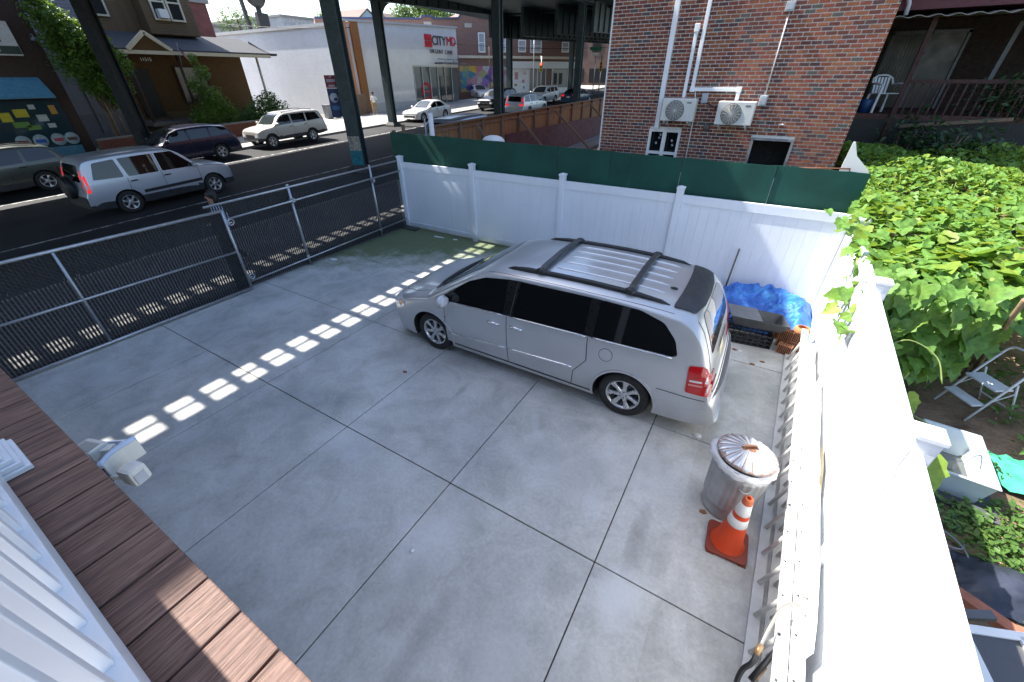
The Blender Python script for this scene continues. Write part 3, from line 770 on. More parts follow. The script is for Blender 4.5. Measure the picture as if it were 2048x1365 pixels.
# ---------------------------------------------------------------- the silver minivan in the yard
P_SILV=paint('silver_paint',(.53,.545,.56),.48,.30)
M_PIL=plain('gloss_black_pillar',(.008,.008,.009),.3,var=.1)
M_BRT=plain('bright_trim',(.78,.80,.82),.22,metal=.75,var=.04)
van_sp=dict(cat='minivan',W=1.95,belt=1.0,zmid=.60,tumble=.25,drop=.115,sq=3.6,xf=1.54,xr=-1.54,wr=.335,arch=.395,wt=.215,rim=.225,spokes=7,paint=P_SILV,rf=.75,ef=.66,rr=.45,er=.80,res=7,inset=.05,
  prof=[(2.50,.24),(2.53,.40),(2.51,.58),(2.45,.72),(2.30,.84),(2.0,.945),(1.68,1.02),(1.52,1.07),(1.2,1.26),(.85,1.465),(.60,1.575),(.35,1.625),(-.1,1.655),(-.7,1.67),(-1.3,1.66),(-1.85,1.625),(-2.08,1.58),(-2.22,1.46),(-2.33,1.26),(-2.41,1.05),(-2.46,.86),(-2.50,.74),(-2.56,.66),(-2.585,.52),(-2.575,.36),(-2.54,.30)],
  bot=[(-2.6,.30),(-2.2,.26),(-1.5,.21),(1.5,.20),(2.2,.19),(2.53,.22)])
van=Car('minivan','silver minivan with black roof rack parked in the concrete yard',(-2.355,4.965,.0),PI+R(.6),van_sp,2)
v=van; P_RIB=paint('roof_rib_highlight',(.78,.80,.83),.2,.3)  # lighter copy of the silver paint carries the highlight on the ribs
for sg in (1,-1):
    fd=[(1.24,.30),(1.24,.93),(1.20,.985),(.175,1.03),(.15,.29)]
    d=v.patch('front_door',fd,P_SILV,'y',sg,.003,.07); v.ribbon('door_gap',[(1.245,.30),(1.245,.95)],M_BLKP,'y',sg,.009,.0035,parent=d); v.ribbon('door_gap',[(.165,1.03),(.14,.29)],M_BLKP,'y',sg,.009,.0045,parent=d); v.handle(.37,.885,sg,M_BRT,d)
    sd=[(.155,.29),(.175,1.035),(-.995,1.065),(-1.02,.74),(-.86,.52),(-.84,.29)]
    d2=v.patch('sliding_door',sd,P_SILV,'y',sg,.0028,.07); v.ribbon('door_gap',[(-1.0,1.06),(-1.025,.74),(-.865,.52),(-.845,.29)],M_BLKP,'y',sg,.009,.0045,parent=d2); v.handle(0,.905,sg,M_BRT,d2)
    v.ribbon('side_moulding',[(1.18,.44),(.18,.50)],P_SILV,'y',sg,.055,.013,.014,d); v.ribbon('side_moulding',[(.13,.50),(-.84,.545)],P_SILV,'y',sg,.055,.013,.014,d2)
    v.strip('side_moulding_edge',[(1.18,.475),(.18,.535)],M_BRT,sg,.011,.012,d); v.strip('side_moulding_edge',[(.13,.535),(-.84,.58)],M_BRT,sg,.013,.012,d2)
    v.ribbon('sill_strip',[(1.13,.275),(-1.12,.27)],M_BLKP,'y',sg,.02,.004)
    # dark band that holds the side windows
    v.patch('pillar_trim',rounded([(.25,1.04),(.22,1.52),(-.02,1.535),(.05,1.045)],.02),M_PIL,'y',sg,.0045,.05)
    v.patch('pillar_trim',rounded([(-.93,1.075),(-.93,1.545),(-1.10,1.545),(-1.08,1.08)],.02),M_PIL,'y',sg,.0045,.05)
    v.patch('side_window',rounded([(1.36,.995),(1.12,1.01),(.22,1.045),(.20,1.52),(.55,1.475),(.82,1.37),(1.12,1.17)],.03),M_GL,'y',sg,.006,.05)
    v.patch('side_window',rounded([(.08,1.05),(.0,1.53),(-.96,1.545),(-.95,1.08)],.035),M_GL,'y',sg,.0065,.05)
    v.patch('side_window',rounded([(-1.06,1.085),(-1.08,1.545),(-1.55,1.535),(-1.83,1.46),(-1.99,1.30),(-2.05,1.14),(-2.0,1.115)],.04),M_GL,'y',sg,.0065,.05)
    v.strip('window_moulding',[(1.36,.985),(1.12,1.0),(.22,1.032)],M_BRT,sg,.008,.006); v.strip('window_moulding',[(.10,1.038),(-.97,1.068)],M_BRT,sg,.008,.006); v.strip('window_moulding',[(-1.05,1.072),(-2.0,1.10)],M_BRT,sg,.008,.006)
    v.ribbon('window_divider',[(.11,1.05),(.045,1.53)],M_CHR,'y',sg,.012,.008)
    v.patch('tail_light',rounded([(-2.195,1.07),(-2.36,1.10),(-2.50,.80),(-2.46,.74),(-2.225,.74)],.03),M_RED,'y',sg,.012,.03,rim=.02)
    v.ribbon('tail_light_bar',[(-2.24,.90),(-2.42,.92)],M_LENS,'y',sg,.022,.014,.004); v.ribbon('tail_light_bar',[(-2.24,.85),(-2.43,.87)],plain('pink_lens',(.6,.25,.25),.2),'y',sg,.02,.014,.004)
    v.patch('headlight',rounded([(2.05,.80),(2.10,.66),(2.40,.60),(2.40,.76),(2.2,.83)],.03),M_LENS,'y',sg,.008,.03); v.patch('side_marker',rounded([(2.10,.73),(2.18,.66),(2.22,.74),(2.15,.79)],.02),M_AMB,'y',sg,.012,.03)
    v.mirror(1.16,.995,sg,P_SILV,1.05)
    # roof rack
    z=lambda x,y:v.hit(x,y,'z')[0].z
    rr=MB(); xs=[.30,.22,.0,-.4,-.9,-1.4,-1.72,-1.82]
    rr.ring([[(x,sg*(.655-hw),z(x,sg*.655)+.0),(x,sg*(.655-hw*.7),z(x,sg*.655)+hh),(x,sg*(.655+hw*.7),z(x,sg*.655)+hh),(x,sg*(.655+hw),z(x,sg*.655)-.01)] for x,hw,hh in zip(xs,(.01,.022,.03,.03,.03,.03,.022,.01),(.004,.03,.045,.045,.045,.045,.03,.004))],True,True,True)
    rr.build('roof_rail',M_BLKP,v.root)
    v.ribbon('roof_gutter',[(.55,sg*.76),(.1,sg*.785),(-1.0,sg*.79),(-1.9,sg*.765)],M_TRIM,'z',1,.006,.002)
for x in (-.20,-1.36):
    m=MB(); zz_=v.hit(x,0,'z')[0].z
    m.ring([[(x+.042,y,zb),(x+.035,y,zb+.022),(x-.035,y,zb+.022),(x-.042,y,zb)] for y,zb in ((-.64,zz_+.0),(-.58,zz_+.03),(0,zz_+.055),(.58,zz_+.03),(.64,zz_+.0))],True,True,False); cb=m.build('roof_crossbar',M_TRIM,v.root)
    for sg in(-1,1):
        m=MB(); m.blob((x,sg*.655,zz_-.0),(.075,.05,.05),12,6); m.build('crossbar_foot',M_BLKP,cb)
for y in (-.44,-.22,0,.22,.44):
    m=MB(); m.tube([(lambda hn:hn[0]+hn[1]*.002)(v.hit(-.3-1.42*k/14,y,'z')) for k in range(15)],[.002]+[.013]*13+[.002],8); m.build('roof_rib',P_RIB,v.root)
v.patch('windshield',rounded([(1.44,.74),(1.50,.4),(1.52,0),(1.50,-.4),(1.44,-.74),(.72,-.655),(.64,-.35),(.62,0),(.64,.35),(.72,.655)],.04),M_GLB,'z',1,.005,.06)
v.patch('cowl',rounded([(1.46,.74),(1.52,.4),(1.54,0),(1.52,-.4),(1.46,-.74),(1.56,-.72),(1.64,-.4),(1.67,0),(1.64,.4),(1.56,.72)],.01),M_BLKP,'z',1,.004,.06)
for y0,y1 in ((.62,.0),(.02,-.5)):
    m=MB(); pts=[]
    for k in range(9):
        t=k/8; a=v.hit(1.50-.05*t*0-.07*math.sin(t*PI)*.3,y0+(y1-y0)*t,'z'); pts.append(a[0]+a[1]*.02)
    m.tube(pts,.009,6); m.build('wiper',M_BLKP,v.root)
v.ribbon('bonnet_gap',[(1.60,.78),(1.9,.80),(2.2,.70),(2.36,.45),(2.40,0),(2.36,-.45),(2.2,-.70),(1.9,-.80),(1.60,-.78)],M_BLKP,'z',1,.009,.002)
v.patch('grille',rounded([(-.45,.70),(.45,.70),(.38,.52),(-.38,.52)],.03),M_CHR,'x',1,.012,.05); v.patch('lower_grille',rounded([(-.5,.42),(.5,.42),(.45,.30),(-.45,.30)],.03),M_BLKP,'x',1,.006,.05)
v.patch('spoiler',rounded([(-1.86,.68),(-1.885,.35),(-1.89,0),(-1.885,-.35),(-1.86,-.68),(-2.10,-.64),(-2.155,-.35),(-2.165,0),(-2.155,.35),(-2.10,.64)],.04),M_TRIM,'z',1,.02,.05,rim=.03)
v.patch('rear_window',rounded([(-.66,1.12),(.66,1.12),(.60,1.42),(.52,1.50),(-.52,1.50),(-.60,1.42)],.05),M_GLB,'x',-1,.006,.05)
v.ribbon('tailgate_gap',[(-.78,.70),(-.80,1.1),(-.70,1.5)],M_BLKP,'x',-1,.009,.003); v.ribbon('tailgate_gap',[(.78,.70),(.80,1.1),(.70,1.5)],M_BLKP,'x',-1,.009,.003); v.ribbon('tailgate_gap',[(-.78,.70),(.78,.70)],M_BLKP,'x',-1,.012,.003)
v.patch('number_plate',[(-.16,.82),(.16,.82),(.16,.97),(-.16,.97)],M_PLATE,'x',-1,.008,.08); v.ribbon('tailgate_trim',[(-.35,1.0),(.35,1.0)],M_CHR,'x',-1,.03,.015,.012)
m=MB(); m.ring([[(-2.50,y,.70),(-2.585+abs(y)**3*.13,y,.672),(-2.60+abs(y)**3*.13,y,.66),(-2.60+abs(y)**3*.13,y,.645),(-2.50,y,.65)] for y in [k*.1-.85 for k in range(18)]],True,True,False); m.build('bumper_step',plain('dark_step_pad',(.10,.10,.105),.75,var=.2,scale=40,bump=.4),v.root)
v.ribbon('bumper_gap',[(-1.92,.66),(-2.2,.665),(-2.5,.67)],M_BLKP,'y',1,.009,.003); v.ribbon('bumper_gap',[(-1.92,.66),(-2.2,.665),(-2.5,.67)],M_BLKP,'y',-1,.009,.003)
v.ribbon('bumper_crease',[(-1.95,.50),(-2.2,.50),(-2.5,.51)],P_SILV,'y',1,.02,.008,.012)
c=[(-1.26+.085*math.cos(2*PI*k/20),.90+.085*math.sin(2*PI*k/20)) for k in range(20)]
v.patch('fuel_door',c,P_SILV,'y',1,.003,.05); v.ribbon('fuel_door_gap',c,M_BLKP,'y',1,.006,.0036,closed=True,step=.02)
m=MB(); a=v.hit(-1.78,.28,'z')[0]; m.blob((a.x,a.y,a.z+.012),(.045,.022,.016),10,6); m.build('antenna_base',M_BLKP,v.root)
for sg in(1,-1):
    for ax in (1.54,-1.54):
        arc=[(ax+.408*math.cos(t),.335+.408*math.sin(t)) for t in [R(-8+196*k/24) for k in range(25)]]
        v.ribbon('wheel_arch_lip',arc,P_SILV,'y',sg,.03,.012,.016,step=.04)
# ================================================================ brick house behind the hoarding
BY=11.5; BX0,BX1=-4.11,1.18
def brickmat(name,col):
    t=NT(name); p=t.coord('Generated'); q=t.pos(); i=t.node('ShaderNodeObjectInfo').outputs['Random']
    n=t.noise(q,14,5,.7); f=t.noise(q,70,4,.7)
    c=t.ramp(n,[(.3,tuple(x*.72 for x in col)),(.7,tuple(x*1.25 for x in col))]); c=t.mix(.25,c,t.ramp(i,[(0,(.35,.35,.35)),(1,(.65,.65,.65))]),'OVERLAY'); c=t.mix(t.ramp(f,[(.66,0.0),(.74,.4)]),c,(.35,.33,.31))
    t.set(col=c,rough=.85,spec=.25); t.bump(f,.6,.004); return t.m
BM=[brickmat('brick_red',(.225,.070,.044)),brickmat('brick_dark_red',(.135,.048,.036)),brickmat('brick_orange',(.26,.098,.05)),brickmat('brick_purple',(.105,.052,.050)),brickmat('brick_grey',(.095,.085,.075))]
BW=[38,24,22,11,5]
bh=thing('brick_house','two storey red brick house with white ducts behind the green hoarding','house')
M_MORT=plain('mortar',(.68,.665,.64),.9,var=.15,scale=20,bump=.3)
W1=(-2.86,-2.09,1.75,2.66); W2=(-.54,.30,1.75,2.585)
m=MB()
for a,b,z0,z1 in ((BX0,W1[0],0,8.6),(W1[0],W1[1],W1[3],8.6),(W1[0],W1[1],0,W1[2]),(W1[1],W2[0],0,8.6),(W2[0],W2[1],W2[3],8.6),(W2[0],W2[1],0,W2[2]),(W2[1],BX1,0,8.6)):
    m.box(a,b,BY+.008,BY+.2,z0,z1)
m.build('wall',M_MORT,bh)
m=MB(); m.box(BX0+.01,BX1-.01,BY+.6,24,0,8.6); m.box(BX0+.01,BX0+.2,BY+.2,BY+.6,0,8.6); m.box(BX1-.2,BX1-.01,BY+.2,BY+.6,0,8.6); m.build('side_wall',plain('brick_side_wall',(.16,.06,.045),.9,var=.35,scale=9),bh)
m=MB(); m.box(BX0-.1,BX1+.1,BY-.1,24.1,8.6,8.8); m.build('roof',plain('roof_felt',(.08,.08,.08),.9),bh)
BL,BC=.1875,.0705; rg=random.Random(21); allb=[]
row=0; z=1.72
while z<6.2:
    x=BX0-(BL/2 if row%2 else 0)
    while x<BX1:
        a,b=max(x+.008,BX0),min(x+BL-.008,BX1)
        if b-a>.02:
            segs=[(a,b)]
            for wx0,wx1,wz0,wz1 in (W1,W2):
                if z+BC>wz0 and z<wz1:
                    ns=[]
                    for p,q in segs:
                        if q<=wx0 or p>=wx1: ns.append((p,q))
                        else:
                            if p<wx0-.02: ns.append((p,wx0))
                            if q>wx1+.02: ns.append((wx1,q))
                    segs=ns
            for p,q in segs: allb.append((p,q,z+.0085,z+BC-.0085,rg.choices(range(5),BW)[0],rg.uniform(0,.005)))
        x+=BL
    z+=BC; row+=1
full=[b for b in allb if abs((b[1]-b[0])-(BL-.016))<1e-4 and b[2]>2.5]
full.sort(key=lambda b:math.hypot((b[0]+b[1])/2*1.0,BY)**2+(b[2]-3.75)**2)
pick=set(id(b) for b in full[:295]); bme=[]
for k in range(5):
    q=MB(); q.box(-(BL-.016)/2,(BL-.016)/2,-.006,.01,-(BC-.017)/2,(BC-.017)/2); me=q.mesh('brick',bevel=.0035); me.materials.append(BM[k]); bme.append(me)
for b in full[:295]: obj('brick',bme[b[4]],None,bh,((b[0]+b[1])/2,BY-b[5]*.6,(b[2]+b[3])/2))
jm=MB(); mi=[]
for b in allb:
    if id(b) in pick: continue
    n0=len(jm.f); jm.box(b[0],b[1],BY-.004-b[5],BY+.01,b[2],b[3]); mi+=[b[4]]*(len(jm.f)-n0)
me=jm.mesh('brickwork')
for k in BM: me.materials.append(k)
me.polygons.foreach_set('material_index',mi); o=obj('brickwork',me,None,bh); o['kind']='stuff'
m=MB(); m.box(BX0-.03,BX0,BY-.03,BY+.1,0,8.6); m.build('corner_trim',M_WHITE,bh)
# windows
def win_dark(name,x0,x1,z0,z1): pass
M_ROOM=plain('dark_room',(.012,.011,.010),.9)
m=MB(); m.box(W1[0],W1[1],BY+.16,BY+.18,W1[2],W1[3]); o=m.build('window',glass(),bh)
m=MB()
for a,b,c,d in ((W1[0],W1[0]+.06,W1[2],W1[3]),(W1[1]-.06,W1[1],W1[2],W1[3]),((W1[0]+W1[1])/2-.045,(W1[0]+W1[1])/2+.045,W1[2],W1[3]-.06),(W1[0]+.06,W1[1]-.06,W1[3]-.06,W1[3]),(W1[0]+.06,(W1[0]+W1[1])/2-.045,2.10,2.16),((W1[0]+W1[1])/2+.045,W1[1]-.06,2.10,2.16)): m.box(a,b,BY-.02,BY+.05,c,d)
m.build('window_frame',M_WHITE,o)
for k,(x,z) in enumerate(((-2.68,2.33),(-2.62,2.45),(-2.60,2.52),(-2.30,2.40),(-2.27,2.30))):
    m=MB(); m.obox((x,BY+.14,z),(1,0,.5),(0,1,0),(-.5,0,1),.02,.002,.026); m.build('window_sticker',plain('sticker',(.5,.55,.55),.6),o)
m=MB(); m.box(W2[0],W2[1],BY+.5,BY+.55,W2[2],W2[3]); m.box(W2[0]-.02,W2[0],BY+.2,BY+.5,W2[2],W2[3]); m.box(W2[1],W2[1]+.02,BY+.2,BY+.5,W2[2],W2[3]); m.box(W2[0],W2[1],BY+.2,BY+.5,W2[3],W2[3]+.02); o=m.build('window',M_ROOM,bh)
m=MB(); 
for a,b,c,d in ((W2[0],W2[0]+.05,W2[2],W2[3]-.05),(W2[1]-.05,W2[1],W2[2],W2[3]-.05),(W2[0],W2[1],W2[3]-.05,W2[3])): m.box(a,b,BY-.01,BY+.12,c,d)
m.build('window_frame',plain('grey_frame',(.22,.22,.23),.6),o)
# white duct covers down the wall
M_DUCT=plain('white_duct',(.76,.77,.79),.4,var=.04)
def duct(pts,wd=.075):
    m=MB()
    for p,q in zip(pts,pts[1:]):
        p=Vector((p[0],BY-.05,p[1])); q=Vector((q[0],BY-.05,q[1])); m.bar(p,q,wd,wd*.95,(0,1,0))
    o=m.build('duct',M_DUCT,bh,bevel=.008); j=MB()
    for x,z in pts[1:-1]: j.box(x-.05,x+.05,BY-.1,BY-.004,z-.05,z+.05)
    if j.v: j.build('duct_elbow',M_DUCT,o,bevel=.012)
    return o
duct([(-2.685,8.5),(-2.685,2.67)],.105); duct([(-2.03,8.5),(-2.03,3.50),(-1.05,3.50),(-1.05,3.29)]); d=duct([(-2.185,4.62),(-2.185,3.33)],.07)
m=MB(); m.box(-2.235,-2.135,BY-.1,BY-.004,4.55,4.70); m.build('duct_cap',M_DUCT,d,bevel=.012)
m=MB(); m.tube([(-1.96,BY-.03,3.47),(-1.93,BY-.03,3.34),(-1.88,BY-.03,3.2),(-1.85,BY-.03,1.8)],.014,6); m.build('drain_pipe',M_DUCT,bh)
m=MB(); m.tube([(-.52,BY-.02,4.80),(-.52,BY-.02,3.38)],.014,6); m.build('conduit',plain('grey_conduit',(.55,.55,.55),.5),bh)
M_EB=plain('electric_box',(.36,.39,.42),.5)
for x,z,w_,h in ((-.53,4.88,.16,.16),(-.53,3.30,.15,.2),(-1.72,3.33,.13,.2)):
    m=MB(); m.box(x-w_/2,x+w_/2,BY-.09,BY-.006,z-h/2,z+h/2); o=m.build('electric_box',M_EB,bh,bevel=.008); k=MB(); k.box(x-w_/2+.02,x+w_/2-.02,BY-.1,BY-.0905,z-h/2+.03,z+h/2-.03); k.build('box_cover',M_EB,o)
m=MB(); m.tube([(-.6,BY-.06,3.25),(-.75,BY-.08,3.2),(-.9,BY-.1,3.22)],.012,6); m.build('cable',M_DARK,bh); m=MB(); m.tube([(-1.68,BY-.06,3.24),(-1.55,BY-.1,3.2),(-1.4,BY-.12,3.12)],.012,6); m.build('cable',M_DARK,bh)
m=MB(); m.lathe([(0,-.07),(.055,-.07),(.07,-.04),(.075,0)],16,(-1.54,BY,2.74),'y'); m.build('vent_hood',plain('grey_vent',(.10,.09,.085),.6),bh)
m=MB(); m.blob((-.05,BY-.02,2.86),(.06,.012,.02),8,5); m.build('mortar_splash',M_WHITE,bh)
M_ACW=plain('ac_cream',(.62,.62,.59),.45,var=.05)
for ai,(x0,x1,z0,z1) in enumerate(((-2.56,-1.83,2.875,3.325),(-1.36,-.62,2.84,3.29))):
    ac=thing('air_conditioner',('cream air conditioner on the brick wall directly above the white framed window','cream air conditioner on the brick wall below the bent white duct')[ai],'air conditioner',(0,0,0),group='air conditioners on the brick wall')
    y1=BY-.12; y0=y1-.28; cx=x0+.30; cz=(z0+z1)/2-.01
    m=MB(); m.box(x0,x1,y0,y1,z0,z1); m.build('casing',M_ACW,ac,bevel=.015)
    m=MB(); m.lathe([(0,-.002),(.19,-.002),(.195,-.006),(.205,-.006),(.205,.004)],32,(cx,y0-.002,cz),'y'); m.build('fan_opening',plain('fan_shadow',(.10,.10,.095),.7),ac)
    m=MB()
    for q in range(1,8): m.lathe([(.026*q-.003,-.012),(.026*q+.003,-.012),(.026*q+.003,-.007),(.026*q-.003,-.007),(.026*q-.003,-.012)],28,(cx,y0,cz),'y')
    for q in range(8):
        a=PI*q/8; m.bar((cx-.2*math.cos(a),y0-.014,cz-.2*math.sin(a)),(cx+.2*math.cos(a),y0-.014,cz+.2*math.sin(a)),.006,.004,(0,1,0))
    m.build('fan_grille',M_ACW,ac)
    m=MB(); m.box(x1-.19,x1-.09,y0-.003,y0-.001,z1-.09,z1-.065); m.build('badge',plain('badge_grey',(.12,.12,.13),.5),ac)
    for x in (x0+.1,x1-.1):
        m=MB(); m.box(x-.02,x+.02,y0,BY-.005,z0-.04,z0-.002); m.box(x-.02,x+.02,BY-.03,BY-.006,z0-.12,z0-.04); m.build('wall_bracket',M_GALV,ac)
# ================================================================ timber fence along the pavement beyond the yard
def mat_wood(name,col,sc=6):
    if name in _M: return _M[name]
    t=NT(name); p=t.coord('Object'); i=t.node('ShaderNodeObjectInfo').outputs['Random']
    g_=t.noise(t.node('ShaderNodeMapping',{'Vector':p,'Scale':(1,1,.06)}).outputs[0],sc*9,5,.7,.5); a=t.noise(p,sc*.3,4)
    c=t.ramp(g_,[(.3,tuple(x*.6 for x in col)),(.7,tuple(x*1.2 for x in col))]); c=t.mix(.4,c,t.ramp(a,[(.3,(.35,.35,.35)),(.7,(.6,.6,.6))]),'OVERLAY'); c=t.mix(.3,c,t.ramp(i,[(0,(.36,.36,.36)),(1,(.64,.64,.64))]),'OVERLAY')
    t.set(col=c,rough=.85,spec=.2); t.bump(g_,.3,.004); _M[name]=t.m; return t.m
M_WD=mat_wood('brown_fence_wood',(.30,.185,.095)); M_WD2=mat_wood('weathered_timber',(.20,.14,.10)); M_MAR=plain('maroon_board',(.075,.022,.028),.75,var=.3,scale=3)
wf=thing('timber_fence','brown plank fence with diagonal braces along the pavement behind the hoarding','fence')
FX=-9.55; y=10.9; fz1=lambda y:2.45+.016*(y-11)
pm_=MB(); pm_.box(-.012,.012,-.066,.066,0,1); pme=pm_.mesh('plank'); pme.materials.append(M_WD)
k=0
while y<27.4:
    if True:
        o=obj('plank',pme,None,wf,(FX+(.006 if k%2 else 0),y,.1)); o.scale=(1,1,fz1(y)-.12)
    y+=.137; k+=1
for y in [11+1.35*k for k in range(13)]:
    m=MB(); m.box(FX+.02,FX+.11,y-.045,y+.045,0,fz1(y)-.02); m.build('fence_post',M_WD2,wf)
for z0 in (1.15,2.28):
    m=MB(); m.ring([[(FX+.02,y,z),(FX+.06,y,z),(FX+.06,y,z+.09),(FX+.02,y,z+.09)] for y,z in ((10.9,z0),(27.4,z0+.2))],True,True,False); m.build('rail',M_WD2,wf)
m=MB(); m.ring([[(FX-.05,y,fz1(y)),(FX+.13,y,fz1(y)),(FX+.13,y,fz1(y)+.035),(FX-.05,y,fz1(y)+.035)] for y in (10.9,27.4)],True,True,False); m.build('cap_board',M_WD2,wf)
for y,l in ((13.2,1.5),(16.2,2.0),(19.6,2.4),(24.,2.4)):
    m=MB(); m.bar((FX+.15,y,fz1(y)-.15),(FX+.15+l,y+.35,.35),.09,.09); m.build('brace',M_WD2,wf)
m=MB(); m.box(FX+.13,FX+.16,15.2,27,.1,1.85); m.build('maroon_panel',M_MAR,wf)
m=MB()
for k in range(18): m.bar((-6.3+.12*k,22-.2*k,1.15),(-6.3+.12*k,22-.2*k,2.0-.02*k),.04,.04)
m.bar((-6.3,22,2.0),(-4.2,18.5,1.7),.06,.05); m.bar((-6.3,22,1.2),(-4.2,18.5,1.1),.06,.05); tag(m.build('stair_rail',M_WD2),'small grey wooden rail between timber fence and brick house','railing')
m=MB(); m.cyl((-9.32,10.7,0),(-9.32,10.7,2.83),.075,.075,14); m.blob((-9.32,10.7,2.83),(.08,.08,.03),12,5); tag(m.build('vent_pipe',M_DUCT),'thick white pipe standing behind the left end of the green hoarding','pipe')
m=MB(); m.cyl((-9.62,10.75,0),(-9.62,10.75,2.66),.025,.025,8); tag(m.build('thin_post',M_GALV),'thin grey metal post left of the thick white pipe','post')
m=MB(); m.box(-10.5,-10.42,10.6,10.68,0,2.5); tag(m.build('stub_post',M_WD2),'short dark timber post left of the thin grey post','post')
m=MB(); m.blob((-6.85,10.4,2.25),(.34,.28,.16),16,8); tag(m.build('round_lid',M_WHITE),'rounded white lid showing above the green hoarding','lid')
# ================================================================ dark porch house at the top right
ph=thing('porch_house','shaded maroon house with corrugated porch awning beyond the vines','house')
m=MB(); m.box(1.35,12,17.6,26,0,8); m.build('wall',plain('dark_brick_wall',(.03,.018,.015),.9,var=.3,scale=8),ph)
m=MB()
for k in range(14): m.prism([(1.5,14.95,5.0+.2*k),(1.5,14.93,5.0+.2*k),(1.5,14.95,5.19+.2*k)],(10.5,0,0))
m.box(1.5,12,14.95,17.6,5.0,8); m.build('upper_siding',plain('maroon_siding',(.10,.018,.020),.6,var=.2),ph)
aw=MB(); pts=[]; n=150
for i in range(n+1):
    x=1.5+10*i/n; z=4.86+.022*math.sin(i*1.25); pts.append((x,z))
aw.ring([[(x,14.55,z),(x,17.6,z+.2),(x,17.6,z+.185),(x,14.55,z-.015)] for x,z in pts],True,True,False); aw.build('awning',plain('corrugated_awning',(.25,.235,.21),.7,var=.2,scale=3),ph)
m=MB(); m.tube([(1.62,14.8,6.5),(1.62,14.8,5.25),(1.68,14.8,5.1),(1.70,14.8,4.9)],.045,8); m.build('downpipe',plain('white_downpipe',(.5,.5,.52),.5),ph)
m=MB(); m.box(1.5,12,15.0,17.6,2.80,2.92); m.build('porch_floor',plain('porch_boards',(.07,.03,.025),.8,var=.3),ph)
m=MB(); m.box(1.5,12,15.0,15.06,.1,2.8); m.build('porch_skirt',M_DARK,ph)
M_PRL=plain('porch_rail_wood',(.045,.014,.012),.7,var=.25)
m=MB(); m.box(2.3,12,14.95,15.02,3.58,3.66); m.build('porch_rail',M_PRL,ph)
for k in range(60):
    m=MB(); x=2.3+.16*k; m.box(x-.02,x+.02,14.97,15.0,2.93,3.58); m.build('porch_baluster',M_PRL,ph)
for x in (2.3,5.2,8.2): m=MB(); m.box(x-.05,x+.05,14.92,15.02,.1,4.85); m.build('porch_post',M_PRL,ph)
M_PFR=plain('grey_door_frame',(.13,.14,.16),.5)
for x0,x1 in ((1.9,2.7),(2.72,3.55)):
    m=MB(); m.box(x0,x1,17.54,17.57,2.95,4.74); o=m.build('sliding_door',glass('porch_glass',(.008,.009,.008),.25),ph)
    m=MB(); 
    for a,b,c,d in ((x0,x0+.06,2.95,4.74),(x1-.06,x1,2.95,4.74),(x0,x1,4.68,4.76)): m.box(a,b,17.48,17.54,c,d)
    m.build('door_frame',M_PFR,o)
m=MB()
for k in range(14): m.box(1.75+.07*k,1.765+.07*k,17.2,17.215,3.0,4.75)
m.build('bead_curtain',plain('curtain_strings',(.06,.065,.045),.8),ph)
m=MB(); m.bar((4.15,16.5,4.8),(4.12,16.5,3.65),.09,.09,(0,1,0)); m.build('porch_column',M_PFR,ph)
m=MB(); m.bar((2.5,14.78,2.68),(4.45,14.78,2.9),.05,.07); m.build('loose_plank',M_WD2,ph)
# white plastic chair on the porch
ch=thing('plastic_chair','white plastic armchair on the dark porch at the top right','chair',(2.02,15.55,2.925),R(205))
M_PL=plain('white_plastic',(.66,.68,.71),.45,var=.05)
m=MB(); m.ring([[(-.22,-.2,.40),(.22,-.2,.40),(.22,-.2,.425),(-.22,-.2,.425)],[(-.24,.22,.42),(.24,.22,.42),(.24,.22,.445),(-.24,.22,.445)]],True,True,False); m.build('seat',M_PL,ch,bevel=.006)
for x,y in ((-.22,-.2),(.22,-.2),(-.24,.22),(.24,.22)):
    m=MB(); m.bar((x*1.15,y*1.15,0),(x,y,.62 if y>0 else .42),.05,.035,(0,1,0)); m.build('leg',M_PL,ch)
bk=MB()
for k in range(5):
    x=-.16+.08*k; bk.bar((x*.9,-.22,.42),(x,-.30,.78),.05,.015,(0,1,0))
bk.tube([(-.25,-.2,.62),(-.23,-.28,.76),(-.12,-.31,.82),(0,-.315,.83),(.12,-.31,.82),(.23,-.28,.76),(.25,-.2,.62)],.022,8); bk.build('backrest',M_PL,ch)
for s_ in(-1,1):
    m=MB(); m.tube([(s_*.25,-.22,.63),(s_*.285,0,.65),(s_*.27,.2,.635),(s_*.245,.24,.6)],.024,8); m.build('armrest',M_PL,ch)
m=MB(); m.lathe([(0,0),(.13,0),(.15,.28),(.135,.3),(0,.3)],16,(1.72,15.4,2.925)); tag(m.build('blue_bucket',plain('blue_bucket',(.01,.05,.16),.5)),'dark blue bucket on the porch beside the white chair','bucket')
# ================================================================ leaves and plants
def leafmat(name,col,tr=.35,var=.35):
    t=NT(name); i=t.node('ShaderNodeObjectInfo').outputs['Random']; q=t.pos(); n=t.noise(q,3.0,4,.6); n2=t.noise(q,17,3,.6)
    c=t.ramp(n2,[(.25,tuple(x*(1-var) for x in col)),(.75,tuple(x*(1+var) for x in col))]); c=t.mix(t.ramp(n,[(.55,0.0),(.75,.5)]),c,(col[0]*1.9,col[1]*1.15,col[2]*.8)); c=t.mix(.3,c,t.ramp(i,[(0,(.38,.38,.38)),(1,(.62,.62,.62))]),'OVERLAY')
    t.set(col=c,rough=.5,spec=.4)
    tr_=t.node('ShaderNodeBsdfTranslucent',{'Color':t.mix(.5,c,(col[0]*2.2,col[1]*1.6,col[2]*.6))}); mx=t.node('ShaderNodeMixShader',{0:tr,1:t.b.outputs[0],2:tr_.outputs[0]})
    t.link(mx.outputs[0],t.n['Material Output'].inputs['Surface']); return t.m
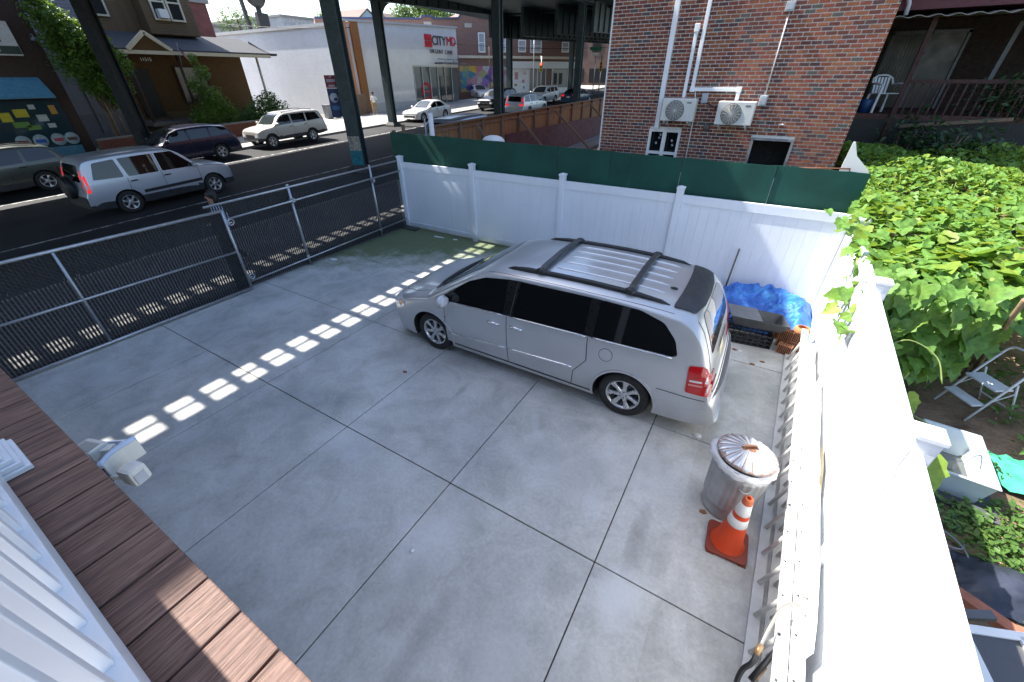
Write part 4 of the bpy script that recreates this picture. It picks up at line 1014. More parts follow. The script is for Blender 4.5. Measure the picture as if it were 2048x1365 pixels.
M_VINE=leafmat('vine_leaf',(.15,.30,.06),.38,.5); M_VINE2=leafmat('vine_leaf_yellow',(.22,.33,.05),.38); M_WEED=leafmat('weed_leaf',(.085,.17,.035),.3); M_DGREEN=leafmat('dark_leaf',(.03,.075,.025),.2); M_STEM=plain('green_stem',(.19,.25,.07),.6,var=.2); M_TWIG=plain('dry_twig',(.16,.11,.07),.9,var=.3)
def leaf_shape(kind,rng):
    """lobed leaf, base at origin, tip along +y, lying near the xy plane; returns verts, faces (size 1)"""
    if kind=='vine':
        out=[(0,-.02),(.20,-.16),(.42,-.12),(.50,.10),(.43,.28),(.50,.46),(.30,.56),(.20,.74),(0,1.0),(-.20,.74),(-.30,.56),(-.50,.46),(-.43,.28),(-.50,.10),(-.42,-.12),(-.20,-.16)]
    elif kind=='oval': out=[(0,0),(.16,.18),(.22,.45),(.14,.75),(0,1),(-.14,.75),(-.22,.45),(-.16,.18)]
    cup=rng.uniform(.05,.3); dr=rng.uniform(.1,.45)
    z=lambda x,y: cup*abs(x)*1.0-dr*y*y*.6+rng.uniform(-.035,.035)
    V=[(x,y,z(x,y)) for x,y in out]; mid=[(0,.3,z(0,.3)-.05),(0,.62,z(0,.62)-.05)]
    n=len(V); V+=mid; F=[]
    for i in range(n):
        a,b=i,(i+1)%n; y=(out[a][1]+out[b][1])/2; F.append((a,b,n+(1 if y>.46 else 0)))
    h=n//2
    # close the gap between the two centre points
    for i in range(n):
        a,b=i,(i+1)%n
        ya=(out[a][1]+out[b][1])/2
    for sgn in (1,-1):
        best=None
        for i in range(n):
            a=(i-1)%n; b=(i+1)%n
            y0=(out[a][1]+out[i][1])/2; y1=(out[i][1]+out[b][1])/2
            if (y0<=.46)!=(y1<=.46) and out[i][0]*sgn>0: best=i
        if best is not None: F.append((best,n+1,n) if sgn>0 else (best,n,n+1))
    return V,F
def put_leaf(mb,kind,p,size,yaw,tilt,roll,rng,cache):
    key=(kind,rng.randrange(5))
    if key not in cache: cache[key]=leaf_shape(kind,rng)
    V,F=cache[key]; M=Matrix.Translation(p)@Matrix.Rotation(yaw,4,'Z')@Matrix.Rotation(tilt,4,'X')@Matrix.Rotation(roll,4,'Y')@Matrix.Scale(size,4)
    mb.add([M@Vector(v) for v in V],F,True)
rg=random.Random(31); cache={}
vine=thing('squash_vine','mass of bright green squash vines climbing over a trellis on the right','vine')
vfront=lambda x:5.55+.45*math.sin(x*1.9)+max(0,min(1.6,(x-1.5)*.95))
vz=lambda x,y:(1.88+.40*min(1,max(0,(y-6.0)/5.5))-.25*max(0,1-(y-vfront(x))/.5)+.10*math.sin(x*2.1+y*1.3)+.08*math.sin(y*2.7-x*1.1)+.05*math.sin(5*x+4*y))
def in_vine(x,y): return y>vfront(x)
far1,far2=MB(),MB(); near=[]
n=0
while n<16500:
    x=rg.uniform(1.38,8.2); y=5.2+9.6*rg.random()
    if not in_vine(x,y): continue
    n+=1
    dep=rg.random()**2.2*.55; p=Vector((x,y,vz(x,y)-dep)); sz=rg.uniform(.06,.12) if y>9.5 else rg.uniform(.08,.17) if y>7.5 else rg.uniform(.09,.22)
    yaw=rg.uniform(0,2*PI); tl=rg.gauss(-.25,.35); rl=rg.gauss(0,.35)
    if y<8.0 and dep<.10 and len(near)<205 and rg.random()<.6: near.append((p,sz*1.1,yaw,tl,rl)); continue
    put_leaf(far2 if rg.random()<.14 else far1,'vine',p,sz,yaw,tl,rl,rg,cache)
# fringe hanging on the near side and over the fence top
for k in range(900):
    x=1.4+3.4*rg.random()**1.4; y0=vfront(x)-.05
    p=Vector((x,y0+rg.uniform(-.15,.5),rg.uniform(.75 if x<2.6 else 1.1,1.9))); put_leaf(far1,'vine',p,rg.uniform(.12,.24),rg.uniform(2.4,3.9),rg.uniform(-1.3,-.3),rg.gauss(0,.3),rg,cache)
o=far1.build('leaves',M_VINE,vine); o['kind']='stuff'; o=far2.build('yellow_leaves',M_VINE2,vine); o['kind']='stuff'
lm=[]
for k in range(6):
    q=MB(); V,F=leaf_shape('vine',rg); q.add(V,F,True); me=q.mesh('leaf'); me.materials.append(M_VINE2 if k==5 else M_VINE); lm.append(me)
for y in [5.0+.06*k for k in range(62)]:
    near.append((Vector((fx(y)+rg.uniform(-.20,.35),y+rg.uniform(-.1,.1),1.86+rg.uniform(-.02,.16)+(0 if y>6.3 else -.5))),rg.uniform(.14,.24),rg.uniform(0,6.28),rg.uniform(-.7,.2),rg.gauss(0,.3)))
for p,s_ in (((1.30,6.4,1.72),.2),((1.27,6.1,1.5),.2),((1.22,6.3,1.35),.16),((1.26,6.75,1.82),.2),((1.20,6.15,1.25),.13),((1.72,4.0,1.15),.26),((1.62,3.35,1.35),.27),((1.66,4.25,1.3),.18),((1.7,3.55,1.2),.2),((1.32,7.1,1.95),.22),((1.24,7.5,1.93),.2),((1.18,7.9,1.9),.18),((1.0,8.3,1.93),.14)):
    near.append((Vector(p),s_,rg.uniform(2.2,4.0),rg.uniform(-.9,-.3),rg.gauss(0,.3)))
for p,sz,yaw,tl,rl in near[:298]:
    o=obj('leaf',rg.choice(lm),None,vine); o.matrix_local=Matrix.Translation(p)@Matrix.Rotation(yaw,4,'Z')@Matrix.Rotation(tl,4,'X')@Matrix.Rotation(rl,4,'Y')@Matrix.Scale(sz,4)
m=MB()
for k in range(120):
    x=rg.uniform(1.5,5); y=rg.uniform(6.8,12); p=Vector((x,y,vz(x,y)-.15)); path=[p]
    for j in range(4): p=p+Vector((rg.uniform(-.2,.2),rg.uniform(-.3,.15),rg.uniform(-.28,.04))); path.append(p.copy())
    m.tube(path,rg.uniform(.004,.009),5)
for pts in ([(1.75,6.1,1.35),(2.1,6.3,1.5),(2.6,6.9,1.65),(3.3,7.4,1.8),(4.2,7.9,1.9)],[(1.55,5.0,1.35),(1.75,5.1,1.45),(2.0,5.05,1.35),(2.1,4.9,1.15)],[(1.6,4.3,1.1),(1.62,4.4,1.3),(1.66,4.45,1.42)],[(1.55,3.5,1.2),(1.8,3.9,1.0),(1.95,4.2,1.05),(1.75,4.3,1.1)]): m.tube(spline(pts,5),.007,5)
m.build('stems',M_STEM,vine)['kind']='stuff'
m=MB()
for x in (1.7,3.3,5.0,6.6):
    for y in (7.4,10.5,13.5): m.cyl((x,y,-.05),(x,y,1.95),.022,.02,6)
for y in (7.4,9,10.5,12,13.5): m.bar((1.5,y,1.92),(7.5,y,1.95),.03,.03)
for x in (1.7,3.3,5.0,6.6): m.bar((x,7.2,1.93),(x,14.3,1.96),.03,.03)
m.build('trellis',M_TWIG,vine)
m=MB()
for k in range(70):
    a=Vector((rg.uniform(1.7,4.2),rg.uniform(6.9,9.5),rg.uniform(.1,1.8))); b=a+Vector((rg.uniform(-.5,.5),rg.uniform(-.4,.4),rg.uniform(-.7,.5))); m.tube([a,(a+b)/2+Vector((.03,.03,.05)),b],.004,4)
m.build('dry_twigs',M_TWIG,vine)['kind']='stuff'
m=MB(); m.cyl((3.5,7.7,0),(2.45,5.45,1.95),.032,.022,8); tag(m.build('bamboo_pole',plain('old_bamboo',(.24,.17,.10),.8,var=.25,scale=9)),'long brown pole leaning under the vines beside the step stool','pole')
# ================================================================ things in the yard
# metal trash can with tilted rusty lid and a white bag
def mat_galv_can():
    t=NT('zinc_can'); p=t.coord('Object'); a=t.noise(p,5,5,.65); b=t.noise(t.node('ShaderNodeMapping',{'Vector':p,'Scale':(6,6,.8)}).outputs[0],2,5,.7)
    c=t.ramp(a,[(.3,(.36,.37,.38)),(.7,(.52,.53,.54))]); c=t.mix(t.ramp(b,[(.6,0.0),(.8,.4)]),c,(.14,.13,.12)); t.set(col=c,metal=.55,rough=.5); return t.m
def mat_rusty_lid():
    t=NT('rusty_zinc_lid'); p=t.coord('Object'); s=t.sep(p); r=t.node('ShaderNodeVectorMath',{0:p},operation='LENGTH').outputs['Value']
    ang=t.math('ARCTAN2',s[1],s[0]); n=t.noise(p,9,6,.7)
    ray=t.math('ABSOLUTE',t.math('SINE',t.math('MULTIPLY',ang,9.5))); sect=t.math('GREATER_THAN',t.math('ADD',t.math('MULTIPLY',s[0],-1.0),t.math('MULTIPLY',n,.12)),-.02)
    core=t.math('LESS_THAN',t.math('ADD',r,t.math('MULTIPLY',n,.10)),.165); spokes=t.math('MULTIPLY',t.math('MULTIPLY',t.math('LESS_THAN',t.math('ADD',ray,t.math('MULTIPLY',n,.35)),.40),sect),.8); edge=t.math('MULTIPLY',t.math('GREATER_THAN',t.math('ADD',r,t.math('MULTIPLY',n,.16)),.385),.7)
    f=t.math('MAXIMUM',t.math('MAXIMUM',core,spokes),edge)
    c=t.mix(f,t.ramp(n,[(.3,(.50,.52,.54)),(.7,(.66,.67,.68))]),t.ramp(t.noise(p,30,4),[(.3,(.14,.05,.02)),(.7,(.36,.15,.06))]))
    t.set(col=c,metal=t.math('MULTIPLY',t.math('SUBTRACT',1.0,f),.6),rough=t.math('ADD',.38,t.math('MULTIPLY',f,.45))); return t.m
tc=thing('trash_can','galvanised metal trash can with rusty ribbed lid and white liner','trash can',(.575,3.34,0)); TS=.89
prof=[(r*TS,h) for r,h in [(0,0.0),(.245,0.0),(.255,.01),(.255,.05),(.248,.06),(.262,.16),(.27,.17),(.266,.18),(.285,.60),(.292,.61),(.286,.625),(.296,.70),(.302,.71),(.302,.73),(.294,.735)]]
m=MB(); n=96; rings=[]
for r,h in prof:
    ring=[]
    for k in range(n):
        rib=.005*(1 if (k//2)%2 else -1) if .17<h<.62 and r>.2 else 0
        a=2*PI*k/n; ring.append(((r+rib)*math.cos(a),(r+rib)*math.sin(a),h))
    rings.append(ring)
m.ring(rings,True,False,True); m.build('can_body',mat_galv_can(),tc)
m=MB(); rg=random.Random(4); rings=[]
for r,h,j in ((.25,.742,.0),(.268,.738,.004),(.280,.722,.008),(.281,.695,.010),(.272,.668,.006)):
    ring=[]
    for k in range(48):
        a=2*PI*k/48; q=j*math.sin(k*1.7)*.6+j*rg.uniform(-.5,.5)+(.03 if 20<k<27 and r>.275 else 0); ring.append(((r+q)*math.cos(a),(r+q)*math.sin(a),h+rg.uniform(-.012,.012)*(1 if j else 0)))
    rings.append(ring)
m.ring(rings,True,False,True); m.build('bin_liner',plain('white_bag_plastic',(.74,.75,.77),.3,var=.06),tc)
m=MB(); rings=[]
for r,h,rb in ((.0,.105,0),(.06,.10,0),(.10,.092,.0),(.12,.088,.004),(.22,.062,.010),(.285,.035,.010),(.30,.022,.0),(.312,.02,0),(.316,.0,0),(.305,-.025,0)):
    rings.append([((max(r,.003))*math.cos(2*PI*k/114),(max(r,.003))*math.sin(2*PI*k/114),h+(rb*(1 if (k//3)%2 else -1))) for k in range(114)])
m.ring(rings,True,False,True); ld=m.build('lid',mat_rusty_lid(),tc,(0.0,0.0,.765),(R(-3),R(5),R(35))); ld.scale=(.835,.835,.8)
m=MB(); m.tube([(-.07,0,.095),(-.065,0,.125),(0,0,.135),(.065,0,.125),(.07,0,.095)],.014,8); m.bar((-.09,0,.10),(.09,0,.10),.05,.012); m.build('lid_handle',plain('brown_rust',(.20,.09,.05),.85,var=.4,scale=20),ld)
m=MB(); m.tube([(.02,-.240,.56),(.02,-.265,.55),(.06,-.27,.53),(.10,-.26,.55),(.10,-.225,.56)],.005,6); m.build('side_handle',M_GALV,tc)
# traffic cone
def mat_cone(name,col):
    t=NT(name); p=t.coord('Object'); n=t.noise(p,7,6,.7); t.set(col=t.mix(t.ramp(n,[(.55,0.0),(.75,.45)]),col,(.10,.035,.02)),rough=.55); return t.m
cn=thing('traffic_cone','orange traffic cone with two white bands beside the trash can','traffic cone',(.65,2.885,0),R(2))
m=MB(); a=.18; P=rounded([(-a,-a),(a,-a),(a,a),(-a,a)],.05); m.prism([(x,y,.012) for x,y in P],(0,0,.028)); b_=m.build('base',mat_cone('cone_base_red',(.20,.032,.016)),cn,bevel=.006)
for x,y in ((-.13,-.15),(.14,-.15),(.13,.14),(-.14,.13)):
    m=MB(); m.box(x-.035,x+.035,y-.03,y+.03,0,.012); m.build('foot',mat_cone('cone_foot',(.22,.07,.03)),b_)
cr=lambda z:.128-(.128-.034)*(z-.04)/.66
m=MB(); m.lathe([(.150,.041),(.146,.05),(cr(.07),.07),(cr(.39),.39),(cr(.5),.5),(cr(.62),.62),(.036,.69),(.028,.70),(.022,.70),(.022,.66)],32); m.build('cone_body',mat_cone('cone_orange',(.62,.055,.008)),cn)
for z0,z1 in ((.355,.455),(.505,.635)):
    m=MB(); m.lathe([(cr(z0)+.001,z0),(cr(z0)+.003,z0+.002),(cr(z1)+.003,z1-.002),(cr(z1)+.001,z1)],32); m.build('white_band',M_WHITE,cn)
m=MB(); m.lathe([(cr(.638)+.002,.638),(.039,.69),(.030,.703),(.020,.703)],24); m.build('tip',plain('faded_orange',(.50,.12,.04),.6),cn)
# ladder lying on its side along the right fence
M_ALU=plain('aluminium_ladder',(.60,.60,.585),.5,metal=.35,var=.14,scale=5); M_ALW=plain('pale_paint_ladder',(.72,.715,.69),.55,var=.12,scale=4)
LD=Vector((.205,5.65,0)).normalized(); LP=lambda s,off,z:Vector((.955,1.15,0))+LD*s+Vector((LD.y,-LD.x,0))*off+Vector((0,0,z))
def rail(parent,s0,s1,off,z,mat,w_=.082,h=.030,web='top',name='ladder_rail'):
    m=MB(); p,q=LP(s0,off,z),LP(s1,off,z)
    m.bar(p,q,w_,.006); m.bar(LP(s0,off-w_/2+.004,z-h/2),LP(s1,off-w_/2+.004,z-h/2),.006,h); m.bar(LP(s0,off+w_/2-.004,z-h/2),LP(s1,off+w_/2-.004,z-h/2),.006,h)
    return m.build(name,mat,parent)
for li,(s0,s1,off,zt,lab) in enumerate(((.0,5.75,.015,.45,'aluminium ladder lying on edge along the right fence, nearest the concrete'),(.35,5.3,.108,.47,'second aluminium ladder section lying between the first ladder and the fence'))):
    L=thing('ladder',lab,'ladder',group='ladders by the right fence')
    rail(L,s0,s1,off,zt,M_ALW); 
    rail(L,s0+.1,s1,off-.085 if li==0 else off-.06,.035,M_ALU,.085,.03)
    k=0; s_=s0+.25
    while s_<s1-.1:
        m=MB(); m.tube([LP(s_,off,zt-.01),LP(s_,off-(.085 if li==0 else .06),.03)],.018,8); m.build('rung',M_ALU,L)
        m=MB(); m.lathe([(0,.0),(.010,.0),(.010,.004),(0,.004)],8,tuple(LP(s_,off-.02,zt+.003))); m.build('rivet',M_TRIM,L); s_+=.305
# white boards / gutter pieces standing against the fence
m=MB()
pts=[];
for s_,w_ in ((1.2,.05),(1.5,.07),(2.4,.06),(3.6,.07),(4.6,.05)): pts.append((s_,w_))
m.ring([[LP(s_,.085,.505),LP(s_,.085+w_,.53),LP(s_,.09+w_,.525),LP(s_,.09,.50)] for s_,w_ in pts],True,True,False); tag(m.build('gutter',plain('white_gutter',(.76,.78,.78),.4,var=.05)),'long white plastic gutter strip resting on the ladders beside the fence','gutter')
m=MB(); m.ring([[LP(s_,.150+o,.44),LP(s_,.165+o,.60+h),LP(s_,.170+o,.60+h),LP(s_,.155+o,.44)] for s_,o,h in ((.75,-.03,.03),(.95,-.02,.05),(1.4,.005,.02),(1.9,-.005,.04),(2.4,.01,.0),(2.9,-.01,.03),(3.5,.01,.0),(4.2,0,.02))],True,True,False); tag(m.build('warped_board',plain('white_warped_board',(.75,.77,.76),.45,var=.06,scale=3)),'thin warped white board leaning on the right fence above the ladders','board')
m=MB(); m.prism([LP(2.2,.175,.62),LP(2.5,.18,.66),LP(2.85,.18,.65),LP(2.8,.175,.6),LP(2.35,.17,.59)],(.004,0,0)); tag(m.build('torn_strip',plain('brown_strip',(.20,.17,.11),.8,var=.3)),'torn brown strip stuck between white gutter and fence','strip')
# spray lance with its hose at the near end of the ladders
sl=thing('spray_lance','grey spray lance with black hose lying over the near ladder end','spray lance')
m=MB(); m.tube(spline([(1.07,2.22,.56),(1.02,2.2,.58),(.95,2.12,.57),(.90,1.98,.53),(.865,1.85,.47)],5),.012,8); m.build('lance_tube',plain('dull_tube',(.30,.29,.27),.4,metal=.6),sl)
m=MB(); m.tube(spline([(.865,1.85,.47),(.84,1.75,.42),(.80,1.70,.36),(.79,1.62,.28),(.84,1.55,.2),(.9,1.5,.12),(.95,1.42,.05)],5),.017,8); m.build('hose',M_BLKP,sl)
m=MB(); m.cyl((.868,1.86,.475),(.853,1.80,.445),.02,.02,10); m.cyl((.93,1.80,.36),(.88,1.70,.33),.018,.018,10); m.build('brass_joint',plain('brass_collar',(.35,.22,.11),.4,metal=.5),sl)
m=MB(); m.cyl((.98,1.92,.42),(.86,1.68,.33),.016,.02,10); m.build('grip',M_BLKP,sl)
# ---------------------------------------------------------------- heap in the corner: tarp, trays, crates, bricks, pot
def mat_tarp():
    t=NT('blue_tarp'); p=t.coord('Object'); n=t.noise(p,3,6,.7,.6); f=t.noise(p,150,2); w_=t.noise(p,14,5,.7)
    c=t.ramp(n,[(.28,(.005,.05,.28)),(.5,(.015,.13,.52)),(.68,(.07,.30,.68)),(.8,(.20,.48,.74))]); t.set(col=c,rough=.38,spec=.5); t.bump(w_,.7,.03); return t.m  # pale end of the ramp paints highlights on the folds
m=MB(); nx,ny=110,80; rg=random.Random(8)
from mathutils import noise as mn
def th(u,v):
    e=min(1,u*5)*min(1,(1-u)*6)*min(1,v*4)*min(1,(1-v)*5)
    q=Vector((u*3.4,v*2.8,0)); w_=Vector((mn.noise(q*1.3),mn.noise(q*1.3+Vector((9,2,0))),0))*.5; q2=q+w_
    h=.21+.18*v+.15*mn.noise(q*.9)+.13*(abs(mn.noise(q2*1.5))-.15)+.10*abs(mn.noise(q2*3.1+Vector((4,7,0))))+.05*abs(mn.noise(q2*6.5+Vector((1,7,0))))
    h+=.15*math.exp(-((u-.78)**2/.035+(v-.55)**2/.10))
    return max(.012,e**.45*h)
P=[]
for i in range(nx+1):
    for j in range(ny+1):
        u,v_=i/nx,j/ny; wob=.05*mn.noise(Vector((u*4,v_*9,3))); P.append((-.26+1.68*u+wob,7.22+1.36*v_+.06*mn.noise(Vector((u*8,v_*3,7))),th(u,v_)))
m.add(P,[(i*(ny+1)+j,(i+1)*(ny+1)+j,(i+1)*(ny+1)+j+1,i*(ny+1)+j+1) for i in range(nx) for j in range(ny)],True); tag(m.build('tarp',mat_tarp()),'crumpled bright blue tarp heaped in the back corner of the yard','tarp')
def crate(label,x0,x1,y0,y1,z0,z1,rz=0):
    t=thing('plastic_crate',label,'crate',((x0+x1)/2,(y0+y1)/2,z0),rz,'black crates in the corner'); a,b,h=(x1-x0)/2,(y1-y0)/2,z1-z0
    m=MB()
    for zz_ in (.0,h*.3,h*.6,h-.02):
        for p,q in (((-a,-b),(a,-b)),((a,-b),(a,b)),((a,b),(-a,b)),((-a,b),(-a,-b))): m.bar((p[0],p[1],zz_+.01),(q[0],q[1],zz_+.01),.012,.02)
    m.build('hoops',M_BLKP,t); m=MB()
    for k in range(9):
        f=-1+2*k/8
        for p in ((f*a,-b),(f*a,b),(-a,f*b),(a,f*b)): m.box(p[0]-.008,p[0]+.008,p[1]-.008,p[1]+.008,.0,h)
    m.build('bars',M_BLKP,t); m=MB(); m.box(-a,a,-b,b,0,.01); m.build('bottom',M_BLKP,t); return t
crate('low black plastic crate under the dark tray behind the minivan',.10,.80,6.75,7.10,0,.22,.12); crate('black lattice crate half hidden by the blue tarp near the minivan',-.12,.40,7.2,7.5,0,.30,.2)
tr=thing('black_tray','sloping black plastic mixing tray on crates by the blue tarp','tray',(.52,6.98,.30),R(8),rot=(R(-7),R(3),R(10)))
m=MB(); o_=[(-.42,-.27),(.42,-.27),(.42,.30),(-.42,.30)]; i_=[(-.33,-.19),(.33,-.19),(.33,.22),(-.33,.22)]
m.ring([[(x,y,.15) for x,y in o_],[(x*.985,y*.985,.155) for x,y in o_],[(x*.96,y*.96,.15) for x,y in o_],[(x,y,.015) for x,y in i_]],True,False,False); m.add([(x,y,.015) for x,y in i_],[(0,1,2,3)]); m.ring([[(x*1.02,y*1.02,.0) for x,y in i_],[(x,y,.149) for x,y in o_]],True,False,False); m.build('tray_shell',plain('dusty_black_plastic',(.05,.052,.056),.5,var=.4,scale=4),tr)
m=MB(); m.box(-.44,.02,-.285,.31,.158,.166); m.build('cover_sheet',plain('grey_sheet',(.12,.125,.13),.45,var=.25,scale=3),tr)
M_CLAY=plain('clay_brick',(.36,.15,.075),.85,var=.3,scale=12,bump=.3); M_HOLE=plain('brick_hole',(.02,.012,.01),.95)
def hollow_brick(lab,loc,rz,tilt=0):
    t=thing('hollow_brick',lab,'brick',loc,0,'hollow clay bricks in the corner',rot=(tilt,0,rz)); m=MB(); m.box(-.055,.055,-.1,.1,0,.16); m.build('block',M_CLAY,t,bevel=.004)
    h=MB()
    for x in (-.03,0,.03):
        for y in (-.07,-.035,0,.035,.07): h.box(x-.009,x+.009,y-.011,y+.011,.1575,.1605)
    h.build('holes',M_HOLE,t)
    g_=MB()
    for y in (-.08,-.055,-.03,-.005,.02,.045,.07): g_.box(-.0565,-.0545,y-.006,y+.006,.005,.155); g_.box(.0545,.0565,y-.006,y+.006,.005,.155)
    for x in (-.04,-.02,0,.02,.04): g_.box(x-.005,x+.005,-.1015,-.0995,.005,.155)
    g_.build('grooves',M_HOLE,t)
hollow_brick('hollow clay brick standing at the front foot of the brick stack',(1.02,6.80,0),R(75)); hollow_brick('hollow clay brick in the stack directly under the terracotta pot',(1.14,6.98,.165),R(85)); hollow_brick('hollow clay brick behind the front one, lower in the stack',(1.13,6.98,0),R(85)); hollow_brick('hollow clay brick upper middle of the stack beside the tray corner',(1.0,7.02,.0),R(80)); hollow_brick('hollow clay brick on top of the stack beside the tray corner',(1.0,7.0,.165),R(70)); hollow_brick('hollow clay brick at the back of the stack against the blue tarp',(.93,7.26,.02),R(95))
pt=thing('terracotta_pot','round terracotta pot on top of the hollow bricks by the fence','pot',(1.155,6.93,.33))
m=MB(); m.lathe([(0,.0),(.06,0),(.10,.03),(.115,.07),(.10,.115),(.075,.13),(.068,.125),(.08,.10),(.085,.06),(0,.05)],24); m.build('pot_body',plain('terracotta',(.42,.17,.07),.8,var=.2,scale=10),pt)
m=MB(); m.cyl((-.10,8.50,0),(-.06,8.58,.98),.016,.016,8); tag(m.build('metal_pole',plain('dark_grey_pole',(.10,.10,.10),.5,metal=.4)),'short grey metal pole leaning on the white fence beside the tarp','pole')
# litter on the concrete
M_PAPER=plain('paper_scrap',(.70,.70,.70),.8,var=.06)
def scrap(lab,x,y,pts,z=.004,mat=None,name='paper_scrap',cat='litter'):
    m=MB(); rr=random.Random(int(x*100)); n=len(pts); top=[(x+a,y+b,z+rr.uniform(.004,.014)) for a,b in pts]; c=(x,y,z+.022)
    m.add(top+[c]+[(p[0],p[1],z-.002) for p in top],[(i,(i+1)%n,n) for i in range(n)]+[(i,n+1+i,n+1+(i+1)%n,(i+1)%n) for i in range(n)]); tag(m.build(name,mat or M_PAPER),lab,cat)
scrap('tiny white scrap in the middle of the front concrete slab',-1.89,1.28,[(.02,.0),(.01,.02),(-.02,.012),(-.018,-.012),(.006,-.018)])
scrap('white plastic lid lying on the concrete near the trash can',.16,4.2,[(.05*math.cos(t),.038*math.sin(t)) for t in [R(30*k) for k in range(12)]])
scrap('small white scrap on the concrete behind the minivan',.42,6.5,[(.03,.0),(.01,.025),(-.025,.015),(-.02,-.02),(.01,-.02)])
scrap('crumpled white paper by the chain-link fence foot',-8.62,5.75,[(.10,.05),(.02,.09),(-.1,.03),(-.09,-.03),(.03,-.05)])
scrap('long white paper strip at the foot of the white fence',-7.43,8.35,[(.16,.03),(.15,.07),(-.15,.04),(-.16,-.02),(.0,-.01)]); scrap('small white paper at the fence foot right of the strip',-6.9,8.42,[(.07,.02),(.02,.06),(-.07,.03),(-.05,-.03)])
M_DLEAF=plain('dead_leaf',(.22,.11,.04),.9,var=.3)
for lab,x,y in (('brown dead leaf on concrete left of the cone',.40,3.12),('brown dead leaf behind the minivan bumper',.62,6.2),('dry yellow leaf near the crates behind the minivan',.34,6.5),('dark dry leaf on the concrete close to the crate foot',.75,6.35),('dark speck of leaf on the slab left of the minivan',-3.9,3.3)):
    scrap(lab,x,y,[(.04,.0),(.012,.028),(-.035,.012),(-.03,-.016),(.01,-.02)],mat=M_DLEAF,name='dead_leaf',cat='leaf')
m=MB(); m.box(-8.9,-8.35,8.42,8.6,0,.07); tag(m.build('timber_offcut',plain('dark_offcut',(.06,.06,.055),.9,var=.3),bevel=.01),'dark timber offcut lying at the foot of the corner fence post','timber')
# ---------------------------------------------------------------- motion floodlight under the deck edge
fl=thing('floodlight','white motion sensor floodlight with louvred tray fixed under the deck edge','floodlight',(-1.98,.05,2.49))
def WP(x,y,z): return (x+1.98,y-.05,z-2.49)
M_FLW=plain('cream_white_plastic',(.62,.62,.58),.45,var=.06)
m=MB(); m.prism([WP(-2.16,.04,2.44),WP(-2.16,.07,2.44),WP(-2.03,.175,2.44),WP(-1.985,.18,2.44),WP(-1.99,.04,2.44)],(0,0,.008)); tr_=m.build('lamp_tray',plain('blue_grey_tray',(.30,.38,.50),.4),fl)
for k in range(11):
    x=-2.13+.0125*k; m=MB(); m.bar(WP(x,.05,2.454),WP(x,.075+.0095*k,2.454),.005,.012); m.build('louvre',plain('pale_louvre',(.55,.62,.72),.4),tr_)
m=MB(); m.bar(WP(-2.16,.072,2.452),WP(-2.03,.178,2.452),.008,.024); m.build('tray_rim',M_VINYL,tr_)
m=MB(); m.bar(WP(-2.03,.177,2.452),WP(-1.985,.06,2.452),.02,.03); m.build('tray_rim',M_VINYL,tr_)
m=MB(); m.obox(WP(-2.045,.075,2.492),(1,.35,0),(-.35,1,0),(0,0,1),.052,.036,.026); hd=m.build('lamp_head',M_FLW,fl,bevel=.012)
m=MB(); m.obox(WP(-2.00,.105,2.484),(1,.9,0),(-.9,1,0),(0,0,1),.03,.02,.02); m.build('swivel_joint',M_FLW,hd,bevel=.008)
m=MB(); m.obox(WP(-2.04,.07,2.5185),(1,.35,0),(-.35,1,0),(0,0,1),.036,.022,.002); m.build('lamp_panel',plain('grey_lamp_panel',(.36,.37,.35),.35),hd)
arc=[(-1.935,.19),(-1.93,.165),(-1.928,.14),(-1.922,.115),(-1.91,.092),(-1.893,.07),(-1.875,.055)]
rings=[]
for i,(x,y) in enumerate(arc):
    a_=Vector(arc[max(i-1,0)]); b_=Vector(arc[min(i+1,len(arc)-1)]); t_=(b_-a_).normalized(); nx_,ny_=-t_.y*.013,t_.x*.013
    rings.append([WP(x-nx_,y-ny_,2.43),WP(x+nx_,y+ny_,2.43),WP(x+nx_,y+ny_,2.515),WP(x-nx_,y-ny_,2.515)])
m=MB(); m.ring(rings,True,True,False); vz_=m.build('curved_visor',M_FLW,fl,bevel=.004)
m=MB(); m.tube([WP(x,y,2.517) for x,y in arc],.011,6); m.build('visor_top',plain('sky_blue_top',(.42,.52,.68),.35),vz_)
for k in range(3):
    m=MB(); m.obox(WP(-1.868,.048,2.497-.027*k),(.9,-.6,0),(.6,.9,0),(0,0,1),.005,.012,.010); m.build('sensor_cell',plain('dark_blue_cell',(.012,.016,.05),.2),vz_)
m=MB(); m.obox(WP(-1.81,.115,2.455),(1,.3,0),(-.3,1,0),(0,0,1),.036,.034,.040); sn=m.build('sensor_head',M_FLW,fl,bevel=.016)
m=MB(); m.obox(WP(-1.776,.122,2.448),(1,.3,0),(-.3,1,0),(0,0,1),.004,.02,.022); m.build('sensor_lens',plain('milky_lens',(.42,.44,.50),.3),sn)
m=MB(); m.bar(WP(-1.89,.05,2.45),WP(-1.82,.10,2.45),.018,.018); m.build('sensor_arm',M_FLW,fl)
m=MB(); m.box(-.15,.12,-.022,-.002,-.06,.05); m.build('back_plate',M_FLW,fl)
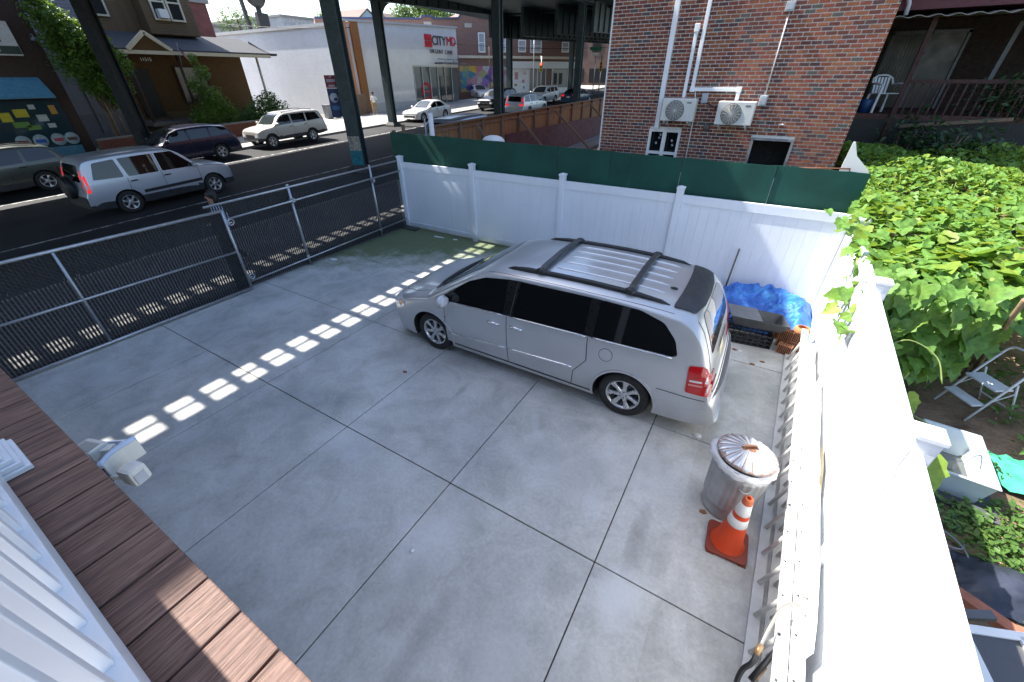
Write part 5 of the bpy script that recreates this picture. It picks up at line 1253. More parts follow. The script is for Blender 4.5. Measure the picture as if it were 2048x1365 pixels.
# ---------------------------------------------------------------- garden: step stool, tub, bag, timber, weeds
M_STL=plain('white_metal_stool',(.66,.68,.70),.4,var=.08)
st=thing('step_stool','white folding two-step metal stool standing in the garden','step stool',(3.22,6.58,0),R(-57))
fr=MB(); 
for s_ in(-1,1):
    m=MB(); m.tube([(s_*.21,-.30,0),(s_*.20,-.02,.55),(s_*.19,.10,.78)],.014,8); m.build('front_leg',M_STL,st); m=MB(); m.tube([(s_*.20,.32,0),(s_*.19,.05,.56)],.012,8); m.build('rear_leg',M_STL,st)
m=MB(); m.tube(spline([(-.19,.10,.78),(-.18,.14,.86),(-.12,.16,.90),(.12,.16,.90),(.18,.14,.86),(.19,.10,.78)],4),.014,8); m.build('handrail',M_STL,st)
for y0,z0,d in ((-.24,.235,.085),(-.06,.47,.12)):
    m=MB(); m.box(-.19,.19,y0-d,y0+d,z0-.012,z0+.012); m.build('step',M_STL,st,bevel=.008)
for a_,b_,w_ in (((-.19,.25,.14),(.19,.25,.14),.012),((-.2,.1,.42),(-.2,-.14,.30),.01),((.2,.1,.42),(.2,-.14,.30),.01)): m=MB(); m.bar(a_,b_,w_,w_); m.build('brace',M_STL,st)
tb=thing('plastic_tub','grey translucent plastic storage tub beside the white fence in the garden','tub',(2.62,5.02,.03),R(-4))
m=MB(); o_=[(-.24,-.42),(.24,-.42),(.24,.42),(-.24,.42)]; sc=lambda k,z:[(x*k,y*k,z) for x,y in o_]
m.ring([sc(.86,0),sc(1.0,.30),sc(1.05,.305),sc(1.05,.32),sc(.97,.32),sc(.83,.02)],True,False,False); m.add(sc(.83,.02),[(0,1,2,3)]); m.build('tub_shell',plain('grey_tub_plastic',(.50,.56,.58),.35,var=.1,scale=3),tb,bevel=.01)
m=MB(); m.box(-.18,.18,-.32,.30,.021,.05); m.build('murky_water',plain('murky_water',(.10,.11,.11),.08),tb)
m=MB(); m.prism([(2.2,4.55,.005),(2.95,4.45,.01),(3.0,5.5,.01),(2.3,5.6,.005)],(0,0,.02)); tag(m.build('dark_board',plain('slate_board',(.07,.075,.085),.7,var=.3,scale=3)),'dark grey board on the soil under the plastic tub','board')
m=MB(); n=14; P=[]; rg=random.Random(9)
for i in range(n+1):
    for j in range(n+1):
        P.append((3.03+.55*i/n+.08*(j/n)+.03*rg.random(),5.02+.62*j/n-.10*(i/n)+.03*rg.random(),.03+.06*rg.random()+.09*math.sin(3.1*i/n)*math.sin(3.1*j/n)))
m.add(P,[(i*(n+1)+j,(i+1)*(n+1)+j,(i+1)*(n+1)+j+1,i*(n+1)+j+1) for i in range(n) for j in range(n)],True); tag(m.build('plastic_bag',plain('green_bag',(.06,.42,.22),.35,var=.25,scale=8)),'crumpled bright green plastic bag on the garden soil','bag')
m=MB(); P=[]; n=16
for i in range(n+1):
    for j in range(n+1): P.append((2.45+.75*i/n,3.32+.55*j/n+.1*(i/n),.02+.16*math.sin(3.14*i/n)*math.sin(3.14*j/n)+.03*rg.random()))
m.add(P,[(i*(n+1)+j,(i+1)*(n+1)+j,(i+1)*(n+1)+j+1,i*(n+1)+j+1) for i in range(n) for j in range(n)],True); tag(m.build('plastic_sheet',plain('black_sheet',(.03,.035,.05),.28,var=.4,scale=5)),'shiny black plastic sheet over a mound in the garden','sheet')
m=MB(); m.bar((2.25,3.34,.14),(3.2,2.86,.14),.10,.07); tag(m.build('red_timber',plain('red_brown_timber',(.34,.12,.07),.75,var=.3,scale=8),bevel=.006),'reddish brown timber beam lying across the lower garden','timber')
wfm=thing('window_frame','old white window frame leaning at the bottom right corner of the garden','window frame',(2.33,2.66,.40),R(12),rot=(R(12),R(-8),R(18)))
for nm,p,q in (('stile',(-.17,-.22,0),(-.17,.16,0)),('stile',(.17,-.22,0),(.17,.16,0)),('frame_bar',(-.2,.16,0),(.2,.16,0)),('frame_bar',(-.2,-.22,0),(.2,-.22,0))):
    m=MB(); m.bar(p,q,.055,.04); m.build(nm,M_WHITE,wfm,bevel=.004)
m=MB(); m.box(-.15,.15,-.2,.14,-.01,-.004); m.build('glass_pane',glass('grimy_pane',(.08,.08,.085),.2),wfm)
m=MB(); m.bar((2.05,2.83,.38),(2.32,2.95,.44),.06,.05); tag(m.build('grey_tube',plain('dark_grey_tube',(.09,.095,.105),.5)),'dark grey tube lying above the old window frame','tube')
m=MB(); m.prism([(2.15,2.98,.2),(2.5,2.78,.2),(2.85,2.62,.2),(2.8,2.4,.2),(2.2,2.7,.2)],(0,0,.03)); tag(m.build('yellow_board',plain('pale_yellow_board',(.55,.52,.25),.7)),'pale yellow board under the old window frame','board')
m=MB(); m.tube([(2.40+.16*math.cos(t),3.80+.13*math.sin(t)+.03*t,.05+.1*math.sin(t*.5)) for t in [.3*k for k in range(22)]],.009,6); tag(m.build('garden_hose',plain('grey_hose',(.18,.18,.18),.5)),'looped grey wire hose on the shaded garden soil','hose')
def weeds(name,lab,spots,mat,size,cnt,hgt,seed,kind='oval'):
    r_=random.Random(seed); m=MB(); cc={}
    for x,y,rad in spots:
        for k in range(cnt):
            a=r_.uniform(0,6.28); d=rad*math.sqrt(r_.random()); p=Vector((x+d*math.cos(a),y+d*math.sin(a),r_.uniform(.02,hgt)))
            put_leaf(m,kind,p,r_.uniform(.6,1.3)*size,r_.uniform(0,6.28),r_.uniform(-.5,.5),r_.gauss(0,.4),r_,cc)
    o=m.build(name,mat); tag(o,lab,'weeds',kind='stuff'); return o
weeds('weeds','bright green weeds covering the garden soil near the fence',[(2.95,4.35,.35),(2.75,4.1,.3),(3.15,4.2,.35),(3.2,4.55,.3),(2.6,4.35,.25),(2.95,3.9,.3),(3.5,4.4,.4)],M_WEED,.075,170,.13,41)
weeds('weeds','leafy seedlings beside the step stool and under the vines',[(3.6,6.6,.4),(3.9,7.2,.5),(3.75,5.9,.4),(3.0,7.3,.5),(2.5,6.9,.4),(3.4,7.9,.5)],M_WEED,.09,130,.35,43)
weeds('weeds','green seedlings around the reddish timber beam',[(2.85,3.05,.16),(2.7,2.85,.12),(2.98,2.95,.15)],M_VINE,.12,26,.2,45)
weeds('weeds','sparse grass at the fence foot beside the tub and board',[(3.05,5.35,.2),(2.3,4.3,.3),(2.2,3.9,.25),(2.15,6.2,.4),(2.0,5.6,.3)],M_DGREEN,.06,90,.12,47)
# dark shrubs in the shade in front of the porch
r_=random.Random(51)
for k,(x,y,rx,rz_,lab) in enumerate(((2.75,14.4,.7,.8,'dark leafy shrub below the porch rail next to the brick corner'),(3.5,13.9,.8,.55,'low dark shrub at the top edge of the vines'),(4.3,15.1,.9,.5,'dim potted foliage along the porch railing'))):
    t=thing('shrub',lab,'shrub',(x,y,2.4 if k<2 else 3.3)); m=MB(); cc={}
    for q in range(420):
        d=Vector((r_.gauss(0,.5),r_.gauss(0,.4),r_.gauss(0,.45))); 
        if d.length>1.1: continue
        put_leaf(m,'oval',Vector((d.x*rx,d.y*rx*.6,d.z*rz_)),r_.uniform(.09,.18),r_.uniform(0,6.28),r_.uniform(-.9,.4),r_.gauss(0,.5),r_,cc)
    m.build('crown',M_DGREEN,t)['kind']='stuff'; m=MB()
    for q in range(4): m.tube([(0,0,-2.2 if k<2 else -.4),(r_.uniform(-.2,.2),r_.uniform(-.1,.1),-.6 if k<2 else -.1),(r_.uniform(-.4,.4)*rx,r_.uniform(-.2,.2),.2)],.015,5)
    m.build('trunk',M_TWIG,t)
# ================================================================ vehicles in the street
def suv_spec(L,W,H,WB,fo,paintm,hood=1.0,wr=.34,ws=.0,tail=0.0,cat='car',spokes=5,clad=0.0,roofdrop=.05,bot=.26,belt=1.0,rimmat=None,drop=.11):
    xn=WB/2+fo; xt=xn-L; xc=xn-1.12+ws
    prof=[(xn-.05,bot+.06),(xn,.46),(xn-.01,.62),(xn-.07,.78),(xn-.25,hood-.09),(xn-.65,hood),(xc,hood+.07),(xc-.42,(hood+H)/2+.10),(xc-.72,H-.09),(xc-1.05,H-.02),((xc+xt)/2-.3,H),(xt+.85,H-roofdrop*.6),(xt+.36+tail*.5,H-roofdrop-.03),(xt+.20+tail*.4,H-.32),(xt+.10+tail*.15,1.04),(xt+.06,.86),(xt+.005,.72),(xt,.50),(xt+.05,bot+.10)]
    return dict(cat=cat,W=W,belt=belt,zmid=.66,tumble=.26,drop=drop,sq=3.4,xf=WB/2,xr=-WB/2,wr=wr,arch=wr+.05,wt=.215,rim=wr*.64,spokes=spokes,paint=paintm,rf=.6,ef=.70,rr=.35,er=.86,prof=prof,bot=[(xt,bot+.08),(xt+.6,bot),(xn-.6,bot),(xn,bot+.03)],H=H,xn=xn,xt=xt,xc=xc,hood=hood,clad=clad,inset=.03,rimmat=rimmat)
def sedan_spec(L,W,H,WB,fo,paintm,hood=.88,wr=.32,cat='car',spokes=5):
    xn=WB/2+fo; xt=xn-L; xc=xn-1.35
    prof=[(xn-.04,.26),(xn,.42),(xn-.02,.56),(xn-.12,.70),(xn-.4,hood-.06),(xc,hood+.05),(xc-.5,H-.22),(xc-.95,H-.03),(xc-1.45,H),(xc-1.95,H-.05),(xc-2.45,H-.26),(xc-2.75,1.0),(xt+.4,.98),(xt+.08,.93),(xt+.02,.72),(xt,.5),(xt+.05,.32)]
    return dict(cat=cat,W=W,belt=.88,zmid=.58,tumble=.33,drop=.10,sq=3.0,xf=WB/2,xr=-WB/2,wr=wr,arch=wr+.04,wt=.21,rim=wr*.66,spokes=spokes,paint=paintm,rf=.6,ef=.68,rr=.4,er=.80,prof=prof,bot=[(xt,.30),(xt+.6,.20),(xn-.6,.20),(xn,.24)],H=H,xn=xn,xt=xt,xc=xc,hood=hood,inset=.03,sedan=True)
def dress(c,tail_lit=False,hl=True,trim=None,handles=True,rails=False,tail='high'):
    sp=c.sp; H,xn,xt,xc=sp['H'],sp['xn'],sp['xt'],sp['xc']; b=sp['belt']+.02; t=H-.15; sed=sp.get('sedan')
    xB=xc-1.22; xC=xB-.98
    sides=(1,-1)
    for sg in sides:
        if sed:
            c.patch('side_window',rounded([(xc-.18,b),(xB+.05,b+.02),(xB+.06,t+.03),(xc-.95,t+.02)],.03),M_GL,'y',sg,.006,.09); c.patch('side_window',rounded([(xB-.04,b+.02),(xB-.03,t+.03),(xB-.55,t),(xB-.98,b+.05)],.03),M_GL,'y',sg,.006,.09)
        else:
            c.patch('side_window',rounded([(xc-.14,b),(xB+.05,b+.02),(xB+.06,t),(xc-.66,t-.02)],.04),M_GL,'y',sg,.006,.09); c.patch('side_window',rounded([(xB-.05,b+.02),(xB-.04,t),(xC+.02,t),(xC+.08,b+.03)],.04),M_GL,'y',sg,.006,.09)
            if xC-.08-(xt+.42)>.15: c.patch('side_window',rounded([(xC-.04,b+.04),(xC-.07,t),(xt+.55,t-.03),(xt+.36,b+.08)],.05),M_GL,'y',sg,.006,.09)
        gaps=[[(xc-.12,.36),(xc-.10,b-.04)],[(xB,.34),(xB,t)],[(xC+.02,b),(xC-.02,.72),(xC+.2,.5)]] if not sed else [[(xc-.15,.3),(xc-.12,b-.03)],[(xB,.28),(xB,t)],[(xB-.98,b),(xB-.9,.5)]]
        for q in gaps: c.ribbon('door_gap',q,M_BLKP,'y',sg,.012,.003)
        if handles:
            c.handle(xB+.14,b-.12,sg,trim or M_BLKP); c.handle(xC+.16 if not sed else xB-.82,b-.11,sg,trim or M_BLKP)
        c.mirror(xc-.22,b+.0,sg,sp['paint'],1.0)
        if tail=='high': c.patch('tail_light',rounded([(xt+.10,1.08),(xt+.20,1.42),(xt+.25,1.42),(xt+.19,1.0),(xt+.17,.82),(xt+.08,.80)],.02),emit('lit_tail',(.6,.012,.012),.5) if tail_lit else M_RED,'y',sg,.01,.06)
        else: c.patch('tail_light',rounded([(xt+.04,.76),(xt+.06,.94),(xt+.34,.93),(xt+.30,.80)],.03),emit('lit_tail',(.6,.012,.012),.5) if tail_lit else M_RED,'y',sg,.01,.06)
        y=W2=sp['W']/2
        yy=sorted((sg*(y-.42),sg*(y-.12))); z0=.62 if not sed else .60
        c.patch('headlight',rounded([(yy[0],z0),(yy[1],z0+.02),(yy[1],z0+.15),(yy[0],z0+.13)],.03),M_LENS,'x',1,.01,.06)
        if tail!='high' or not c.detail: c.patch('rear_lamp',rounded([(yy[0]+.1*sg*0,.80),(yy[1],.80),(yy[1],.95),(yy[0],.95)],.03),emit('lit_tail',(.6,.012,.012),.5) if tail_lit else M_RED,'x',-1,.01,.06)
        if rails:
            z=lambda x:c.hit(x,sg*.56,'z')[0].z; r=MB(); xs=[xc-.95,xc-.85,xC,xt+.75,xt+.62]; r.tube([(x,sg*.56,z(x)+h) for x,h in zip(xs,(.0,.05,.06,.05,.0))],.018,6); r.build('roof_rail',M_BLKP,c.root)
    w2=sp['W']/2*.76
    c.patch('windshield',rounded([(xc-.04,w2),(xc+.02,0),(xc-.04,-w2),(xc-.70 if not sed else xc-.82,-w2*.86),(xc-.76 if not sed else xc-.9,0),(xc-.70 if not sed else xc-.82,w2*.86)],.05),M_GLB,'z',1,.006,.09)
    if sed: c.patch('rear_window',rounded([(xc-2.05,w2*.8),(xc-2.0,0),(xc-2.05,-w2*.8),(xc-2.62,-w2*.9),(xc-2.66,0),(xc-2.62,w2*.9)],.05),M_GL,'z',1,.006,.09)
    else: c.patch('rear_window',rounded([(-w2*.92,1.10),(w2*.92,1.10),(w2*.82,H-.2),(-w2*.82,H-.2)],.06),M_GL,'x',-1,.006,.08)
    c.patch('grille',rounded([(-.42,.60),(.42,.60),(.40,.74),(-.40,.74)],.03),M_BLKP,'x',1,.008,.08); c.patch('lower_grille',rounded([(-.6,.36),(.6,.36),(.55,.48),(-.55,.48)],.03),M_BLKP,'x',1,.006,.08)
    c.patch('number_plate',[(-.16,.62 if not sed else .66),(.16,.62 if not sed else .66),(.16,.77 if not sed else .81),(-.16,.77 if not sed else .81)],M_PLATE,'x',-1,.01,.1)
    c.ribbon('bonnet_gap',[(xc+.05,.68),(xn-.5,.66),(xn-.25,.5),(xn-.22,0),(xn-.25,-.5),(xn-.5,-.66),(xc+.05,-.68)],M_BLKP,'z',1,.01,.002)
RD=lambda y:street_z(y)-.10
P_SB=paint('silver_blue_paint',(.50,.54,.60),.4); P_NAVY=paint('navy_paint',(.012,.016,.045),.4,.25); P_OL=paint('grey_green_paint',(.075,.085,.072),.45,.28); P_CREAM=paint('cream_white_paint',(.50,.48,.44),.2,.35); P_WHT=paint('white_car_paint',(.70,.70,.70),.1,.3); P_BLK=paint('black_car_paint',(.012,.012,.013),.3,.25); P_DBL=paint('dark_blue_paint',(.02,.05,.10),.4,.3)
def street_car(name,label,x,y,heading,sp,detail=0,**kw):
    c=Car(name,label,(x,y,RD(y)),PI/2 if heading>0 else -PI/2,sp,detail,None,.032); dress(c,**kw); return c
# silver compact SUV driving past, black lower cladding and bumpers
sp=suv_spec(4.50,1.78,1.76,2.66,.86,P_SB,hood=1.04,wr=.345,clad=.45,spokes=6,roofdrop=.03,belt=1.03,cat='suv',drop=.09); sp['tumble']=.17; sp['sq']=4.5; 
crv=street_car('suv','silver compact SUV with black bumpers driving past the gate',-18.42,6.45,1,sp,1,tail_lit=True)
for sg in(1,-1): crv.ribbon('side_moulding',[(.95,.60),(-.85,.58)],M_BLKP,'y',sg,.09,.014,.016)
crv.patch('rear_bumper',rounded([(-.80,.36),(.80,.36),(.82,.68),(-.82,.68)],.05),M_BLKP,'x',-1,.02,.08,rim=.03); m=MB(); m.lathe([(0,0),(.30,0),(.335,.03),(.335,.17),(.30,.2),(0,.2)],24,(sp['xt']-.17,.08,.92),'x'); m.build('spare_wheel_cover',M_BLKP,crv.root)
m=MB(); m.blob((1.55,0,.9),(.2,.2,.02),6,4) if False else None
sp=suv_spec(4.65,1.9,1.62,2.7,.9,P_NAVY,hood=1.0,wr=.36,tail=.25,spokes=5,roofdrop=.10,belt=1.03,cat='suv'); street_car('suv','dark navy SUV parked at the far kerb in front of the porch house',-25.28,10.35,-1,sp,1)
sp=suv_spec(4.6,1.88,1.68,2.7,.9,P_OL,hood=1.0,wr=.36,tail=.2,spokes=5,roofdrop=.08,belt=1.03,clad=.42,cat='suv'); street_car('suv','grey green SUV parked at the far left kerb',-25.2,3.55,-1,sp,1,rails=True)
sp=suv_spec(4.65,1.78,1.74,2.675,.84,P_CREAM,hood=1.08,wr=.37,spokes=6,roofdrop=.03,belt=1.10,bot=.40,clad=.58,cat='suv'); street_car('suv','boxy cream SUV parked facing left beside the white building',-25.70,16.15,-1,sp,1,rails=True)
sp=sedan_spec(4.45,1.74,1.40,2.72,.78,P_WHT); street_car('sedan','white sedan parked under the far railway column',-25.6,29.0,-1,sp,0,tail='low')
sp=suv_spec(4.7,1.9,1.75,2.75,.85,P_BLK,hood=1.08,wr=.37,roofdrop=.03,belt=1.08,cat='suv'); street_car('suv','black SUV following behind the white sedan',-24.6,38.2,-1,sp,0)
sp=suv_spec(4.6,1.85,1.66,2.65,.86,P_SB,hood=1.0,wr=.35,cat='suv'); street_car('suv','pale silver SUV with lit brake lights in the road beyond the timber fence',-19.6,35.4,1,sp,0,tail_lit=True)
sp=sedan_spec(4.6,1.8,1.42,2.7,.85,P_DBL); street_car('sedan','dark blue sedan with lit tail lights farthest along the road',-19.6,46.2,1,sp,0,tail_lit=True,tail='low')
sp=suv_spec(4.5,1.82,1.62,2.65,.86,P_WHT,hood=1.0,wr=.35,cat='suv'); street_car('suv','white crossover facing the camera behind the brake-lit silver SUV',-23.4,45.6,-1,sp,0)
sp=sedan_spec(4.6,1.8,1.45,2.7,.85,P_WHT); c=Car('sedan','white sedan standing side-on in front of the graffiti wall',(-34.6,49.6,street_z(49.6)-.05),R(-35),sp,0,None,.02); dress(c,tail='low')
sp=suv_spec(5.0,1.9,1.72,2.95,.95,paint('blue_silver_paint',(.33,.38,.45)),hood=1.0,wr=.35,ws=.1,cat='minivan'); street_car('minivan','long blue silver minivan whose roof shows above the timber fence',-14.0,19.0,1,sp,0)
# ================================================================ people
def person(label,loc,rz,H,cols,pose,name='person'):
    """one skinned surface; cols: skin, top, bottoms, shoes, hair"""
    k=H/1.75; J=dict(pelvis=(0,0,.93),waist=(0,0,1.08),chest=(.01,0,1.30),neck=(.015,0,1.49),head0=(.03,0,1.56),head=(.04,0,1.65),crown=(.03,0,1.735))
    J.update(pose); names=list(J); E=[('pelvis','waist'),('waist','chest'),('chest','neck'),('neck','head0'),('head0','head'),('head','crown')]
    rad=dict(pelvis=(.155,.12),waist=(.14,.10),chest=(.17,.12),neck=(.055,.06),head0=(.075,.085),head=(.085,.105),crown=(.05,.06),sh=(.075,.07),el=(.045,.045),wrx=(.033,.03),hand=(.04,.022),fing=(.026,.015),hip=(.095,.095),kn=(.062,.062),an=(.042,.042),toe=(.04,.03))
    for s_ in 'lr':
        E+=[('chest','sh'+s_),('sh'+s_,'el'+s_),('el'+s_,'wrx'+s_),('wrx'+s_,'hand'+s_),('hand'+s_,'fing'+s_),('pelvis','hip'+s_),('hip'+s_,'kn'+s_),('kn'+s_,'an'+s_),('an'+s_,'toe'+s_)]
    me=bpy.data.meshes.new('body'); me.from_pydata([tuple(c*k for c in J[n]) for n in names],[(names.index(a),names.index(b)) for a,b in E],[])
    o=bpy.data.objects.new('tmp',me); COL.objects.link(o); md=o.modifiers.new('s','SKIN'); o.modifiers.new('d','SUBSURF').levels=2
    sv=me.skin_vertices[0].data
    for i,n in enumerate(names):
        q=rad.get(n) or rad[n[:-1]]; sv[i].radius=(q[0]*k,q[1]*k); sv[i].use_root=(n=='pelvis')
    dg=bpy.context.evaluated_depsgraph_get(); dg.update(); m2=bpy.data.meshes.new_from_object(o.evaluated_get(dg)); bpy.data.objects.remove(o)
    for c in cols[:4]: m2.materials.append(c)
    for p in m2.polygons:
        p.use_smooth=True; z=p.center.z/k; y=abs(p.center.y)/k
        p.material_index=3 if z<.10 else (2 if z<.98 and y<.30 and not (y>.24 and z<.95) else (1 if z<1.47 and not (y>.19 and z<1.12) else 0))
    root=thing(name,label,'person',loc,rz); b=obj('body',m2,None,root); b.name='body'
    h=MB(); hx,hy,hz=[c*k for c in J['head']]; h.blob((hx-.025*k,hy,hz+.025*k),(.108*k,.10*k,.118*k),16,10,.03); 
    if len(cols)>5: h.blob((hx-.075*k,hy,hz-.08*k),(.085*k,.11*k,.21*k),12,8,.05)
    h.build('hair',cols[4],root)
    f=MB(); f.blob((hx+.088*k,hy,hz-.012*k),(.022*k,.014*k,.026*k),8,6); f.build('nose',cols[0],root)
    for s_ in(-1,1):
        e=MB(); e.blob((hx+.078*k,hy+s_*.032*k,hz+.014*k),(.010*k,.014*k,.008*k),8,5); e.build('eye',M_DARK,root)
    mo=MB(); mo.blob((hx+.084*k,hy,hz-.052*k),(.008*k,.026*k,.007*k),8,5); mo.build('mouth',plain('lips',(.25,.08,.07),.6),root)
    return root
SK1=plain('brown_skin',(.16,.075,.045),.55,var=.1); SK2=plain('tan_skin',(.33,.17,.11),.55,var=.1); HAIR=plain('black_hair',(.008,.007,.006),.5,var=.3,scale=30)
KH=plain('khaki_cloth',(.30,.19,.055),.9,var=.15); WT=plain('white_tee',(.68,.68,.68),.85,var=.08); LB=plain('pale_blue_cloth',(.42,.50,.60),.85,var=.15); DJ=plain('dark_jeans',(.02,.028,.05),.9,var=.25); SH=plain('white_shoe',(.5,.5,.5),.7)
walk=dict(shl=(.0,.19,1.42),ell=(-.10,.24,1.16),wrxl=(-.02,.23,.93),handl=(.0,.22,.86),fingl=(.02,.21,.78),shr=(.0,-.19,1.42),elr=(.04,-.25,1.15),wrxr=(.20,-.22,1.00),handr=(.26,-.20,.97),fingr=(.33,-.19,.94),hipl=(0,.09,.88),knl=(.16,.10,.50),anl=(.12,.10,.09),toel=(.26,.11,.035),hipr=(0,-.09,.88),knr=(.0,-.10,.48),anr=(-.24,-.10,.13),toer=(-.14,-.11,.04))
stand=dict(shl=(.0,.19,1.42),ell=(-.06,.27,1.17),wrxl=(.10,.20,1.05),handl=(.16,.14,1.06),fingl=(.2,.08,1.07),shr=(.0,-.19,1.42),elr=(-.05,-.25,1.15),wrxr=(.08,-.24,.92),handr=(.10,-.23,.85),fingr=(.12,-.22,.77),hipl=(0,.09,.88),knl=(.03,.12,.49),anl=(-.01,.13,.09),toel=(.13,.16,.035),hipr=(0,-.09,.88),knr=(.05,-.12,.49),anr=(.0,-.14,.09),toer=(.14,-.17,.035))
person('man in white T-shirt and khaki trousers standing by the white storefront',(-31.6,29.0,street_z(29)+.02),R(-60),1.80,[SK1,WT,KH,SH,HAIR],stand)
person('dark haired woman in a pale top walking behind the chain-link gate',(-10.05,4.28,street_z(4.28)),R(-100),1.62,[SK2,LB,DJ,SH,HAIR,1],walk)
# ================================================================ buildings across the street
def wall_text(body,size,mat,parent,p,ang,name='lettering',ext=.02,align='CENTER',bold=0.0,space=1.0):
    me=text_mesh(body,size,ext,align,bold,space); me.name=name; o=obj(name,me,mat,parent); o.matrix_local=Matrix.Translation(p)@Matrix.Rotation(ang,4,'Z')@Matrix.Rotation(R(90),4,'X'); return o
FA=R(90)     # text on walls that face +x
def win(parent,x,y0,y1,z0,z1,frame,glassm,bars=(),fw=.09,dep=.1):
    m=MB(); m.box(x-.02,x+.02,y0,y1,z0,z1); o=m.build('window',glassm,parent); m=MB()
    for a,b,c,d in [(y0-fw,y0,z0-fw,z1+fw),(y1,y1+fw,z0-fw,z1+fw),(y0,y1,z1,z1+fw),(y0,y1,z0-fw,z0)]+list(bars): m.box(x+.021,x+dep,a,b,c,d)
    m.build('frame',frame,o); return o
M_SKYGL=glass('house_glass',(.02,.022,.025),.05)
# --- pharmacy at the far left
M_DBRK=plain('dark_brown_brick',(.055,.032,.024),.9,var=.35,scale=14,bump=.3)
phm=thing('pharmacy','dark brick shop with blue awning and white sign at the far left','shop')
m=MB(); m.box(-45,-33.2,-14,9.3,0,12); m.build('wall',M_DBRK,phm)
m=MB(); m.box(-33.2,-33.02,-8,8.75,.2,2.9); m.build('shop_window',glass('shop_glass',(.02,.045,.055),.06),phm)
m=MB(); m.prism([(-33.2,8.5,3.86),(-32.1,8.5,3.05),(-32.1,8.5,2.98),(-33.2,8.5,2.98)],(0,-16,0)); m.build('awning',plain('dull_blue_awning',(.06,.20,.29),.7,var=.2),phm)
m=MB(); m.box(-33.2,-33.05,-6,8.4,4.74,6.08); sg_=m.build('sign_board',plain('sign_white',(.62,.62,.60),.5),phm); m=MB(); m.box(-33.05,-33.03,-6,8.38,4.8,5.12); m.build('sign_band',plain('sign_dark_green',(.02,.05,.04),.5),sg_)
wall_text('CY',1.05,plain('sign_blue',(.015,.04,.19),.5),phm,(-33.04,7.42,5.62),FA,bold=.03); wall_text('0788',.24,plain('sign_grey_text',(.45,.47,.45),.5),phm,(-33.02,7.45,4.96),FA)
rg=random.Random(17)
pc=[plain('poster_yellow',(.50,.42,.03),.7),plain('poster_pale',(.42,.47,.46),.7),plain('poster_green',(.12,.25,.05),.7),plain('poster_orange',(.45,.24,.04),.7)]
for k,(y,z,a,b,c_) in enumerate(((7.1,2.35,.5,.35,0),(7.8,2.1,.4,.3,1),(6.9,1.85,.6,.25,2),(7.6,2.6,.25,.2,1),(8.35,2.45,.25,.4,3),(7.3,1.7,.5,.2,2),(6.5,2.2,.4,.4,0),(8.0,1.75,.3,.2,1))):
    m=MB(); m.box(-33.02,-33.0,y-a/2,y+a/2,z-b/2,z+b/2); m.build('poster',pc[c_],phm)
for k,(y,c_) in enumerate(((6.6,(.35,.07,.05)),(7.25,(.03,.10,.40)),(7.95,(.40,.06,.07)),(8.5,(.10,.05,.04)))):
    m=MB(); m.lathe([(0,.012),(.29,.012),(.29,0)],20,(-33.0,y,1.1),'x'); d=m.build('round_decal',plain('decal_pale',(.36,.45,.48),.6),phm); m=MB(); m.box(-32.988,-32.98,y-.2,y+.2,1.0,1.16); m.build('decal_bar',plain('decal_bar_%d'%k,c_,.6),d)
m=MB(); m.box(-33.02,-32.99,-8,8.75,.2,.75); m.build('lower_panel',plain('pale_blue_panel',(.08,.22,.30),.6,var=.2),phm)
m=MB(); m.lathe([(0,.16),(.1,.15),(.16,.05),(.17,0),(0,0)],14,(-32.6,9.0,5.35)); m.tube([(-33.2,9.0,5.5),(-32.8,9.0,5.62),(-32.6,9.0,5.5)],.03,6); m.build('wall_lamp',M_PFR,phm)
# --- grey sided house
gh=thing('grey_house','grey clapboard house behind the tree beside the pharmacy','house')
m=MB(); m.box(-46,-36,9.6,13.0,0,11); m.build('wall',plain('grey_core',(.16,.16,.18),.7),gh)
sm=MB(); sm.prism([(0,0,0),(.035,0,0),(.008,0,.145),(0,0,.145)],(0,3.4,0)); sme=sm.mesh('clapboard'); sme.materials.append(plain('grey_clapboard',(.20,.20,.225),.7,var=.1))
for k in range(55): obj('clapboard',sme,None,gh,(-36,9.6,2.0+.15*k))
m=MB(); m.cyl((-35.9,9.75,1),(-35.9,9.75,11),.06,.06,8); m.cyl((-35.9,10.9,1),(-35.9,10.9,11),.05,.05,8); m.build('downpipe',plain('grey_pipe',(.35,.37,.42),.5),gh)
# --- tan porch house
M_TAN=plain('tan_clapboard',(.115,.075,.036),.75,var=.14); M_OCH=plain('ochre_wall',(.085,.042,.008),.8,var=.12); M_CRM=plain('cream_trim',(.52,.48,.36),.6,var=.06); M_SHG=plain('grey_shingles',(.060,.062,.068),.9,var=.3,scale=22,bump=.4)
th_=thing('tan_house','tan clapboard house with ochre porch and cream gable across the street','house')
m=MB(); m.box(-48,-36.2,12.9,18.1,0,11); m.build('wall',M_TAN,th_)
m=MB(); m.box(-36.2,-36.15,12.9,20.9,1.9,5.2); m.box(-46,-36.2,18.12,20.9,1.0,5.2); m.build('porch_wall',M_OCH,th_)
sm=MB(); sm.prism([(0,0,0),(.035,0,0),(.008,0,.125),(0,0,.125)],(0,1,0)); sme=sm.mesh('clapboard'); sme.materials.append(M_TAN)
for k in range(38):
    z=6.15+.13*k
    o=obj('clapboard',sme,None,th_,(-36.2,12.9,z)); o.scale=(1,2.35,1)
    o=obj('clapboard',sme,None,th_,(-35.2,15.3,z)); o.scale=(1,2.85,1)
m=MB(); m.box(-36.25,-35.2,15.3,18.14,6.1,11); m.build('bay',M_TAN,th_)
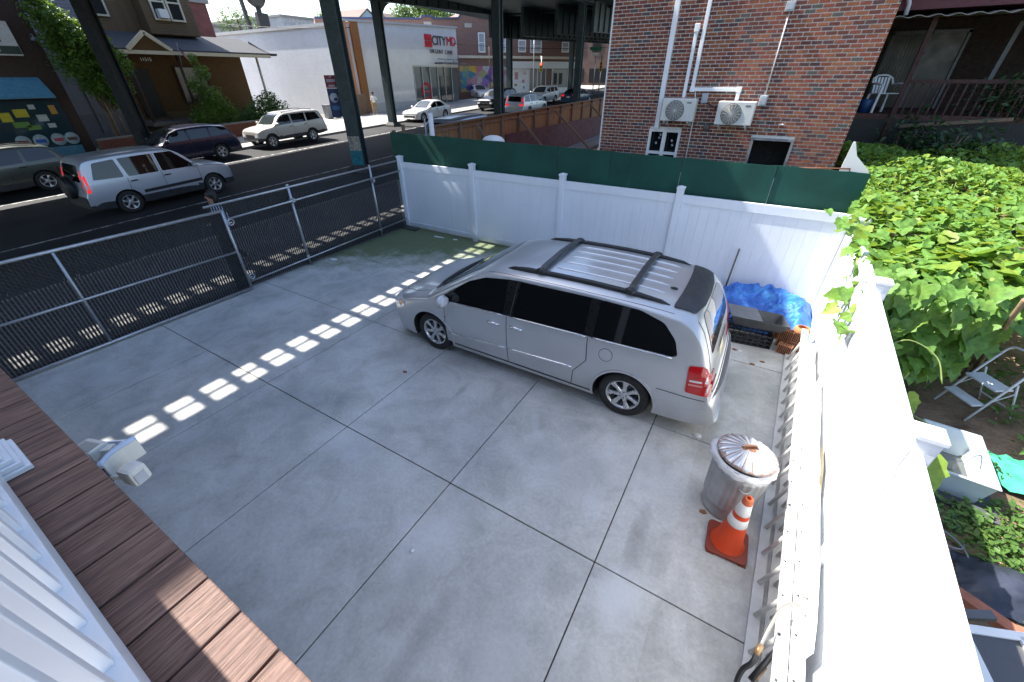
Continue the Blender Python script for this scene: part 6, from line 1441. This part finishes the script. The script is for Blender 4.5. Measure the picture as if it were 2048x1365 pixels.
# porch roof
m=MB(); m.prism([(-36.2,12.4,6.2),(-33.2,12.4,5.25),(-33.2,12.4,5.12),(-36.2,12.4,6.0)],(0,8.9,0)); m.prism([(-35.2,21.3,6.05),(-33.2,21.3,5.26),(-33.2,22.0,5.26),(-36.2,22.0,5.3)],(0,0,-.14)); m.build('porch_roof',M_SHG,th_)
m=MB(); m.box(-33.22,-33.1,12.4,21.4,4.98,5.16); m.build('eave_trim',M_CRM,th_)
m=MB(); m.prism([(-33.3,13.0,5.2),(-33.3,14.95,5.2),(-33.3,13.95,5.95)],(.14,0,0)); m.build('gable',M_OCH,th_)
for a,b in (((12.85,5.18),(13.95,6.02)),((15.1,5.18),(13.95,6.02))):
    m=MB(); m.bar((-33.1,a[0],a[1]),(-33.1,b[0],b[1]),.14,.2,(0,0,1)); m.build('gable_trim',M_CRM,th_)
m=MB(); m.box(-36,-33.3,12.6,20.9,1.3,1.5); m.build('porch_floor',plain('porch_grey',(.12,.11,.10),.8),th_)
for y in (12.75,15.4,20.5):
    m=MB(); m.cyl((-33.45,y,1.5),(-33.45,y,5.0),.09,.075,10); m.build('porch_column',M_DBRK if y<20 else M_CRM,th_)
m=MB(); m.box(-36.14,-36.05,13.5,14.6,1.6,4.3); m.build('door',M_DARK,th_)
wall_text('11515',.24,M_CRM,th_,(-33.25,13.6,4.72),FA,'house_number')
win(th_,-36.14,12.95,13.75,6.95,8.5,M_CRM,M_SKYGL,[(12.95,13.75,7.7,7.78)]); win(th_,-35.14,15.85,16.5,6.9,8.6,M_CRM,M_SKYGL,[(15.85,16.5,7.7,7.78)]); win(th_,-35.14,16.75,17.4,6.9,8.6,M_CRM,M_SKYGL,[(16.75,17.4,7.7,7.78)])
win(th_,-36.1,16.2,18.0,2.4,4.4,M_DBRK,M_SKYGL)
m=MB(); m.box(-35.1,-34.7,15.95,16.45,6.92,7.35); m.build('window_air_conditioner',M_ACW,th_)
for k in range(6):
    m=MB(); m.box(-33.2,-33.2+.3*(6-k),13.4,14.9,.3+.18*k,.48+.18*k); m.build('step',plain('brick_step',(.13,.06,.045),.85,var=.25,scale=8),th_)
for y in (13.3,15.0):
    m=MB(); m.tube([(-33.4,y,2.4),(-31.5,y,1.2),(-31.4,y,.5)],.03,6); m.build('hand_rail',M_DARK,th_)
fg=thing('flag','small striped flag on a pole on the tan house porch','flag',(-33.0,15.35,4.55)); 
m=MB(); m.tube([(-.1,0,-.1),(.35,-.05,.95)],.02,6); m.blob((.36,-.05,.98),.04,8,6); m.build('flag_pole',plain('pole_grey',(.3,.3,.32),.4),fg)
for k in range(7):
    m=MB(); a=k/7; b=(k+1)/7; e=lambda t,s_:(.33-.28*s_*.6+.05*math.sin(6*s_),-.05+.06*t+.62*s_,.85-.62*t*.55-.85*s_*1.0*.9+.02*math.sin(9*s_+3*t))
    m.ring([[e(a,s_),e(b,s_),tuple(Vector(e(b,s_))-Vector((.01,0,0))),tuple(Vector(e(a,s_))-Vector((.01,0,0)))] for s_ in [q/8*.75 for q in range(9)]],True,True,True); m.build('red_stripe' if k%2==0 else 'white_stripe',plain('flag_red',(.30,.03,.05),.8) if k%2==0 else plain('flag_white',(.55,.55,.55),.8),fg)
m=MB(); m.prism([Vector(e(0,0))+Vector((.012,0,0)),Vector(e(.5,0))+Vector((.012,0,0)),Vector(e(.5,.28))+Vector((.02,0,0)),Vector(e(0,.28))+Vector((.02,0,0))],(.004,0,0)); m.build('blue_canton',plain('flag_blue',(.02,.03,.12),.8),fg)
lw=thing('garden_wall','low red brick wall along the far pavement before the tan house','wall')
m=MB(); m.ring([[(-31.1,y,street_z(y)),(-30.85,y,street_z(y)),(-30.85,y,street_z(y)+.75),(-31.1,y,street_z(y)+.75)] for y in (8.9,21.5)],True,True,False); m.build('wall',plain('low_wall_brick',(.16,.055,.035),.9,var=.3,scale=10,bump=.3),lw)
m=MB(); m.ring([[(-31.15,y,street_z(y)+.752),(-30.8,y,street_z(y)+.752),(-30.8,y,street_z(y)+.83),(-31.15,y,street_z(y)+.83)] for y in (8.9,21.5)],True,True,False); m.build('coping',plain('coping_stone',(.20,.18,.16),.85,var=.2),lw)
m=MB(); m.box(-33.2,-31.2,9.4,24,.2,.55); structure(m.build('front_lawn',plain('lawn',(.09,.16,.03),.9,var=.4,scale=6)))
# --- white building with the urgent care front
def mat_whitebrick():
    t=NT('white_painted_brick'); p=t.coord('Object'); b=t.node('ShaderNodeTexBrick',{'Vector':t.node('ShaderNodeMapping',{'Vector':p,'Rotation':(R(90),0,0)}).outputs[0],'Scale':2.4,'Color1':(.62,.63,.65,1),'Color2':(.57,.58,.60,1),'Mortar':(.47,.48,.50,1),'Mortar Size':.012}); n=t.noise(p,.7,4); t.set(col=t.mix(.35,b.outputs['Color'],t.ramp(n,[(.3,(.4,.4,.4)),(.7,(.6,.6,.6))]),'OVERLAY'),rough=.8); return t.m
M_CMD=plain('white_panel',(.62,.62,.62),.16,var=.05,scale=1.5,coat=.4); M_ORG=plain('orange_pillar',(.26,.10,.022),.6,var=.08)
cm=thing('urgent_care','white single storey urgent care building with orange corner pillar','building')
m=MB(); m.box(-62,-34.15,29.3,44.6,0,7.55); m.build('side_wall',mat_whitebrick(),cm)
fr=lambda y:7.75+.035*(y-29.3)
m=MB(); m.ring([[(-34.15,y,.8),(-34.0,y,.8),(-34.0,y,fr(y)),(-34.15,y,fr(y))] for y in (30.75,37.1)],True,True,False); m.ring([[(-34.15,y,4.8),(-34.0,y,4.8),(-34.0,y,fr(y)),(-34.15,y,fr(y))] for y in (37.1,44.7)],True,True,False); m.build('front_panel',M_CMD,cm)
m=MB(); m.box(-34.15,-33.93,29.95,30.75,.8,7.8); m.build('orange_pillar',M_ORG,cm); m=MB(); m.box(-34.4,-33.95,29.22,29.5,.8,7.75); m.build('corner_trim',plain('salmon_trim',(.50,.24,.13),.7),cm)
m=MB(); m.box(-62,-34.1,29.15,29.35,7.5,7.75); m.ring([[(-34.3,y,fr(y)),(-33.85,y,fr(y)),(-33.85,y,fr(y)+.14),(-34.3,y,fr(y)+.14)] for y in (29.2,44.8)],True,True,False); m.build('parapet',plain('parapet_grey',(.42,.42,.41),.7),cm)
m=MB(); m.box(-34.0,-33.9,30.75,37.1,.8,1.75); m.build('plinth',plain('plinth_white',(.5,.5,.5),.5),cm)
# glazing with mullions
for k in range(6):
    y0=37.15+1.24*k; m=MB(); m.box(-34.12,-34.08,y0+.04,y0+1.2,1.3,4.7); o=m.build('glass_pane',glass('shopfront_glass',(.10,.13,.14),.04),cm); m=MB(); m.box(-34.1,-33.95,y0-.03,y0+.04,1.25,4.8); m.build('mullion',M_GALV,o)
m=MB(); m.box(-34.1,-33.93,37.1,44.6,4.7,4.82); m.box(-34.1,-33.93,37.1,44.6,1.1,1.3); m.build('glazing_rail',M_GALV,cm)
m=MB(); m.box(-34.05,-34.0,41.3,43.2,1.5,3.9); m.build('door',glass('door_glass',(.05,.06,.065),.05),cm)
for k in range(3):
    m=MB(); m.box(-34,-32.9,40.6+1.5*k,41.9+1.5*k,5.0,5.12); m.tube([(-33.1,41.25+1.5*k,5.12),(-33.1,41.25+1.5*k,5.4),(-34,41.25+1.5*k,5.45)],.03,6); m.build('canopy',M_PFR,cm)
M_LRED=plain('sign_red',(.55,.012,.02),.4); M_LBLK=plain('sign_black',(.02,.02,.022),.4)
for dy,dz in ((0,0),(.56,0),(0,-.56),(.56,-.56)):
    m=MB(); m.box(-34.0,-33.9,39.3+dy,39.8+dy,6.98+dz,7.48+dz); m.build('cross_square',M_LRED,cm)
wall_text('CITY',1.15,M_LBLK,cm,(-33.92,41.55,6.98),FA,space=.92); wall_text('MD',1.15,M_LRED,cm,(-33.92,43.62,7.02),FA,space=.92); wall_text('URGENT CARE',.50,M_LBLK,cm,(-33.92,41.85,6.06),FA,space=1.2)
m=MB(); m.lathe([(.62,0),(.85,0),(.85,.02),(.62,.02),(.62,0)],28,(-34.06,38.9,2.5),'x'); m.box(-34.06,-34.04,38.2,39.6,2.42,2.58); m.build('window_decal',M_LRED,cm)
# --- brick corner building with shops, standing askew
U=Vector((13.5,18.5,0)).normalized(); N=Vector((U.y,-U.x,0)); A0=Vector((-37.5,47,0)); UA=math.atan2(U.y,U.x)
bb=thing('corner_building','two storey brown brick corner building with graffiti wall and white shopfronts','building',tuple(A0),UA)   # local x along the front, local -y towards us
M_BB=plain('brown_brick',(.20,.115,.095),.9,var=.25,scale=5,bump=.2)
top=[(-14,9.1),(-2.6,9.4),(-2.5,9.65),(-1.3,9.65),(-1.2,9.45),(1.8,9.6),(2.3,10.2),(3.0,10.45),(3.75,10.25),(4.5,9.75),(19,9.9)]
m=MB(); m.prism([(19,0,0),(-14,0,0)]+[(x,0,z) for x,z in top],(0,12,0)); m.build('wall',M_BB,bb)
m=MB()
for (x0,z0),(x1,z1) in zip(top,top[1:]): m.bar((x0,-.05,z0),(x1,-.05,z1),.35,.16,(0,0,1))
m.build('blue_coping',plain('blue_coping',(.045,.055,.12),.7),bb)
for x0,x1,z0,z1 in ((4.3,4.95,6.45,8.2),(9.65,10.5,6.55,7.6),(11.35,12.75,6.5,7.75),(15.95,16.8,6.6,7.5),(7.0,7.7,6.5,8.1),(0.3,.9,6.5,8.1)):
    m=MB(); m.box(x0,x1,-.06,-.02,z0,z1); o=m.build('window',glass('pale_glass',(.35,.38,.42),.1),bb); m=MB()
    for a,b,c_,d in ((x0-.12,x0,z0-.12,z1+.12),(x1,x1+.12,z0-.12,z1+.12),(x0,x1,z1,z1+.12),(x0,x1,z0-.12,z0),(x0,x1,(z0+z1)/2-.04,(z0+z1)/2+.04)): m.box(a,b,-.12,-.061,c_,d)
    m.build('frame',M_WHITE,o)
for x in (-1.9,3.0): m=MB(); m.box(x-.45,x+.45,-.08,-.01,8.75,9.15); m.build('name_stone',plain('stone_panel',(.36,.33,.29),.8),bb)
m=MB(); m.box(1.5,19,-.25,-.01,5.75,6.02); m.build('cornice',plain('cream_cornice',(.55,.50,.40),.7),bb)
m=MB(); m.box(8.6,19,-.5,-.02,4.7,5.45); m.build('shop_sign',plain('pale_sign',(.60,.63,.62),.5),bb)
def mat_graf():
    t=NT('graffiti'); p=t.coord('Object'); q=t.noise(p,.9,2,.5,1.0); v=t.node('ShaderNodeTexVoronoi',{'Vector':p,'Scale':1.35}); 
    c=t.ramp(t.sep(v.outputs['Color'])[0],[(0,(.10,.04,.26)),(.2,(.05,.26,.30)),(.38,(.48,.33,.03)),(.55,(.36,.38,.42)),(.7,(.38,.10,.16)),(.85,(.20,.10,.38)),(1,(.42,.44,.46))]); ln=t.ramp(t.noise(p,2.6,3,.5,2.5),[(.46,1.0),(.49,.1),(.53,1.0)])
    c=t.mix(.6,c,ln,'MULTIPLY'); t.set(col=c,rough=.7); return t.m
m=MB(); m.box(1.6,8.2,-.04,-.01,2.2,4.95); m.build('graffiti_mural',mat_graf(),bb)
m=MB(); m.box(8.4,11.1,-.06,-.01,1.6,4.68); m.build('white_poster_wall',plain('poster_wall',(.68,.68,.68),.7),bb)
for k,(x,z,w_,h,c_) in enumerate(((9.3,3.9,.5,.8,(.45,.25,.25)),(10.3,3.3,.35,.35,(.5,.2,.28)),(9.2,2.9,.4,.25,(.3,.24,.08)),(10.5,4.2,.4,.4,(.5,.42,.5)),(10.4,2.6,.2,.3,(.1,.2,.3)))): m=MB(); m.box(x-w_/2,x+w_/2,-.075,-.061,z-h/2,z+h/2); m.build('poster',plain('far_poster_%d'%k,c_,.7),bb)
for x0,x1,col in ((11.2,12.3,(.10,.10,.11)),(12.4,13.6,(.08,.08,.085)),(14.6,17,(.16,.16,.16)),(17.3,18.8,(.06,.05,.06))):
    m=MB(); m.box(x0,x1,-.05,-.01,1.7,4.65); o=m.build('shopfront',glass('shop_%d'%int(x0*10),col,.15),bb); [ (lambda m: m.build('frame',M_WHITE,o))(MB().box(a_,b_,-.1,0,1.6,4.7)) for a_,b_ in ((x0-.06,x0),(x1,x1+.06))]
for x in (15.1,15.9): m=MB(); m.box(x-.25,x+.25,-.08,-.051,2.9,4.2); m.build('door_panel',M_DARK,bb)
m=MB(); m.box(14.6,17.1,-.12,-.02,1.6,2.55); m.build('stall_riser',M_WHITE,bb)
# --- filler buildings that close the street
def block(name,lab,x0,x1,y0,y1,h,col,base=0): 
    t=thing(name,lab,'building'); m=MB(); m.box(x0,x1,y0,y1,base,h); m.build('wall',plain('far_'+name+'_%d_%d'%(int(-x0),int(y0)),col,.9,var=.25,scale=1.5),t)
    m=MB(); m.box(x0-.2,x1+.2,y0-.2,y1+.2,h,h+.3); m.build('parapet',plain('far_parapet',(.25,.24,.23),.8),t); return t
t=block('brick_block','dark brick building at the far end of the street under the railway',-44,-6,78,92,12,(.10,.065,.055))
for k in range(7): m=MB(); m.box(-40+3*k,-38.6+3*k,77.9,77.96,7.2,9); m.build('window',M_SKYGL,t)
for k in range(5): m=MB(); m.box(-40+4.4*k,-36.6+4.4*k,77.9,77.96,2.9,4.9); m.build('shop_window',M_SKYGL,t)
block('brick_block','red brick flat block behind the white building roof, far left',-47,-45.2,17.5,24.6,9.1,(.17,.06,.05)); block('flat_roof_block','low grey roofed building in the distance beyond the white building',-95,-72,50,66,11.8,(.40,.41,.42)); block('flat_roof_block','pale low building farther left behind the white building',-100,-80,30,48,10.4,(.45,.46,.48))
t=thing('gable_house','small pale blue gabled house far behind the white building','house')
m=MB(); m.prism([(-70,63.3,7),(-70,69.2,7),(-70,69.2,12.1),(-70,66.2,14),(-70,63.3,12.1)],(-8,0,0)); m.build('wall',plain('pale_blue_siding',(.40,.52,.58),.8),t); m=MB(); m.box(-70.0,-69.9,65.7,66.6,11.6,12.5); m.build('window',M_SKYGL,t)
m=MB(); m.prism([(-69.8,63.0,12.0),(-69.8,66.2,14.05),(-69.8,66.2,14.25),(-69.8,62.9,12.15)],(-8.4,0,0)); m.prism([(-69.8,66.2,14.05),(-69.8,69.5,12.0),(-69.8,69.6,12.15),(-69.8,66.2,14.25)],(-8.4,0,0)); m.build('roof',plain('brown_roof',(.16,.12,.10),.9),t)
t=thing('brown_roof_house','brown roofed house right of the pale blue gable','house'); m=MB(); m.box(-74,-66,69.8,79,6,11.2); m.build('wall',plain('beige_far',(.35,.28,.23),.8),t); m=MB(); m.prism([(-74.4,69.4,11.2),(-65.6,69.4,11.2),(-70,69.4,13.9)],(0,10,0)); m.build('roof',plain('brown_roof',(.16,.12,.10),.9),t)
t=thing('roof_pylon','dark steel mast with round tank standing behind the white building','mast',(-60,38.7,7)); m=MB(); m.bar((-.2,-1.3,0),(-.2,-1.9,9),.35,.35,(1,0,0)); m.bar((0,.2,0),(0,.4,3.6),1.4,.6,(1,0,0)); m.build('mast_frame',M_DARK,t); m=MB(); m.lathe([(0,-.9),(.9,-.7),(1.2,0),(.9,.7),(0,.9)],16,(0,.2,5.2),'x'); m.cyl((0,.2,2.5),(0,.2,5),.3,.3,10); m.build('tank',M_DARK,t)
# ================================================================ trees and shrubs across the street
def tree(name,lab,loc,h,blobs,leafmat_,n,ls,seed,trunk=.12,cat='tree',kind='oval',group=None,trunks=1):
    r_=random.Random(seed); t=thing(name,lab,cat,loc,group=group); m=MB(); cc={}
    tot=sum(b[3]**2 for b in blobs)
    for bx,by,bz,br in blobs:
        for k in range(int(n*br*br/tot)):
            d=Vector((r_.gauss(0,1),r_.gauss(0,1),r_.gauss(0,1))).normalized()*br*(r_.random()**.45)*r_.uniform(.75,1.1); put_leaf(m,kind,Vector((bx,by,bz))+d,ls*r_.uniform(.6,1.3),r_.uniform(0,6.28),r_.uniform(-1,.5),r_.gauss(0,.6),r_,cc)
    m.build('crown',leafmat_,t)['kind']='stuff'; m=MB(); tz=min(b[2] for b in blobs)
    for q in range(trunks):
        ox=r_.uniform(-.35,.35) if trunks>1 else 0; oy=r_.uniform(-.6,.6) if trunks>1 else 0
        m.tube([(ox,oy,0),(ox*.8+.04,oy*.8,tz*.6),(ox*.5,oy*.6,tz+.3)],[trunk,trunk*.8,trunk*.5],8)
        for b in blobs[:6]: m.tube([(ox*.6,oy*.7,tz*.7),((b[0]+ox)/2,(b[1]+oy)/2,(b[2]+tz*.7)/2+.1),(b[0],b[1],b[2])],[trunk*.5,trunk*.3,trunk*.1],5)
    m.build('trunk',M_TWIG,t); return t
M_TR1=leafmat('street_tree_leaf',(.10,.20,.035),.35); M_TR2=leafmat('conifer_leaf',(.05,.13,.025),.25); M_TR3=leafmat('far_tree_leaf',(.10,.18,.05),.3)
tree('street_tree','leafy multi-stemmed tree between the pharmacy and the tan house',(-32.2,10.3,.3),6.5,[(0,-.6,6.0,.9),(.2,.0,5.2,1.1),(0,.7,4.9,1.0),(.2,-.5,4.2,.9),(.1,.6,3.9,1.0),(.2,1.3,4.2,.75),(.2,-.1,3.2,.7),(.3,.7,2.7,.65),(.2,-.9,5.0,.5),(0,-1.0,6.9,.6),(.2,1.1,3.1,.5)],M_TR1,9000,.20,61,.07,trunks=4)
tree('shrub','tall loose shrub in front of the tan house porch',(-32.3,15.6,.5),4,[(0,0,1.4,.95),(.1,.4,2.2,.8),(0,-.2,2.9,.6),(.1,.3,3.6,.5),(.1,1.1,1.3,.8),(0,.1,4.3,.3),(.1,-.8,1.1,.6)],M_TR1,4500,.16,63,.04,'shrub',trunks=3)
tree('shrub','rounded bush with orange blossoms right of the tan house',(-32.0,19.0,.55),2.4,[(0,-1.1,.9,.9),(0,0,1.3,1.1),(0,1.2,1.1,.95),(.1,.6,1.9,.7)],M_TR2,4500,.16,65,.04,'shrub',trunks=3)
tree('far_tree','light green trees rising above the brick parapet',(-60,70.5,2),14,[(0,-6,10.6,2.0),(0,-2,11.6,2.4),(0,2,11.9,2.6),(0,5.5,11.4,2.2),(2,-4.5,9.3,1.8),(2,0,9.6,2.2)],M_TR3,6500,.45,67,.3); tree('far_tree','distant rounded tree left of the dark mast',(-78,46.5,2),10,[(0,-1.8,9.3,1.7),(0,.4,9.9,1.7),(0,2.2,9.2,1.4)],M_TR3,1200,.32,69,.25); tree('far_tree','small spiky tree between green column and blue gabled house',(-72,58.5,2),11,[(0,-1,10.2,1.1),(0,.4,10.9,.9),(0,1.4,10.1,.9)],M_TR3,900,.3,71,.2)
# ================================================================ street furniture
bs=thing('bus_stop_sign','red and blue bus stop sign on a pole beside the riveted column','sign',(-16.0,12.62,street_z(12.6)),R(52))
m=MB(); m.cyl((.3,.03,0),(.3,.03,3.7),.03,.03,8); m.build('pole',M_GALV,bs)
m=MB(); m.box(-.22,.22,-.02,.02,3.02,3.45); o=m.build('red_panel',plain('bus_red',(.22,.008,.02),.5),bs); m=MB(); m.box(-.12,.12,-.026,-.021,3.06,3.13); m.box(-.16,.16,-.026,-.021,3.22,3.32); m.box(-.04,.04,-.026,-.021,3.37,3.43); m.build('print',plain('bus_print',(.40,.33,.38),.6),o)
m=MB(); m.box(-.22,.22,-.02,.02,2.0,3.01); o=m.build('blue_panel',plain('bus_blue',(.008,.02,.09),.5),bs); m=MB(); m.lathe([(0,0),(.17,0),(.17,-.006),(0,-.006)],24,(0,-.021,2.68),'y'); 
ob=m.build('white_disc',plain('disc_white',(.48,.52,.58),.6),o); ob.scale=(1,1,1.0); m=MB(); m.box(-.02,.10,-.034,-.028,2.58,2.68); m.build('bus_symbol',plain('bus_blue',(.008,.02,.09),.5),ob); m=MB(); m.box(-.15,.15,-.026,-.021,2.26,2.40); m.build('route_print',plain('route_blue',(.04,.14,.30),.6),o)
for k,(y,c_,lab) in enumerate(((25.6,(.20,.21,.23),'grey bin leftmost of the bins beside the white building'),(26.4,(.03,.05,.04),'dark bin in the middle of the bins beside the white building'),(27.2,(.45,.45,.43),'pale bin rightmost of the bins beside the white building'))):
    t=thing('wheelie_bin',lab,'bin',(-33.6,y,street_z(y)),0,'bins beside the white building'); m=MB(); m.ring([[(-.24,-.24,.05),(.24,-.24,.05),(.24,.24,.05),(-.24,.24,.05)],[(-.3,-.3,1.0),(.3,-.3,1.0),(.3,.3,1.0),(-.3,.3,1.0)]],True,True,False); m.build('bin_body',plain('bin_%d'%k,c_,.6),t); m=MB(); m.box(-.32,.32,-.32,.32,1.002,1.07); m.build('lid',plain('bin_lid_%d'%k,tuple(x*.8 for x in c_),.6),t,bevel=.02)
m=MB(); 
for k in range(9): m.box(-33.2,-33.1,27.7+.22*k,27.9+.22*k,.9,2.55)
tag(m.build('side_fence',M_WD2),'short brown fence between bins and orange pillar','fence')
def signal(lab,x,y,z,lit,rz=0,pole=True):
    t=thing('traffic_signal',lab,'traffic signal',(x,y,street_z(y)),rz); 
    m=MB(); m.box(-.18,.18,-.15,.15,z,z+.95); m.build('housing',plain('signal_yellow',(.45,.26,.03),.5),t,bevel=.02)
    for k,cn_ in enumerate(((.0,.15,.05),(.2,.12,.0),(.8,.02,.02))):
        m=MB(); m.lathe([(0,-.03),(.1,-.02),(.12,0)],12,(0,-.15,z+.18+.3*k),'y'); m.build('lamp',emit('signal_lit',(.9,.05,.03),3.0) if (k==2 and lit) else plain('lamp_%d'%k,tuple(c*.15 for c in cn_),.4),t)
    if pole: m=MB(); m.cyl((.0,.22,0),(.0,.22,z+1.6),.07,.05,8); m.build('pole',M_GALV,t)
signal('traffic signal with red light on the pole before the white shopfront',-28.2,54.2,2.6,True,R(20)); signal('traffic signal right of the far railway column',-20.6,55,2.5,False,R(20)); signal('traffic signal hanging high near the brick house corner',-19.6,57,5.2,False,R(20))
t=thing('street_sign','green street name sign on a grey pole under the railway','street sign',(-20.2,52,street_z(52)),R(20)); m=MB(); m.cyl((0,.05,0),(0,.05,5.2),.05,.05,8); m.build('pole',M_GALV,t); m=MB(); m.box(-.7,.6,-.01,.01,4.55,4.85); m.build('name_plate',plain('sign_green',(.01,.16,.08),.5),t); m=MB(); m.box(-.45,.4,-.01,.01,4.1,4.35); m.build('white_plate',M_WHITE,t)
for k,(x,y,h,lab) in enumerate(((-31.5,47.5,5.2,'thin dark pole in front of the graffiti wall'),(-29.6,54.8,6.2,'tall white pole before the poster wall'))): m=MB(); m.cyl((x,y,street_z(y)),(x,y,street_z(y)+h),.06,.05,8); tag(m.build('street_pole',M_DARK if k==0 else M_WHITE),lab,'pole')
for k,(a,b,sag,lab) in enumerate((((-60,25,9.6),(-33.5,29.5,7.3),.5,'sagging cable along the top of the white side wall'),((-34,44,6.9),(-24,66,7.2),.3,'cables strung across the brick corner building'),((-60,20,13),(-36,60,13.5),.4,'thin wire across the sky above the white building'))):
    m=MB(); A_=Vector(a); B_=Vector(b); m.tube([A_.lerp(B_,q/12)-Vector((0,0,sag*4*(q/12)*(1-q/12))) for q in range(13)],.025,4); tag(m.build('cable',M_DARK),lab,'cable')
